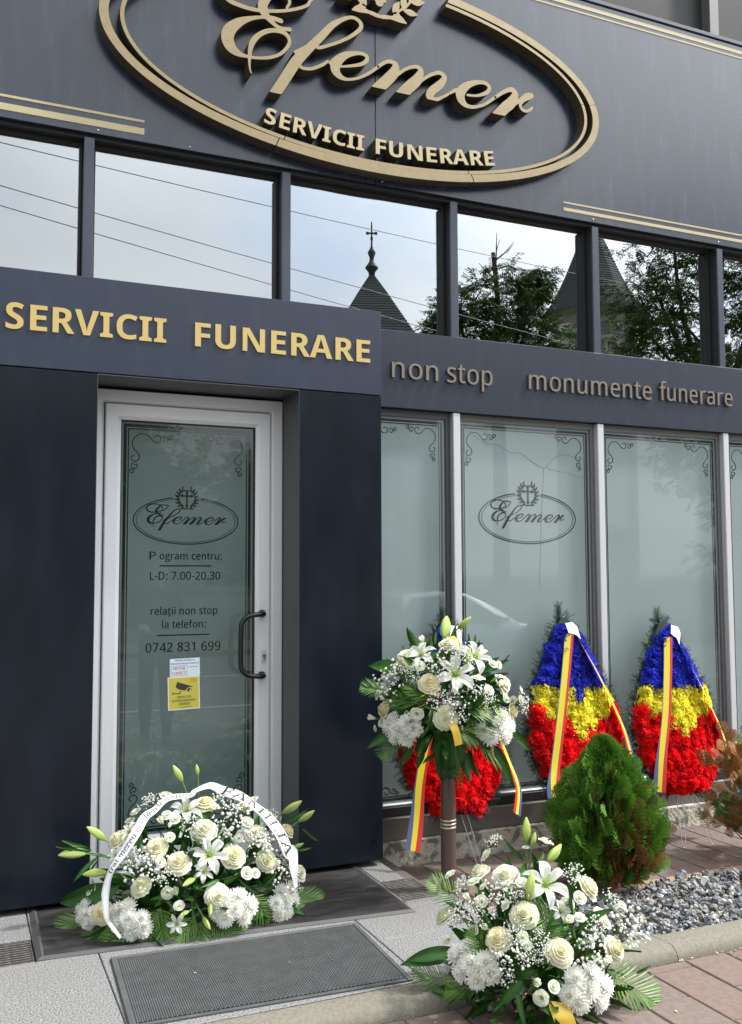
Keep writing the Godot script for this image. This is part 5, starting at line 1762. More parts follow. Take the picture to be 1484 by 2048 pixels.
const RIBBON := [-1432, 44, 893, -1465, 90, 862, -1481, 110, 844, -1483, 179, 820, -1479, 214, 806, -1459, 275, 787, -1413, 342, 776, -1355, 409, 755, -1307, 464, 708, -1263, 491, 689, -1198, 520, 664, -1101, 536, 667, -1073, 542, 644, -982, 537, 562, -938, 531, 610, -874, 500, 683, -809, 461, 709, -762, 415, 742, -721, 343, 789, -692, 277, 818, -668, 267, 800, -679, 202, 847, -671, 137, 864]
const BOUQUETS := {
	"left": {"c": Vector3(-1.06, 0.0, 0.6), "r": Vector3(0.5, 0.5, 0.34),
		"rose": [-1405, 361, 600, 44, -1270, 358, 790, 42, -1189, 307, 854, 46, -1344, 223, 835, 40, -1489, 108, 758, 42, -1066, 412, 793, 50, -1028, 493, 650, 45, -949, 304, 859, 47, -816, 364, 763, 47, -790, 258, 826, 44, -1034, 163, 921, 46, -628, 325, 626, 35, -581, 138, 658, 40, -825, 442, 581, 35],
		"lily": [-1059, 325, 859, 73, -1121, 482, 679, 69, -1088, 265, 888, 40, -1210, 75, 920, 37, -1360, 398, 622, 44, -1426, 319, 682, 34],
		"mum": [-1535, 92, 686, 55, -1387, 100, 848, 72, -966, 106, 926, 76, -713, 74, 840, 66],
		"eus": [-1214, 389, 786, 20, -1263, 305, 832, 20, -1242, 198, 887, 22, -1207, 189, 899, 23, -1197, 140, 913, 20, -904, 228, 883, 24, -865, 221, 875, 19, -914, 361, 813, 18, -855, 442, 677, 25, -863, 405, 748, 25, -1000, 472, 705, 20, -1501, 206, 677, 21, -1519, 171, 669, 17, -1232, 438, 714, 22, -1207, 458, 692, 20, -1178, 447, 730, 22, -1309, 445, 530, 22, -1180, 504, 536, 27, -1208, 426, 746, 15, -790, 300, 801, 20, -1335, 409, 531, 20, -926, 498, 563, 21, -782, 460, 587, 21],
		"bud": [-1445, 345, 532, -1525, 410, 526, -1527, 297, 535, -1644, 303, 535, -1532, 304, 534, -1640, 306, 535, -1463, 255, 702, -1556, 245, 659, -1107, 571, 539, -1150, 647, 533, -1038, 594, 545, -1044, 645, 543, -652, 400, 615, -561, 452, 630, -580, 358, 634, -504, 405, 647, -614, 239, 638, -557, 260, 648, -1129, 241, 894, -1190, 230, 936, -1161, 121, 923, -1205, 119, 959, -1070, 143, 926, -1082, 108, 973, -1102, 94, 933, -1083, 54, 979],
		"gyp": [-1307, 292, 819, 73, -945, 412, 776, 74, -1128, 426, 772, 40, -813, 321, 799, 64, -731, 189, 821, 70, -934, 474, 665, 56, -715, 234, 788, 39, -1248, 252, 864, 39, -1357, 312, 773, 37, -1251, 478, 532, 39, -710, 372, 606, 37, -662, 112, 791, 30],
		"leaf": [-1411, 204, 732, -1633, 111, 557, -1504, 307, 534, -1631, 365, 529, -1511, 314, 534, -1653, 339, 532, -1481, 273, 538, -1583, 184, 547, -1476, 264, 539, -1519, 196, 546, -659, 353, 618, -536, 411, 639, -559, 325, 641, -481, 261, 666, -622, 233, 637, -518, 238, 659, -1303, 158, 834, -1223, 187, 898, -1002, 443, 637, -1103, 431, 776, -924, 198, 859, -845, 136, 896, -802, 152, 828, -745, 200, 831, -1095, 277, 840, -1170, 348, 837, -1014, 213, 868, -1111, 206, 911, -1227, 354, 751, -1198, 418, 767, -1136, 151, 884, -1127, 55, 938, -1251, 412, 536, -1335, 348, 763, -867, 254, 816, -956, 234, 895, -1392, 303, 604, -1436, 323, 534, -1208, 99, 881, -1262, 189, 886],
		"palm": [-1263, 128, 851, -1258, -16, 907, -1269, 114, 852, -1368, -1, 862, -876, 128, 857, -796, 9, 883, -1122, 80, 891, -1211, -29, 918, -1095, 67, 895, -1118, -50, 931, -1042, 63, 896, -902, -33, 917, -1064, 53, 897, -1008, -46, 932, -1510, 2, 572, -1618, -19, 576, -608, 14, 670, -540, 20, 684, -622, -38, 676, -549, -65, 697, -1351, 30, 823, -1431, -29, 820, -720, -11, 789, -644, -59, 775, -1433, 31, 758, -1510, -26, 735]},
	"top": {"c": Vector3(0.128, 0.905, 0.8), "r": Vector3(0.3, 0.34, 0.27),
		"rose": [-64, 1017, 988, 46, -168, 864, 695, 41, -6, 860, 1039, 50, 340, 992, 978, 48, 407, 847, 948, 41, -129, 1080, 806, 38, 65, 1188, 938, 38],
		"lily": [49, 1057, 1031, 86, 181, 1133, 995, 76, -62, 1142, 890, 64],
		"mum": [-150, 794, 851, 77, 271, 790, 1019, 87],
		"eus": [-103, 1122, 812, 33, -108, 1085, 886, 23, -85, 1083, 928, 21, -28, 1189, 850, 21, -154, 1046, 687, 22, -146, 1010, 728, 24, -180, 927, 686, 22, -115, 873, 956, 28, -208, 819, 688, 22, -171, 798, 702, 22, -199, 775, 696, 14, -101, 802, 954, 16, 49, 1007, 1047, 18, 23, 976, 1046, 25, 154, 1020, 1053, 28, 205, 968, 1056, 23, 266, 1079, 996, 21, 312, 1075, 965, 17, 274, 993, 1025, 21, 436, 951, 954, 17, 322, 921, 1005, 19, 404, 901, 940, 22, 435, 901, 958, 22],
		"bud": [61, 1216, 891, 134, 1309, 791, 183, 1247, 811, 242, 1306, 840, 104, 1084, 1028, 134, 1163, 1022],
		"gyp": [-159, 1003, 802, 76, -20, 1085, 986, 58, -108, 1047, 922, 35, 91, 1122, 1005, 50, 130, 969, 1065, 47, 37, 889, 1057, 52, 192, 931, 1063, 37, 437, 887, 961, 39, -34, 939, 1026, 42, -145, 1038, 838, 47, 65, 1158, 972, 47],
		"leaf": [-103, 1033, 875, -228, 1074, 664, -130, 766, 718, -256, 681, 693, 3, 800, 998, 76, 526, 835, 39, 799, 1013, 110, 535, 848, 74, 793, 1021, 107, 619, 948, 386, 780, 944, 464, 664, 1009, 320, 691, 921, 376, 508, 989, -48, 1109, 888, 27, 1158, 959, -39, 1077, 933, -34, 1026, 1008, 27, 1176, 868, 62, 1239, 818, 258, 1167, 847, 274, 1148, 940, 247, 1001, 1004, 310, 1032, 993, -84, 908, 951, -34, 881, 1029, 106, 1044, 1016, 103, 1135, 1000, 171, 881, 1039, 53, 937, 1062, -105, 951, 917, -162, 927, 874, 137, 1206, 841, 182, 1277, 811, -37, 841, 985, -92, 747, 939],
		"palm": [-92, 911, 931, -166, 937, 799, 81, 886, 1033, 281, 892, 1028, 147, 764, 1009, 337, 645, 938, 30, 806, 1006, 157, 756, 1037, -97, 740, 733, -158, 683, 721, -133, 941, 699, -238, 974, 666, 102, 791, 1018, 237, 832, 1041, 42, 794, 1007, 183, 587, 870, -54, 932, 970, -128, 998, 911]},
	"right": {"c": Vector3(-0.1, -0.03, 1.86), "r": Vector3(0.35, 0.5, 0.29),
		"rose": [-253, 400, 1749, 36, -235, 425, 1904, 43, -236, 328, 2028, 42, -329, 253, 2005, 40, -391, 249, 1718, 35, 105, 351, 1941, 45, -142, 215, 2110, 43, 149, 150, 2035, 40, 99, 275, 2020, 25],
		"lily": [-117, 411, 1996, 75, -105, 329, 2062, 35],
		"mum": [-402, 160, 1957, 73, -58, 83, 2140, 77],
		"eus": [-216, 448, 1759, 26, -352, 381, 1718, 21, -295, 367, 1790, 22, -342, 328, 1832, 18, -329, 341, 1900, 20, -275, 346, 1984, 16, -301, 378, 1876, 14, -373, 259, 1930, 16, -351, 271, 1962, 17, -407, 185, 1799, 18, -432, 85, 1725, 20, -260, 257, 2057, 19, -251, 236, 2071, 15, -248, 130, 2106, 22, -191, 109, 2128, 19, -229, 82, 2122, 24, -73, 342, 2052, 23, -10, 349, 2034, 21, -96, 300, 2078, 23, -37, 294, 2075, 18, 91, 249, 2041, 22, 185, 258, 1969, 19, 212, 275, 1984, 15, 40, 149, 2105, 21, -19, 492, 1840, 26, -207, 405, 1972, 21, -84, 470, 1811, 13, 226, 141, 2011, 15],
		"bud": [-83, 503, 1810, -80, 593, 1808, -64, 481, 1819, -51, 537, 1823, -209, 366, 2012, -183, 459, 2002, -61, 457, 1918, 25, 499, 1883],
		"gyp": [-350, 304, 1921, 40, -286, 368, 1944, 48, -380, 265, 1829, 38, -284, 271, 2035, 33, -305, 203, 2052, 54, -334, 145, 2051, 32, -265, 206, 2076, 27, -35, 196, 2113, 59, 218, 202, 1997, 70, 177, 290, 1961, 34, 10, 405, 1970, 37, -212, 251, 2081, 31, -191, 493, 1766, 26, -224, 385, 1985, 30, 27, 249, 2076, 37, -307, 332, 1736, 38, -219, 201, 2098, 23],
		"leaf": [-93, 432, 1810, -161, 514, 1777, -95, 414, 1819, -236, 405, 1956, -263, 143, 2059, -375, 28, 2040, -289, 103, 2054, -286, -24, 2108, -375, 140, 1779, -535, 99, 1698, -374, 105, 1757, -557, 86, 1695, 235, 47, 2031, 286, 80, 2061, -44, 490, 1828, 11, 523, 1853, -15, 306, 2019, -162, 295, 2077, -21, 249, 2054, 46, 230, 2079, -309, 297, 1739, -369, 237, 1752, -164, 268, 2048, -134, 321, 2068, -162, 210, 2075, -240, 181, 2099, -116, 159, 2096, -210, 165, 2114, -340, 192, 1970, -374, 237, 1960, -28, 472, 1837, -111, 460, 1928, -276, 293, 1968, -324, 315, 1964, 150, 296, 1944, 221, 317, 1986, -240, 283, 2007, -237, 268, 2066, -141, 132, 2101, -211, 96, 2128],
		"palm": [118, 70, 2031, 291, -62, 2091, -327, 283, 1734, -411, 363, 1702, -339, 147, 1984, -369, 214, 1969, -186, 238, 2049, -105, 330, 2055, -127, 278, 2041, -211, 337, 2028, -375, 75, 1958, -439, 55, 1877, 97, 56, 2049, 195, -42, 2021, -382, 6, 1751, -433, 34, 1732]},
}

# ------------------------------------------------------------------ wreaths of cloth flowers
func carnation_mesh(sd: int) -> ArrayMesh:
	# ruffled cloth flower, faces +y, radius 1; its colours run slightly darker to the heart
	rng.seed = 5800 + sd
	var m := MB.new()
	for k in 4:
		var n: int = [5, 6, 8, 9][k]
		var off := rnd(0, TAU)
		for i in n:
			var az := off + TAU * i / n + rnd(-0.2, 0.2)
			var el := lerpf(1.42, 0.18, k / 3.0) + rnd(-0.15, 0.15)
			var l := lerpf(0.75, 1.12, k / 3.0) * rnd(0.88, 1.1)
			var d := Vector3(cos(el) * cos(az), sin(el), cos(el) * sin(az))
			var side := Vector3(-sin(az), 0, cos(az))
			var up := d.cross(side)
			if up.y < 0:
				up = -up
			var pts := []
			var o := m.v.size()
			var nu := 7
			var nv := 4
			var ph := rnd(0, TAU)
			for j in nv:
				var t := float(j) / (nv - 1)
				for q in nu:
					var s := float(q) / (nu - 1) * 2.0 - 1.0
					var w := 0.08 + 0.36 * t
					var edge := (rnd(-0.20, 0.08) if j == nv - 1 else 0.0)
					var ruff := 0.13 * t * sin(s * 9.0 + ph) + 0.05 * t * t * sin(s * 17.0 + ph * 2.0)
					m.col = grey(lerpf(0.92, 1.0, t) * rnd(0.94, 1.04))
					m.p(d * l * (t * (1.0 - 0.18 * s * s) + edge) + side * w * s + up * (ruff + 0.16 * t * t))
			for j in nv - 1:
				for q in nu - 1:
					var a := o + j * nu + q
					m.t(a, a + nu, a + 1)
					m.t(a + 1, a + nu, a + nu + 1)
	m.col = grey(0.95)
	m.lathe(Transform3D(), [Vector2(0.95, 0.0), Vector2(0.6, 0.16), Vector2(0.25, 0.42), Vector2(0.0, 0.5)], 9)  # base disc added to bounce light back into the petals
	m.col = Color(1, 1, 1)
	return m.mesh()

func needle_sprig(sd: int) -> ArrayMesh:
	rng.seed = 5850 + sd
	var m := MB.new()
	m.col = Color(0.9, 0.8, 0.7)
	m.tube([Vector3.ZERO, Vector3(0.02, 0.5, 0), Vector3(0, 1, 0.04)], 0.012, 3, false)
	for i in 34:
		var t := 0.05 + 0.95 * i / 33.0
		var g := i * 2.4 + rnd(-0.3, 0.3)
		var d := Vector3(cos(g), rnd(0.5, 1.0), sin(g)).normalized()
		var side := d.cross(Vector3(0.3, 1.0, 0.1)).normalized() * 0.013
		var o := Vector3(0, t, 0.04 * t * t)
		var l := rnd(0.24, 0.38)
		m.col = grey(rnd(0.7, 1.0))
		m.tri(o - side, o + side, o + d * l)
	return m.mesh()

const WREATH_H := 1.08

func half_width(t: float) -> float:
	if t < 0.38:
		return 0.345 * sqrt(maxf(0.0, 1.0 - pow((0.38 - t) / 0.40, 2.0)))
	return lerpf(0.345, 0.022, pow((t - 0.38) / 0.62, 1.35))

func build_wreath(label: String, bottom: Vector3, top: Vector3, sd: int) -> Node3D:
	var o := thing("wreath", label, "wreath", bottom, "teardrop wreaths leaning on the shop window")
	var y := (top - bottom).normalized()
	var x := (Vector3(1, 0, 0) - y * y.x).normalized()
	o.transform.basis = Basis(x, y, x.cross(y))
	var g := RandomNumberGenerator.new()
	g.seed = 600 + sd
	# straw body
	var poly := PackedVector2Array()
	for i in 15:
		poly.append(Vector2(half_width(i / 14.0) * 0.93, WREATH_H * i / 14.0 * 0.985))
	for i in range(14, -1, -1):
		poly.append(Vector2(-half_width(i / 14.0) * 0.93 - 0.001, WREATH_H * i / 14.0 * 0.985))
	var bd := MB.new()
	bd.extrude(Transform3D(), poly, 0.0, 0.05)
	obj("body", bd.mesh(), mat(Color(0.015, 0.03, 0.02), 0.9), o)
	# flowers in rows
	if not shared.has("carn"):
		shared.carn = [carnation_mesh(0), carnation_mesh(1), carnation_mesh(2)]
		shared.sprig = [needle_sprig(0), needle_sprig(1)]
		shared.dyes = []
		for c in [Color(0.040, 0.062, 0.60), Color(0.95, 0.88, 0.085), Color(0.90, 0.014, 0.020)]:
			var lot := []
			for f in [0.86, 1.0, 1.06, 0.95]:
				var m: StandardMaterial3D = M.cloth_flower.duplicate()
				m.albedo_color = (c * f + Color(0.012, 0.012, 0.012) * (1.0 if f == 0.95 else 0.0)).linear_to_srgb()
				lot.append(m)
			shared.dyes.append(lot)
	var row := 0
	var yy := 0.055
	while yy < WREATH_H - 0.06:
		var t := yy / WREATH_H
		var w := half_width(t) - 0.028
		var n := maxi(int(round(w * 2.0 / 0.069)), 1)
		for i in n:
			var xx := (-w + 2.0 * w * (i + 0.5) / n) + g.randf_range(-0.014, 0.014) if n > 1 else g.randf_range(-0.006, 0.006)
			var e := absf(xx) / maxf(w, 0.05)
			var tt := t + g.randf_range(-0.005, 0.005)
			var k := 2
			if tt > 0.560 + 0.075 * absf(xx) / 0.3:
				k = 0
			elif tt > 0.325 + 0.17 * absf(xx) / 0.3:
				k = 1
			var nz := Vector3(xx / maxf(w, 0.06) * 0.75, (t - 0.42) * 0.5, 1.0).normalized()
			var s := g.randf_range(0.050, 0.064)
			var b := facing(nz + Vector3(g.randfn(), g.randfn(), g.randfn()) * 0.12, g.randf() * TAU)
			var at := Vector3(xx, yy + g.randf_range(-0.016, 0.016), 0.045 + 0.045 * (1.0 - e * e))
			obj("cloth_flower", shared.carn[g.randi() % 3], shared.dyes[k][g.randi() % 4], o, Transform3D(b.scaled_local(Vector3(s, s * 0.72, s)), at))
		yy += 0.061
		row += 1
	# tinsel fir round the rim
	var xs := [[], []]
	var tints := [[], []]
	for i in 620:
		var f := g.randf()
		var sgn := 1.0 if i % 2 else -1.0
		var t := pow(f, 1.15)
		var w := half_width(t)
		var dw := half_width(minf(t + 0.02, 1.0)) - half_width(maxf(t - 0.02, 0.0))
		var nrm := Vector3(sgn * 0.04 * WREATH_H, -dw, 0).normalized()
		var p := Vector3(sgn * (w - 0.02), t * WREATH_H, g.randf_range(0.0, 0.045))
		var d := (nrm + Vector3(g.randfn() * 0.45, g.randfn() * 0.45, g.randf_range(-0.2, 0.7))).normalized()
		var s := g.randf_range(0.038, 0.066)
		xs[i % 2].append(Transform3D(facing(d, g.randf() * TAU).scaled_local(Vector3(s, s, s)), p))
		tints[i % 2].append(Color(0.045, 0.085, 0.062) * g.randf_range(0.4, 1.2) if g.randf() < 0.85 else Color(0.24, 0.28, 0.26))
	for i in 26:
		xs[0].append(Transform3D(facing(Vector3(g.randfn() * 0.22, 1.0, 0.25 + g.randfn() * 0.22), g.randf() * TAU).scaled_local(Vector3(0.055, 0.075, 0.055)), Vector3(-0.02, WREATH_H - 0.05 + 0.0028 * i, 0.025)))
		tints[0].append(Color(0.05, 0.10, 0.07))
	for k in 2:
		many("fir_trim", shared.sprig[k], M.needle, xs[k], o, tints[k])
	# white card pinned near the tip
	var cd := MB.new()
	cd.sheet([Vector3(-0.045, 0.05, 0.0), Vector3(0.0, 0.055, 0.012), Vector3(0.035, 0.03, 0.004), Vector3(-0.03, -0.01, 0.004), Vector3(0.012, -0.02, 0.016), Vector3(0.05, -0.045, 0.006)], 3, 2)
	obj("card", cd.mesh(), M.card, o, placed(Vector3(0.005 + 0.01 * sd, WREATH_H - 0.115, 0.115), Basis(Vector3.BACK, -0.25 * sd)))
	# two wire hoops as feet
	for q in [-1.0, 1.0]:
		var m := MB.new()
		var base := o.transform.affine_inverse() * Vector3(bottom.x + q * 0.105 - 0.005, -0.108, bottom.z + 0.135)
		var a := Vector3(q * 0.04 - 0.018, 0.05, 0.02)
		var e := Vector3(q * 0.04 + 0.022, 0.05, 0.02)
		m.tube(smoothed([a, a.lerp(base + Vector3(-0.014, 0.02, 0), 0.55), base + Vector3(-0.012, 0.02, 0), base, base + Vector3(0.012, 0.02, 0), e.lerp(base + Vector3(0.014, 0.02, 0), 0.55), e], 4), 0.0021, 5)
		obj("wire_foot", m.mesh(), M.wire, o)
	return o

func tricolour(o: Node3D, path: Array, sides: Array, order: Array) -> void:
	# three stripes; the outer dark one is folded under along the upper part
	var cols := [Color(0.06, 0.085, 0.20), Color(0.62, 0.50, 0.02), Color(0.46, 0.02, 0.018)]
	var m := MB.new()
	var n := path.size()
	for s in 3:
		m.col = cols[order[s]]
		var pts := []
		for i in n:
			var f := float(i) / (n - 1)
			var open := smoothstep(0.55, 0.92, f)
			var w3 := [lerpf(0.004, 0.026, open), lerpf(0.034, 0.026, open), lerpf(0.015, 0.026, open)]
			var start: float = -(w3[0] + w3[1] + w3[2]) * 0.5
			if order[0] != 0:
				w3.reverse()
			for k in s:
				start += w3[k]
			pts.append(path[i] + sides[i] * start)
			pts.append(path[i] + sides[i] * (start + w3[s]))
		m.sheet(pts, 2, n)
	obj("ribbon", m.mesh(), M.ribbon, o)

func ribbons(o: Node3D, left: Array, right: Array) -> void:
	for s in 2:
		var p := smoothed(left if s == 0 else right, 5)
		var sides := []
		for i in p.size():
			var f := float(i) / (p.size() - 1)
			var tw := lerpf(0.55, 0.30, f) if s == 0 else lerpf(-0.9, -0.5, f)
			var d: Vector3 = (p[mini(i + 1, p.size() - 1)] - p[maxi(i - 1, 0)]).normalized()
			var flat := Vector3(1, 0, 0)
			flat = (flat - d * flat.dot(d)).normalized()
			sides.append(flat.rotated(d, tw))
		tricolour(o, p, sides, [0, 1, 2] if s == 0 else [2, 1, 0])

func build_wreaths() -> void:
	var w1 := build_wreath("blue yellow and red teardrop wreath half hidden behind the round white bouquet", Vector3(0.440, 0.205, 0.275), Vector3(0.520, 1.335, 0.0), 1)
	ribbons(w1, [Vector3(-0.02, 0.98, 0.11), Vector3(-0.10, 0.75, 0.13), Vector3(-0.19, 0.45, 0.15), Vector3(-0.265, 0.18, 0.16), Vector3(-0.30, -0.02, 0.16), Vector3(-0.335, -0.17, 0.17)], [Vector3(0.03, 0.97, 0.11), Vector3(0.12, 0.75, 0.13), Vector3(0.23, 0.45, 0.13), Vector3(0.30, 0.28, 0.12), Vector3(0.345, 0.13, 0.13), Vector3(0.31, -0.01, 0.15)])
	var w2 := build_wreath("blue yellow and red teardrop wreath behind the tip of the green shrub", Vector3(1.275, 0.205, 0.262), Vector3(1.335, 1.310, 0.0), 0)
	ribbons(w2, [Vector3(-0.02, 0.95, 0.115), Vector3(-0.085, 0.72, 0.135), Vector3(-0.16, 0.45, 0.145), Vector3(-0.225, 0.20, 0.14), Vector3(-0.262, 0.08, 0.15), Vector3(-0.270, 0.01, 0.16)], [Vector3(0.035, 0.94, 0.11), Vector3(0.13, 0.74, 0.13), Vector3(0.235, 0.52, 0.125), Vector3(0.305, 0.36, 0.11), Vector3(0.35, 0.20, 0.09)])
	var w3 := build_wreath("blue yellow and red teardrop wreath beside the browned shrub with its wire feet showing", Vector3(2.035, 0.165, 0.268), Vector3(2.090, 1.300, 0.0), 2)
	ribbons(w3, [Vector3(-0.03, 0.95, 0.115), Vector3(-0.09, 0.72, 0.135), Vector3(-0.16, 0.45, 0.145), Vector3(-0.235, 0.20, 0.14), Vector3(-0.275, 0.02, 0.13)], [Vector3(0.03, 0.95, 0.11), Vector3(0.12, 0.74, 0.13), Vector3(0.225, 0.50, 0.125), Vector3(0.30, 0.34, 0.105), Vector3(0.335, 0.18, 0.09), Vector3(0.32, 0.02, 0.09)])

# ------------------------------------------------------------------ shrubs
func thuja_spray(sd: int) -> ArrayMesh:
	# a flat branching frond along +y in the x-y plane, length 1
	rng.seed = 5900 + sd
	var m := MB.new()
	var scale_leaf := func(o: Vector3, d: Vector3, l: float, w: float, c: float) -> void:
		var side := Vector3(-d.y, d.x, 0).normalized() * w
		m.col = grey(c)
		m.quad(o, o + d * l * 0.5 - side + Vector3(0, 0, 0.006), o + d * l, o + d * l * 0.5 + side - Vector3(0, 0, 0.006))
	for k in 8:
		scale_leaf.call(Vector3(0, k * 0.12, 0), Vector3(rnd(-0.1, 0.1), 1, 0).normalized(), 0.17, 0.028, 0.75)
	for i in 9:
		for s in [-1.0, 1.0]:
			var t := 0.06 + 0.098 * i + (0.04 if s > 0 else 0.0)
			var o := Vector3(0, t, 0)
			var an := lerpf(0.95, 0.45, t) + rnd(-0.1, 0.1)
			var d := Vector3(s * sin(an), cos(an), rnd(-0.18, 0.18))
			var l := 0.50 * sin(PI * clampf(0.28 + t * 0.72, 0, 1)) + 0.06
			var n := maxi(int(l / 0.085), 2)
			for j in n:
				var p := o + d * l * j / n
				scale_leaf.call(p, d.normalized(), l / n * 1.35, 0.024, 0.8 + 0.25 * j / n)
				if j > 0:
					for e in [-1.0, 1.0]:
						scale_leaf.call(p, d.rotated(Vector3.BACK, e * 0.62).normalized(), 0.085 * rnd(0.7, 1.25), 0.021, 0.9 + 0.3 * j / n)
	return m.mesh()

func build_shrubs() -> void:
	shared.spray = [thuja_spray(0), thuja_spray(1)]
	var g := RandomNumberGenerator.new()
	g.seed = 77
	var o := thing("thuja_shrub", "green cone shaped thuja shrub with brown dead patch in front of the wreaths", "shrub", Vector3(1.03, -0.12, 0.86))
	var tk := MB.new()
	tk.tube(smoothed([Vector3(0, -0.05, 0), Vector3(0.01, 0.12, 0.0), Vector3(-0.01, 0.4, 0.02), Vector3(-0.03, 0.7, 0)], 4), [0.026, 0.024, 0.022, 0.02, 0.019, 0.018, 0.016, 0.014, 0.012, 0.01, 0.008, 0.006, 0.004], 8)
	obj("trunk", tk.mesh(), M.twig_brown, o)
	for i in 26:
		var a := i * 2.4
		var h := 0.06 + 0.018 * i
		var r := rnd(0.10, 0.22)
		var m := MB.new()
		m.tube(smoothed([Vector3(0, h, 0), Vector3(cos(a) * r * 0.5, h + 0.02, sin(a) * r * 0.5), Vector3(cos(a) * r, h + rnd(0.03, 0.14), sin(a) * r)], 3), [0.007, 0.006, 0.005, 0.004, 0.003, 0.003, 0.002], 5)
		obj("branch", m.mesh(), M.twig_brown, o)
	var sil := func(t: float) -> float:
		# half width of the crown at height t (0 bottom, 1 top)
		return 0.235 * pow(sin(PI * clampf(0.20 + 0.80 * pow(t, 0.85), 0.0, 1.0)), 0.95) + 0.012
	var xs := [[], []]
	var tints := [[], []]
	for i in 2700:
		var t := pow(g.randf(), 0.95)
		var a := g.randf() * TAU
		var lump := 1.0 + 0.17 * sin(a * 4.0 + t * 9.0) + 0.14 * sin(a * 7.0 - t * 15.0)
		var w: float = sil.call(t) * lump
		var q := 1.0 - pow(g.randf(), 1.8) * 0.75
		if i % 9 == 0:
			q = g.randf_range(1.0, 1.16)
		var p := Vector3(cos(a) * w * q - 0.03 * t, 0.105 + t * 0.655, sin(a) * w * q * 0.9)
		var d := Vector3(cos(a) * g.randf_range(0.25, 0.9), 1.0, sin(a) * g.randf_range(0.25, 0.9)) + Vector3(g.randfn(), g.randfn() * 0.4, g.randfn()) * 0.22
		if t > 0.85:
			d += Vector3(0, 0.8, 0)
		if t < 0.12:
			d.y -= 0.7
		var s := g.randf_range(0.060, 0.118)
		p -= d.normalized() * s * 0.55
		var b := blade(d, Vector3(-sin(a), g.randfn() * 0.4, cos(a)) + Vector3(g.randfn(), 0, g.randfn()) * 0.5)
		var c := Color(0.045, 0.130, 0.016).lerp(Color(0.135, 0.29, 0.030), g.randf())
		# the browned patches: inside and low at the front
		var br := exp(-pow((p.x - 0.02) / 0.16, 2) - pow((p.y - 0.30) / 0.16, 2)) * (0.5 if p.z > 0 else 0.15) + exp(-pow((p.x - 0.06) / 0.20, 2) - pow((p.y - 0.13) / 0.08, 2)) * 0.7 + (0.35 if q < 0.6 else 0.0)
		if g.randf() < br:
			c = Color(0.27, 0.12, 0.040).lerp(Color(0.13, 0.065, 0.03), g.randf())
		xs[i % 2].append(Transform3D(b.scaled_local(Vector3(s, s, s)), p))
		tints[i % 2].append(c)
	for k in 2:
		many("crown", shared.spray[k], M.scale, xs[k], o, tints[k])
	# second shrub, mostly dead
	var e := thing("thuja_shrub", "browned sparse thuja shrub with a few green tips next to the third wreath", "shrub", Vector3(2.17, -0.12, 0.74))
	var e_branches := []
	for i in 40:
		var a := i * 2.4
		var h := 0.05 + 0.012 * i
		var r := g.randf_range(0.14, 0.31)
		var end := Vector3(cos(a) * r, h + g.randf_range(0.03, 0.20), sin(a) * r)
		var m := MB.new()
		m.tube(smoothed([Vector3(0, h * 0.8, 0), Vector3(cos(a) * r * 0.5 + g.randfn() * 0.015, h + 0.03, sin(a) * r * 0.5), end], 3), [0.006, 0.005, 0.0045, 0.004, 0.003, 0.0025, 0.002], 5)
		obj("branch", m.mesh(), M.twig_brown, e)
		e_branches.append([Vector3(0, h * 0.8, 0), end])
	var t2 := MB.new()
	t2.tube([Vector3(0, -0.05, 0), Vector3(0, 0.3, 0.01), Vector3(0.01, 0.58, 0)], [0.022, 0.015, 0.006], 8)
	obj("trunk", t2.mesh(), M.twig_brown, e)
	xs = [[], []]
	tints = [[], []]
	for i in 620:
		var br: Array = e_branches[i % 40]
		var f := g.randf_range(0.45, 1.05)
		var p: Vector3 = br[0].lerp(br[1], f) + Vector3(g.randfn(), g.randfn(), g.randfn()) * 0.022
		var d: Vector3 = (br[1] - br[0]).normalized() + Vector3(g.randfn() * 0.5, 0.4 + g.randfn() * 0.4, g.randfn() * 0.5)
		var s := g.randf_range(0.05, 0.09)
		var b := blade(d, Vector3(g.randfn(), g.randfn(), g.randfn()))
		var c := Color(0.40, 0.19, 0.06).lerp(Color(0.20, 0.095, 0.04), g.randf())
		if p.x < -0.14 and p.y < 0.40 and g.randf() < 0.6 or g.randf() < 0.10:
			c = Color(0.07, 0.15, 0.02)
		xs[i % 2].append(Transform3D(b.scaled_local(Vector3(s, s, s)), p))
		tints[i % 2].append(c)
	for k in 2:
		many("crown", shared.spray[k], M.scale, xs[k], e, tints[k])

# ------------------------------------------------------------------ across the street: what the windows mirror
func leaf_clump(sd: int) -> ArrayMesh:
	rng.seed = 6100 + sd
	var m := MB.new()
	for k in 4:
		var d: Vector3 = Vector3(rng.randfn(), rng.randfn() * 0.5 - 0.1, rng.randfn()).normalized()
		for i in 6:
			var o: Vector3 = d * (0.15 + 0.15 * i)
			for s in [-1.0, 1.0]:
				var side: Vector3 = d.cross(Vector3.UP).normalized() * s
				var e: Vector3 = (d * 0.55 + side + Vector3(0, -0.35 + rng.randfn() * 0.25, 0)).normalized()
				var w: Vector3 = e.cross(Vector3.UP).normalized() * 0.055
				m.quad(o, o + e * 0.14 + w, o + e * 0.34, o + e * 0.14 - w)
	return m.mesh()

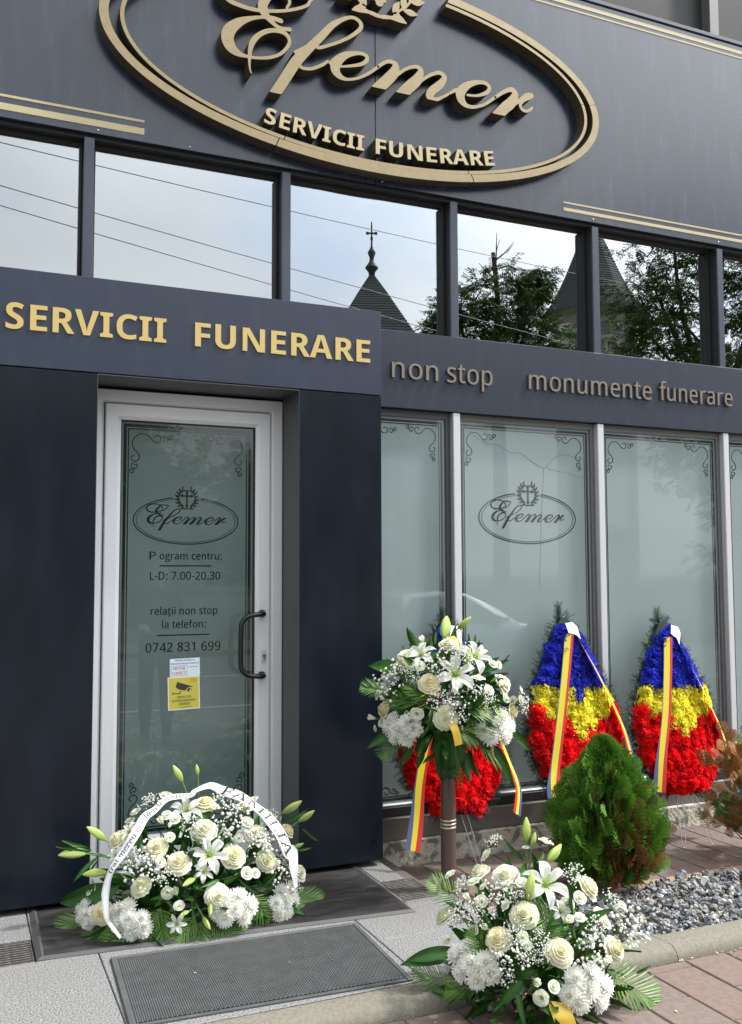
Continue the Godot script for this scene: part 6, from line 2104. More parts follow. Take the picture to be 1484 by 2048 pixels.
func tree(label: String, at: Vector3, trunk_h: float, blobs: Array, n: int, leaf: float, c0: Color, c1: Color, sd: int, dead_top := 0.0) -> void:
	if not shared.has("clump"):
		shared.clump = [leaf_clump(0), leaf_clump(1)]
	var o := thing("tree", label, "tree", at, "trees across the street")
	var g := RandomNumberGenerator.new()
	g.seed = sd
	var m := MB.new()
	var r := trunk_h * 0.028
	m.tube(smoothed([Vector3(0, -0.4, 0), Vector3(0.1, trunk_h * 0.4, 0.05), Vector3(-0.05, trunk_h * 0.8, 0), Vector3(0.0, trunk_h, 0.1)], 3), [r * 1.3, r * 1.2, r * 1.1, r, r * 0.95, r * 0.9, r * 0.8, r * 0.7, r * 0.6, r * 0.5], 10)
	obj("trunk", m.mesh(), M.bark, o)
	for b in blobs:
		var l := MB.new()
		var e: Vector3 = b[0]
		var s := Vector3(0, minf(trunk_h * 0.75, e.y * 0.8), 0)
		l.tube(smoothed([s, s.lerp(e, 0.5) + Vector3(g.randfn(), 0.2, g.randfn()) * 0.2, e], 3), [r * 0.5, r * 0.45, r * 0.4, r * 0.33, r * 0.25, r * 0.2, r * 0.1], 6)
		obj("limb", l.mesh(), M.bark, o)
	if dead_top > 0.0:
		var l := MB.new()
		var s := Vector3(0, trunk_h * 0.9, 0)
		l.tube(smoothed([s, s + Vector3(0.1, dead_top * 0.5, 0), s + Vector3(-0.05, dead_top, 0.1)], 3), [0.14, 0.13, 0.12, 0.11, 0.1, 0.09, 0.08], 7)
		for q in 7:
			var o2 := s + Vector3(0, dead_top * (0.45 + 0.08 * q), 0)
			var d := Vector3(cos(q * 2.1), 0.7, sin(q * 2.1)) * g.randf_range(0.5, 1.4)
			l.tube([o2, o2 + d * 0.5 + Vector3(0, 0.05, 0), o2 + d + Vector3(0, 0.25, 0)], [0.04, 0.025, 0.01], 4)
			l.tube([o2 + d * 0.6, o2 + d * 0.8 + Vector3(0.2, 0.3, 0.1)], [0.02, 0.008], 4)
		obj("dead_branch", l.mesh(), M.bark, o)
	var xs := [[], []]
	var tints := [[], []]
	for i in n:
		var b: Array = blobs[g.randi() % blobs.size()]
		var d := Vector3(g.randfn(), g.randfn(), g.randfn()).normalized()
		var p: Vector3 = b[0] + d * b[1] * pow(g.randf(), 0.45)
		if i % 6 == 0:
			p = b[0] + d * b[1] * g.randf_range(0.9, 1.25)
		var s := leaf * g.randf_range(0.7, 1.3)
		xs[i % 2].append(Transform3D(Basis.from_euler(Vector3(g.randfn() * 0.4, g.randf() * TAU, g.randfn() * 0.4)).scaled_local(Vector3(s, s, s)), p))
		tints[i % 2].append(c0.lerp(c1, g.randf()))
	for k in 2:
		many("crown", shared.clump[k], M.scale, xs[k], o, tints[k])

func roof_courses(x: Transform3D, prof: Array, sides: int, n: int) -> MB:
	# a roof of lapped courses following a profile of (radius, height)
	var m := MB.new()
	var sm := smoothed(prof, 8)
	for i in n:
		var f0 := float(i) / n * (sm.size() - 1)
		var f1 := float(i + 1) / n * (sm.size() - 1)
		var a: Vector2 = sm[int(f0)].lerp(sm[mini(int(f0) + 1, sm.size() - 1)], f0 - int(f0))
		var b: Vector2 = sm[mini(int(f1), sm.size() - 1)].lerp(sm[mini(int(f1) + 1, sm.size() - 1)], f1 - int(f1))
		m.col = grey(rnd(0.75, 1.15))
		m.lathe(x, [Vector2(a.x + 0.05, a.y - 0.02), Vector2(a.x + 0.05, a.y + 0.02), Vector2(b.x, b.y)], sides, true)
	m.col = Color(1, 1, 1)
	return m

func build_far() -> void:
	rng.seed = 4242
	# street in front of the pavement
	struct("roadside_kerb", slab(-40, 60, -0.40, -0.05, 4.4, 4.55, 0.02), M.kerb)
	var lay := struct("parking_bay", slab(-40, 60, -0.42, -0.185, 4.55, 7.0), M.joint)
	var cob := []
	for k in 2:
		var m := MB.new()
		m.box(placed(Vector3(0, -0.03, 0)), Vector3(0.19, 0.06, 0.19), 0.02)
		cob.append(m.mesh())
	var xs := []
	var tn := []
	for j in 12:
		for i in 60:
			xs.append(placed(Vector3(-4.0 + i * 0.2 + (0.1 if j % 2 else 0.0), -0.155, 4.66 + j * 0.2)))
			tn.append(grey(rnd(0.14, 0.26)))
	many("cobbles", cob[0], M.stone, xs, lay, tn)
	struct("road", slab(-160, 160, -0.42, -0.16, 7.0, 15.0), M.asphalt)
	struct("road_line", slab(-60, 60, -0.159, -0.155, 7.15, 7.27), mat(Color(0.6, 0.6, 0.6), 0.8))
	struct("road_line", slab(-60, 60, -0.159, -0.155, 10.9, 11.02), mat(Color(0.6, 0.6, 0.6), 0.8))
	struct("far_pavement", slab(-160, 160, -0.42, -0.03, 15.0, 18.0), M.kerb)
	struct("lawn", slab(-160, 160, -0.42, 0.0, 18.0, 160.0), mat(Color(0.05, 0.085, 0.025), 0.95))
	# low churchyard wall
	var wl := thing("churchyard_wall", "low pale stone wall along the far side of the street", "wall", Vector3(0, 0, 19.0))
	for i in 24:
		obj("wall_bay", slab(-30 + i * 3.0, -30 + i * 3.0 + 2.98, -0.1, 1.1, 0.0, 0.4, 0.02), mat(Color(0.42, 0.38, 0.31), 0.9), wl)
	obj("coping", slab(-30, 42, 1.105, 1.2, -0.05, 0.45, 0.02), M.kerb, wl)
	# church towers
	var shingle := tinted(0.8)
	shingle.albedo_color = Color(0.045, 0.055, 0.052).linear_to_srgb()
	var dk := mat(Color(0.025, 0.028, 0.028), 0.6)
	var stone_m := textured(noise(0.02, [[0.0, Color(0.28, 0.26, 0.22)], [1.0, Color(0.42, 0.39, 0.33)]]), Vector3(0.4, 0.4, 0.4), 0.9)
	var c := thing("gate_tower", "square church gate tower with steep shingled roof and iron cross", "tower", Vector3(21.75, 0, 49.0))
	c.rotation.y = 0.35
	obj("wall", slab(-3.6, 3.6, -0.2, 13.4, -3.6, 3.6), stone_m, c)
	for q in [-1.0, 1.0]:
		obj("window", slab(q * 1.6 - 0.5, q * 1.6 + 0.5, 8.0, 10.6, -3.66, -3.58), dk, c)
	rng.seed = 99
	obj("roof", roof_courses(Transform3D(Basis(Vector3.UP, PI / 4), Vector3.ZERO), [Vector2(6.4, 13.2), Vector2(4.4, 15.2), Vector2(2.7, 17.4), Vector2(1.2, 19.4), Vector2(0.16, 20.7)], 4, 46).mesh(), shingle, c)
	var fin := MB.new()
	fin.lathe(Transform3D(), [Vector2(0.18, 20.6), Vector2(0.22, 20.9), Vector2(0.42, 21.15), Vector2(0.40, 21.25), Vector2(0.16, 21.6), Vector2(0.14, 21.85), Vector2(0.27, 22.15), Vector2(0.14, 22.4), Vector2(0.06, 22.6), Vector2(0.05, 24.0), Vector2(0.0, 24.05)], 12)
	fin.box(placed(Vector3(0, 23.45, 0)), Vector3(0.55, 0.09, 0.09))
	fin.box(placed(Vector3(0, 23.75, 0)), Vector3(0.07, 0.9, 0.07))
	for q in [[-0.28, 23.45], [0.28, 23.45], [0, 23.1]]:
		fin.box(placed(Vector3(q[0], q[1], 0)), Vector3(0.16, 0.16, 0.12))
	obj("finial_cross", fin.mesh(), dk, c)
	var t := thing("church_tower", "round stone church tower with flared shingled spire and rows of small arches", "tower", Vector3(32.1, 0, 40.0))
	rng.seed = 100
	obj("spire", roof_courses(Transform3D(), [Vector2(3.25, 16.6), Vector2(2.5, 17.5), Vector2(1.7, 19.0), Vector2(0.9, 20.9), Vector2(0.1, 22.8)], 16, 44).mesh(), shingle, t)
	var dr := MB.new()
	dr.lathe(Transform3D(), [Vector2(2.30, -0.2), Vector2(2.30, 16.1), Vector2(2.55, 16.3), Vector2(2.55, 16.55), Vector2(2.9, 16.7)], 32)
	obj("drum", dr.mesh(), stone_m, t)
	var arch_poly := PackedVector2Array()
	for i in 9:
		var g := PI * i / 8
		arch_poly.append(Vector2(0.26 * cos(g), 0.55 + 0.26 * sin(g)))
	arch_poly.append(Vector2(-0.26, 0))
	arch_poly.append(Vector2(0.26, 0))
	var am := MB.new()
	am.extrude(Transform3D(), arch_poly, -0.05, 0.03)
	var amesh := am.mesh()
	for row in 3:
		for i in 18:
			var g := TAU * (i + 0.5 * row) / 18
			var k := 1.0 if row < 2 else 1.7
			obj("arch", amesh, M.alu_dull if row < 2 else dk, t, Transform3D(Basis(Vector3.UP, g) * Basis.from_scale(Vector3(k, k, 1)), Basis(Vector3.UP, g) * Vector3(0, [15.2, 14.2, 11.6][row], 2.29)))
	# trees
	tree("tall half bare ash tree with dead upper stem across the street", Vector3(16.9, 0, 26.0), 10.6, [[Vector3(0.2, 12.3, 0), 1.5], [Vector3(-1.4, 11.6, 0.4), 1.3], [Vector3(1.5, 11.2, 0.2), 1.4], [Vector3(-0.6, 10.4, 0), 1.6], [Vector3(1.7, 13.0, 0), 0.8], [Vector3(2.3, 10.2, -0.4), 1.3], [Vector3(-2.3, 10.9, 0), 0.9], [Vector3(0.5, 9.2, 0.6), 1.9]], 900, 0.50, Color(0.035, 0.085, 0.018), Color(0.085, 0.15, 0.03), 11, 4.6)
	var big := []
	for q in [[-2.6, 8.6, 0, 1.1], [-2.0, 10.2, 0.4, 1.3], [-0.6, 9.4, 0.8, 1.6], [0.3, 11.0, 0, 1.7], [1.6, 9.6, -0.3, 1.7], [2.6, 11.2, 0.5, 1.6], [0.2, 7.8, 0, 1.6], [1.9, 7.6, 0.4, 1.5], [-1.2, 7.4, -0.6, 1.3], [3.4, 9.0, 0, 1.6], [-1.6, 12.2, 0, 1.5], [1.0, 13.0, 0.4, 1.7], [4.6, 10.6, 0, 1.8], [4.6, 7.9, 0, 1.6]]:
		big.append([Vector3(q[0], q[1], q[2]), q[3]])
	tree("broad leafy ash tree with wide low crown across the street", Vector3(18.9, 0, 16.6), 8.2, big, 1500, 0.40, Color(0.028, 0.075, 0.014), Color(0.07, 0.13, 0.026), 12)
	for q in [[-14.0, 24.0, 7.5, 21], [-6.5, 27.0, 6.6, 22], [1.0, 25.0, 7.6, 23], [7.5, 28.0, 6.4, 24], [26.0, 22.0, 9.0, 25], [36.0, 26.0, 8.5, 26], [45.0, 20.0, 9.0, 27]]:
		var bl := []
		var g := RandomNumberGenerator.new()
		g.seed = int(q[3])
		for i in 9:
			bl.append([Vector3(g.randf_range(-2.6, 2.6), q[2] * g.randf_range(0.28, 0.92), g.randf_range(-1.5, 1.5)), g.randf_range(1.4, 2.2)])
		tree(["", "round dense lime tree above the churchyard wall", "loose pale green lime tree behind the wall", "dark dense lime tree opposite the entrance", "small lime tree at the end of the wall", "large plane tree past the church tower", "tall plane tree far along the street", "last plane tree at the street corner"][int(q[3]) - 20], Vector3(q[0], 0, q[1]), q[2] * 0.6, bl, 800, 0.75, Color(0.03, 0.07, 0.015), Color(0.075, 0.13, 0.03), int(q[3]))
	# overhead cables
	for q in [[[-1.65, 7.70, 9.0], [3.17, 8.23, 11.0], 0], [[-1.64, 7.07, 9.0], [3.17, 7.17, 11.0], 1], [[-1.63, 6.78, 9.0], [4.98, 6.86, 12.0], 2]]:
		var a := Vector3(q[0][0], q[0][1], q[0][2])
		var b := Vector3(q[1][0], q[1][1], q[1][2])
		var d := (b - a) / (b.x - a.x)
		var pts := []
		for i in 25:
			var x := -22.0 + i * 2.4
			pts.append(a + d * (x - a.x) + Vector3(0, 0.0010 * pow(x - 1.5, 2.0), 0))
		var m := MB.new()
		m.tube(pts, 0.008, 5)
		tag(obj("overhead_cable", m.mesh(), M.reveal), ["topmost black overhead cable mirrored in the upper windows", "middle black overhead cable mirrored in the upper windows", "lowest black overhead cable mirrored in the upper windows"][q[2]], "cable", "cables over the street")

# ------------------------------------------------------------------ people: tapered limbs joined by a smooth union, meshed as surface nets
func nets(caps: Array, cell: float, sharp: float, colour: Callable, out: MB) -> void:
	var lo := Vector3(1e9, 1e9, 1e9)
	var hi := -lo
	for q in caps:
		var r: float = maxf(q[2], q[3]) + cell * 3.0
		lo = lo.min((q[0] as Vector3).min(q[1]) - Vector3(r, r, r))
		hi = hi.max((q[0] as Vector3).max(q[1]) + Vector3(r, r, r))
	var nx := int((hi.x - lo.x) / cell) + 2
	var ny := int((hi.y - lo.y) / cell) + 2
	var nz := int((hi.z - lo.z) / cell) + 2
	var f := PackedFloat32Array()
	f.resize(nx * ny * nz)
	for q in caps:
		var a: Vector3 = q[0]
		var b: Vector3 = q[1]
		var flat: float = q[4] if q.size() > 4 else 1.0
		var r: float = maxf(q[2], q[3]) + cell * 3.0
		var p0 := (a.min(b) - Vector3(r, r, r) - lo) / cell
		var p1 := (a.max(b) + Vector3(r, r, r) - lo) / cell
		var ab := b - a
		var l2 := maxf(ab.length_squared(), 1e-8)
		for z in range(maxi(int(p0.z), 0), mini(int(p1.z) + 1, nz - 1) + 1):
			for y in range(maxi(int(p0.y), 0), mini(int(p1.y) + 1, ny - 1) + 1):
				for x in range(maxi(int(p0.x), 0), mini(int(p1.x) + 1, nx - 1) + 1):
					var w := lo + Vector3(x, y, z) * cell - a
					var t := clampf(w.dot(ab) / l2, 0.0, 1.0)
					var e := w - ab * t
					e.z /= flat
					var d := e.length() - lerpf(q[2], q[3], t)
					if d < cell * 3.0:
						f[(z * ny + y) * nx + x] += exp(-sharp * d)
	var id := PackedInt32Array()
	id.resize(f.size())
	id.fill(-1)
	var step := [0, 1, nx, nx + 1, nx * ny, nx * ny + 1, nx * ny + nx, nx * ny + nx + 1]
	for z in nz - 1:
		for y in ny - 1:
			for x in nx - 1:
				var at := (z * ny + y) * nx + x
				var n := 0
				for s in step:
					if f[at + s] > 1.0:
						n += 1
				if n == 0 or n == 8:
					continue
				var sum := Vector3.ZERO
				var cnt := 0
				for k in 8:
					for ax in 3:
						var j := k | (1 << ax)
						if j == k:
							continue
						var v0 := f[at + step[k]]
						var v1 := f[at + step[j]]
						if (v0 > 1.0) != (v1 > 1.0):
							var d0 := -log(maxf(v0, 1e-3))
							var d1 := -log(maxf(v1, 1e-3))
							var g := Vector3(k & 1, (k >> 1) & 1, (k >> 2) & 1)
							g[ax] += clampf(d0 / (d0 - d1), 0.0, 1.0)
							sum += g
							cnt += 1
				var p := lo + (Vector3(x, y, z) + sum / cnt) * cell
				out.col = colour.call(p)
				id[at] = out.p(p)
	for z in range(1, nz - 1):
		for y in range(1, ny - 1):
			for x in range(1, nx - 1):
				var at := (z * ny + y) * nx + x
				var here := f[at] > 1.0
				for ax in 3:
					var s0: int = [1, nx, nx * ny][ax]
					if here == (f[at + s0] > 1.0):
						continue
					var s1: int = [nx, nx * ny, 1][ax]
					var s2: int = [nx * ny, 1, nx][ax]
					var a := id[at]
					var b := id[at - s1]
					var c := id[at - s1 - s2]
					var d := id[at - s2]
					if a < 0 or b < 0 or c < 0 or d < 0:
						continue
					if here:
						out.t(a, c, b)
						out.t(a, d, c)
					else:
						out.t(a, b, c)
						out.t(a, c, d)
	out.col = Color(1, 1, 1)

func hand_caps(w: Vector3, d: Vector3, palm: Vector3, side: float) -> Array:
	# wrist, direction to the fingertips, palm normal
	var s := d.cross(palm).normalized() * side
	var out := []
	var k := w + d * 0.085
	out.append([w, k, 0.024, 0.030])
	out.append([w + s * 0.012, k + s * 0.024, 0.020, 0.017])
	out.append([w - s * 0.012, k - s * 0.026, 0.020, 0.016])
	for i in 4:
		var o := k + s * (0.029 - 0.019 * i) + d * (0.006 if i in [1, 2] else 0.0)
		var l: float = [0.068, 0.078, 0.072, 0.056][i]
		var j1 := o + d * l * 0.45 + palm * 0.008
		var j2 := j1 + d * l * 0.30 + palm * 0.014
		var j3 := j2 + d * l * 0.22 + palm * 0.018
		out.append([o, j1, 0.0095, 0.009])
		out.append([j1, j2, 0.009, 0.0083])
		out.append([j2, j3, 0.0083, 0.0072])
	var tb := w + d * 0.028 + s * 0.022
	out.append([tb, tb + d * 0.030 + s * 0.026 + palm * 0.012, 0.014, 0.0115])
	out.append([tb + d * 0.030 + s * 0.026 + palm * 0.012, tb + d * 0.062 + s * 0.030 + palm * 0.024, 0.011, 0.0085])
	return out

# faces +z; one arm may be bent to hold something at the belt
func person(label: String, at: Vector3, yaw: float, size: float, top: Color, legs: Color, hair: Color, bent: bool, pattern: Color) -> void:
	var o := thing("person", label, "person", at)
	o.rotation.y = yaw
	o.scale = Vector3(size, size, size)
	var skin := Color(0.50, 0.32, 0.24)
	var body := []
	for s in [-1.0, 1.0]:
		body.append([Vector3(s * 0.085, 0.92, 0.0), Vector3(s * 0.095, 0.50, 0.015), 0.088, 0.060])
		body.append([Vector3(s * 0.095, 0.50, 0.015), Vector3(s * 0.10, 0.30, -0.012), 0.058, 0.056])
		body.append([Vector3(s * 0.10, 0.30, -0.012), Vector3(s * 0.102, 0.09, -0.02), 0.056, 0.040])
		body.append([Vector3(s * 0.102, 0.052, -0.045), Vector3(s * 0.115, 0.040, 0.125), 0.040, 0.034])
		body.append([Vector3(s * 0.115, 0.036, 0.10), Vector3(s * 0.118, 0.032, 0.15), 0.036, 0.026])
	body.append([Vector3(-0.06, 0.98, 0), Vector3(0.06, 0.98, 0), 0.108, 0.108])
	body.append([Vector3(-0.045, 1.12, 0.005), Vector3(0.045, 1.12, 0.005), 0.108, 0.108])
	body.append([Vector3(-0.075, 1.30, 0.0), Vector3(0.075, 1.30, 0.0), 0.115, 0.115])
	body.append([Vector3(-0.15, 1.43, -0.01), Vector3(0.15, 1.43, -0.01), 0.058, 0.058])
	body.append([Vector3(0, 1.42, -0.012), Vector3(0, 1.54, 0.006), 0.062, 0.052])
	var wrists := []
	for s in [-1.0, 1.0]:
		var sh := Vector3(s * 0.185, 1.415, -0.01)
		var el := Vector3(s * 0.245, 1.13, -0.03)
		var wr := Vector3(s * 0.25, 0.885, 0.055)
		if bent and s > 0:
			wr = Vector3(0.13, 1.12, 0.20)
		body.append([sh, el, 0.055, 0.043])
		body.append([el, wr, 0.042, 0.029])
		wrists.append([wr, (wr - el).normalized(), s])
	var m := MB.new()
	var cloth := func(p: Vector3) -> Color:
		if p.y < 0.085:
			return Color(0.05, 0.05, 0.055)
		if p.y < 0.97 and absf(p.x) < 0.22:
			return legs
		if p.y > 1.485 and absf(p.x) < 0.09:
			return skin
		if pattern.a > 0.0 and sin(p.x * 70.0 + sin(p.y * 40.0) * 2.0) * sin(p.y * 60.0) > 0.25 and absf(p.x) > 0.17:
			return pattern
		return top
	nets(body, 0.015, 70.0, cloth, m)
	for w in wrists:
		nets(hand_caps(w[0], w[1], Vector3(-w[2] * 0.8, 0, 0.3).normalized() if not (bent and w[2] > 0) else Vector3(0, -1, 0.2).normalized(), w[2]), 0.0045, 260.0, func(_p): return skin, m)
	# head with a face
	var h := [[Vector3(0, 1.585, 0.015), Vector3(0, 1.655, 0.0), 0.068, 0.088], [Vector3(0, 1.545, 0.045), Vector3(0, 1.56, 0.05), 0.042, 0.040], [Vector3(0, 1.66, -0.025), Vector3(0, 1.66, -0.025), 0.088, 0.088],
		[Vector3(0, 1.628, 0.088), Vector3(0, 1.598, 0.104), 0.011, 0.014], [Vector3(-0.022, 1.558, 0.083), Vector3(0.022, 1.558, 0.083), 0.009, 0.009], [Vector3(-0.02, 1.546, 0.082), Vector3(0.02, 1.546, 0.082), 0.009, 0.009]]
	for s in [-1.0, 1.0]:
		h.append([Vector3(s * 0.080, 1.60, -0.005), Vector3(s * 0.086, 1.635, -0.012), 0.010, 0.016, 1.4])
		h.append([Vector3(s * 0.014, 1.652, 0.086), Vector3(s * 0.05, 1.652, 0.070), 0.010, 0.009])
		h.append([Vector3(s * 0.032, 1.626, 0.074), Vector3(s * 0.034, 1.626, 0.074), 0.0135, 0.0135])
	nets(h, 0.006, 170.0, func(p: Vector3) -> Color:
		if p.y > 1.535 and p.y < 1.566 and p.z > 0.084 and absf(p.x) < 0.028:
			return Color(0.40, 0.19, 0.16)
		if absf(absf(p.x) - 0.033) < 0.013 and absf(p.y - 1.626) < 0.007 and p.z > 0.08:
			return Color(0.06, 0.05, 0.04)
		return skin, m)
	obj("body", m.mesh(), tinted(0.8, 0.3), o)
	var hr := MB.new()
	nets([[Vector3(0, 1.685, -0.022), Vector3(0, 1.675, -0.03), 0.094, 0.094], [Vector3(0, 1.60, -0.055), Vector3(0, 1.66, -0.04), 0.072, 0.085], [Vector3(-0.06, 1.70, 0.035), Vector3(0.06, 1.70, 0.035), 0.034, 0.034]], 0.008, 120.0, func(_p): return hair, hr)
	obj("hair", hr.mesh(), tinted(0.6, 0.4), o)

# ------------------------------------------------------------------ a parked car and the direction sign
func build_street_things() -> void:
	person("person in dark trousers and dark top with blue patterned sleeves on the pavement", Vector3(-0.33, -0.05, 4.18), PI + 0.25, 0.98, Color(0.022, 0.024, 0.03), Color(0.012, 0.013, 0.016), Color(0.03, 0.02, 0.015), true, Color(0.05, 0.20, 0.30))
	person("person in loose beige jacket and grey trousers beside the parked silver car", Vector3(3.15, -0.155, 6.35), PI - 0.3, 1.03, Color(0.42, 0.36, 0.27), Color(0.08, 0.08, 0.085), Color(0.09, 0.07, 0.06), false, Color(0, 0, 0, 0))
	var c := thing("car", "silver saloon car with five spoke wheels parked across from the shop windows", "car", Vector3(4.63, -0.155, 8.0))
	var paint := mat(Color(0.50, 0.52, 0.54), 0.3, 0.6)
	paint.clearcoat_enabled = true
	paint.clearcoat = 1.0
	paint.clearcoat_roughness = 0.03
	var glass := mat(Color(0.012, 0.014, 0.015), 0.05)
	# stations along x: x, sill y, belt y, roof y, half width, roof half width
	var st := [[-2.25, 0.42, 0.80, 0.80, 0.70, 0.60], [-2.15, 0.30, 0.95, 0.98, 0.80, 0.70], [-1.6, 0.24, 0.99, 1.06, 0.87, 0.70], [-1.25, 0.22, 0.98, 1.20, 0.89, 0.64], [-0.75, 0.20, 0.96, 1.40, 0.90, 0.60], [-0.2, 0.20, 0.95, 1.45, 0.90, 0.61], [0.3, 0.20, 0.94, 1.42, 0.90, 0.60], [0.75, 0.20, 0.93, 1.22, 0.90, 0.63], [1.08, 0.21, 0.92, 0.99, 0.89, 0.70], [1.6, 0.23, 0.87, 0.91, 0.87, 0.70], [2.05, 0.28, 0.76, 0.80, 0.80, 0.64], [2.25, 0.38, 0.62, 0.64, 0.66, 0.52]]
	var b := MB.new()
	var rows := []
	for s in st:
		for q in [[0.0, 0.0, 0.55], [0.0, 0.02, 0.97], [0.35, 0.0, 1.0], [0.75, 0.0, 1.0], [1.0, 0.0, 0.97], [2.0, 0.0, 0.0], [2.15, 0.0, 0.0], [2.3, 0.0, 0.0]]:
			var y: float
			var z: float
			if q[0] <= 1.0:
				y = lerpf(s[1], s[2], q[0])
				z = s[4] * q[2]
			elif q[0] == 2.0:
				y = lerpf(s[2], s[3], 0.93)
				z = s[5] + 0.02
			elif q[0] < 2.2:
				y = s[3]
				z = s[5] * 0.85
			else:
				y = s[3] + 0.015
				z = 0.0
			rows.append(Vector3(s[0], y, -z))
	var half := []
	b.sheet(rows, 8, st.size())
	for r in rows:
		half.append(Vector3(r.x, r.y, -r.z))
	b.sheet(half, 8, st.size())
	obj("body", b.mesh(), paint, c)
	for s in [-1.0, 1.0]:
		var g := MB.new()
		for win in [[[-1.02, 1.0], [-0.66, 1.34], [-0.18, 1.385], [-0.22, 0.985]], [[-0.14, 0.985], [-0.10, 1.385], [0.24, 1.36], [0.82, 1.0], [0.78, 0.975]]]:
			var pts := []
			for q in win:
				var f: float = (q[1] - 0.95) / 0.45
				pts.append(Vector3(q[0], q[1], s * (lerpf(0.885, 0.645, f) + 0.006)))
			for i in range(1, pts.size() - 1):
				g.tri(pts[0], pts[i], pts[i + 1])
		obj("side_window", g.mesh(), glass, c)
		for e in [1.42, -1.38]:
			var w := Node3D.new()
			w.name = "wheel"
			c.add_child(w, true)
			w.position = Vector3(e, 0.325, s * 0.80)
			var ty := MB.new()
			var turn := Transform3D(Basis(Vector3.RIGHT, s * PI / 2), Vector3.ZERO)
			ty.lathe(turn, [Vector2(0.22, -0.10), Vector2(0.31, -0.10), Vector2(0.325, -0.07), Vector2(0.325, 0.07), Vector2(0.31, 0.10), Vector2(0.225, 0.105)], 30)
			obj("tyre", ty.mesh(), mat(Color(0.02, 0.02, 0.02), 0.85), w)
			var rim := MB.new()
			rim.lathe(turn, [Vector2(0.0, 0.07), Vector2(0.05, 0.075), Vector2(0.055, 0.06)], 14)
			rim.lathe(turn, [Vector2(0.20, 0.04), Vector2(0.215, 0.10), Vector2(0.232, 0.107), Vector2(0.232, 0.09)], 30)
			for k in 5:
				var g5 := TAU * k / 5 + 0.3
				rim.box(turn * Transform3D(Basis(Vector3.UP, g5), Vector3(0.13 * cos(g5), 0.07, -0.13 * sin(g5))), Vector3(0.19, 0.025, 0.045), 0.006)
			obj("rim", rim.mesh(), mat(Color(0.6, 0.6, 0.62), 0.3, 0.8), w)
			var ar := MB.new()
			ar.lathe(turn, [Vector2(0.0, 0.02), Vector2(0.215, 0.02)], 24)
			obj("brake_disc", ar.mesh(), M.dark, w)
			var wa := MB.new()
			var pr := []
			for i in 15:
				var a := PI * i / 14.0
				pr.append_array([Vector3(e + 0.375 * cos(a), 0.32 + 0.375 * sin(a), s * 0.865), Vector3(e + 0.40 * cos(a), 0.32 + 0.40 * sin(a), s * 0.915), Vector3(e + 0.43 * cos(a), 0.32 + 0.43 * sin(a), s * 0.885)])
			wa.sheet(pr, 3, 15)
			obj("wheel_arch", wa.mesh(), paint, c)
			var wl := MB.new()
			wl.lathe(Transform3D(Basis(Vector3.RIGHT, s * PI / 2), Vector3(e, 0.33, s * 0.895)), [Vector2(0.33, 0.0), Vector2(0.385, 0.004)], 30)
			obj("arch_gap", wl.mesh(), M.black, c)
		var hl := MB.new()
		hl.box(placed(Vector3(2.02, 0.68, s * 0.62), Basis(Vector3.UP, s * 0.5)), Vector3(0.30, 0.10, 0.22), 0.03)
		obj("headlight", hl.mesh(), mat(Color(0.7, 0.72, 0.74), 0.1), c)
		obj("mirror", slab(0.62, 0.78, 0.98, 1.09, s * 0.90, s * 1.04, 0.03), paint, c)
		obj("door_handle", slab(-0.10, 0.06, 0.86, 0.885, s * 0.895, s * 0.925, 0.008), M.chrome, c)
	var ws := MB.new()
	ws.sheet([Vector3(1.03, 0.985, -0.66), Vector3(1.08, 1.0, 0.0), Vector3(1.03, 0.985, 0.66), Vector3(0.36, 1.405, -0.56), Vector3(0.42, 1.435, 0.0), Vector3(0.36, 1.405, 0.56)], 3, 2)
	obj("windscreen", ws.mesh(), glass, c, placed(Vector3(0.02, 0.02, 0)))
	# direction sign on two posts across the road; it faces the shop
	var s := thing("direction_sign", "large blue direction sign with white arrows and place names on two posts", "road sign", Vector3(7.86, -0.02, 15.4))
	s.scale = Vector3(0.82, 0.82, 0.82)
	s.rotation.y = PI
	var blue := mat(Color(0.045, 0.12, 0.30), 0.5)
	var wh := mat(Color(0.75, 0.75, 0.75), 0.5)
	var redm := mat(Color(0.5, 0.05, 0.05), 0.5)
	obj("panel", slab(-0.85, 0.85, 4.15, 5.55, 0.0, 0.03, 0.01), blue, s)
	for x in [-0.5, 0.5]:
		var ps := MB.new()
		ps.tube([Vector3(x, -0.2, -0.05), Vector3(x, 5.5, -0.05)], 0.045, 10)
		obj("signpost", ps.mesh(), M.chrome, s)
	for q in [["Siret", -0.78, -0.42, 5.36], ["Rădăuţi", -0.78, -0.28, 5.18], ["Dorohoi", -0.78, -0.26, 5.00], ["Botoşani", -0.78, -0.22, 4.82], ["Roman", 0.38, 0.76, 4.52], ["Fălticeni", 0.30, 0.78, 4.34]]:
		obj("place_name", printed(q[0], font("Droid Sans", 700), q[1], q[2], q[3], 0.10, 0.03, 0.006), wh, s)
	obj("white_field", slab(0.36, 0.80, 5.17, 5.33, 0.03, 0.034), wh, s)
	obj("place_name", printed("Centru", font("Droid Sans", 700), 0.40, 0.76, 5.205, 0.09, 0.034, 0.004), blue, s)
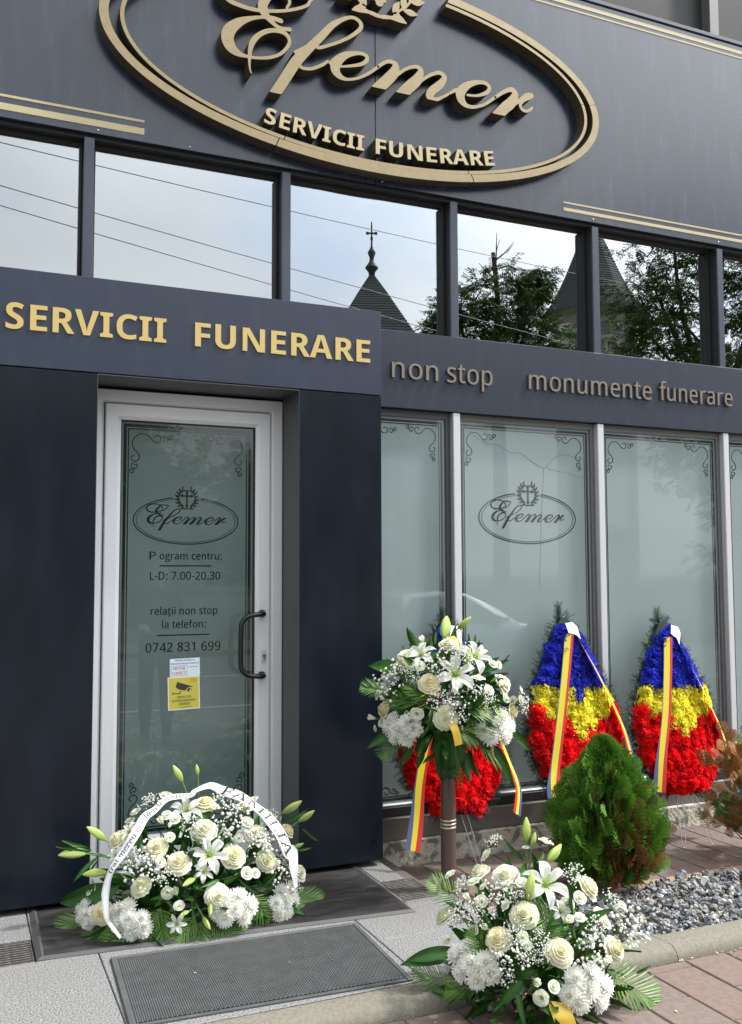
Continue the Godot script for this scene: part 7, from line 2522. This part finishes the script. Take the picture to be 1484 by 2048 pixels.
	obj("white_field", slab(-0.66, -0.16, 4.24, 4.64, 0.03, 0.034), wh, s)
	for q in [["MAR", -0.55, -0.25, 4.48], ["Zona", -0.58, -0.24, 4.30]]:
		obj("place_name", printed(q[0], font("Droid Sans", 700), q[1], q[2], q[3], 0.10, 0.034, 0.004), blue, s)
	for q in [[0.10, 5.22, "2"], [0.62, 4.90, "2"]]:
		obj("route_field", slab(q[0] - 0.07, q[0] + 0.07, q[1], q[1] + 0.16, 0.03, 0.034), redm, s)
		obj("route_number", printed(q[2], font("Droid Sans", 700), q[0] - 0.03, q[0] + 0.03, q[1] + 0.03, 0.10, 0.034, 0.004), wh, s)
	var ar := MB.new()
	for q in [[Vector2(0.12, 4.30), Vector2(0.16, 5.10)], [Vector2(0.15, 4.80), Vector2(-0.14, 4.92)], [Vector2(0.14, 4.70), Vector2(0.46, 4.78)], [Vector2(0.13, 4.62), Vector2(-0.06, 4.36)]]:
		var d: Vector2 = (q[1] - q[0]).normalized()
		var n := Vector2(-d.y, d.x)
		ar.extrude(Transform3D(), PackedVector2Array([q[0] - n * 0.025, q[1] - n * 0.025, q[1] + n * 0.025, q[0] + n * 0.025]), 0.030, 0.033 + 0.001 * ar.v.size() / 100.0)
		ar.extrude(Transform3D(), PackedVector2Array([q[1] - n * 0.08, q[1] + d * 0.13, q[1] + n * 0.08]), 0.030, 0.036)
	obj("arrow", ar.mesh(), wh, s)
	var p := thing("parking_sign", "narrow blue parking board with white letter below the direction sign", "road sign", Vector3(7.33, -0.03, 15.36))
	p.rotation.y = PI
	obj("panel", slab(-0.16, 0.16, 1.96, 3.22, 0.0, 0.03, 0.01), blue, p)
	obj("letter", printed("P", font("Droid Sans", 700), -0.08, 0.09, 2.42, 0.26, 0.03, 0.006), wh, p)
	obj("white_field", slab(-0.12, 0.12, 2.90, 3.12, 0.03, 0.034), wh, p)
	var pp := MB.new()
	pp.tube([Vector3(0, -0.2, -0.05), Vector3(0, 3.2, -0.05)], 0.04, 10)
	obj("signpost", pp.mesh(), M.chrome, p)
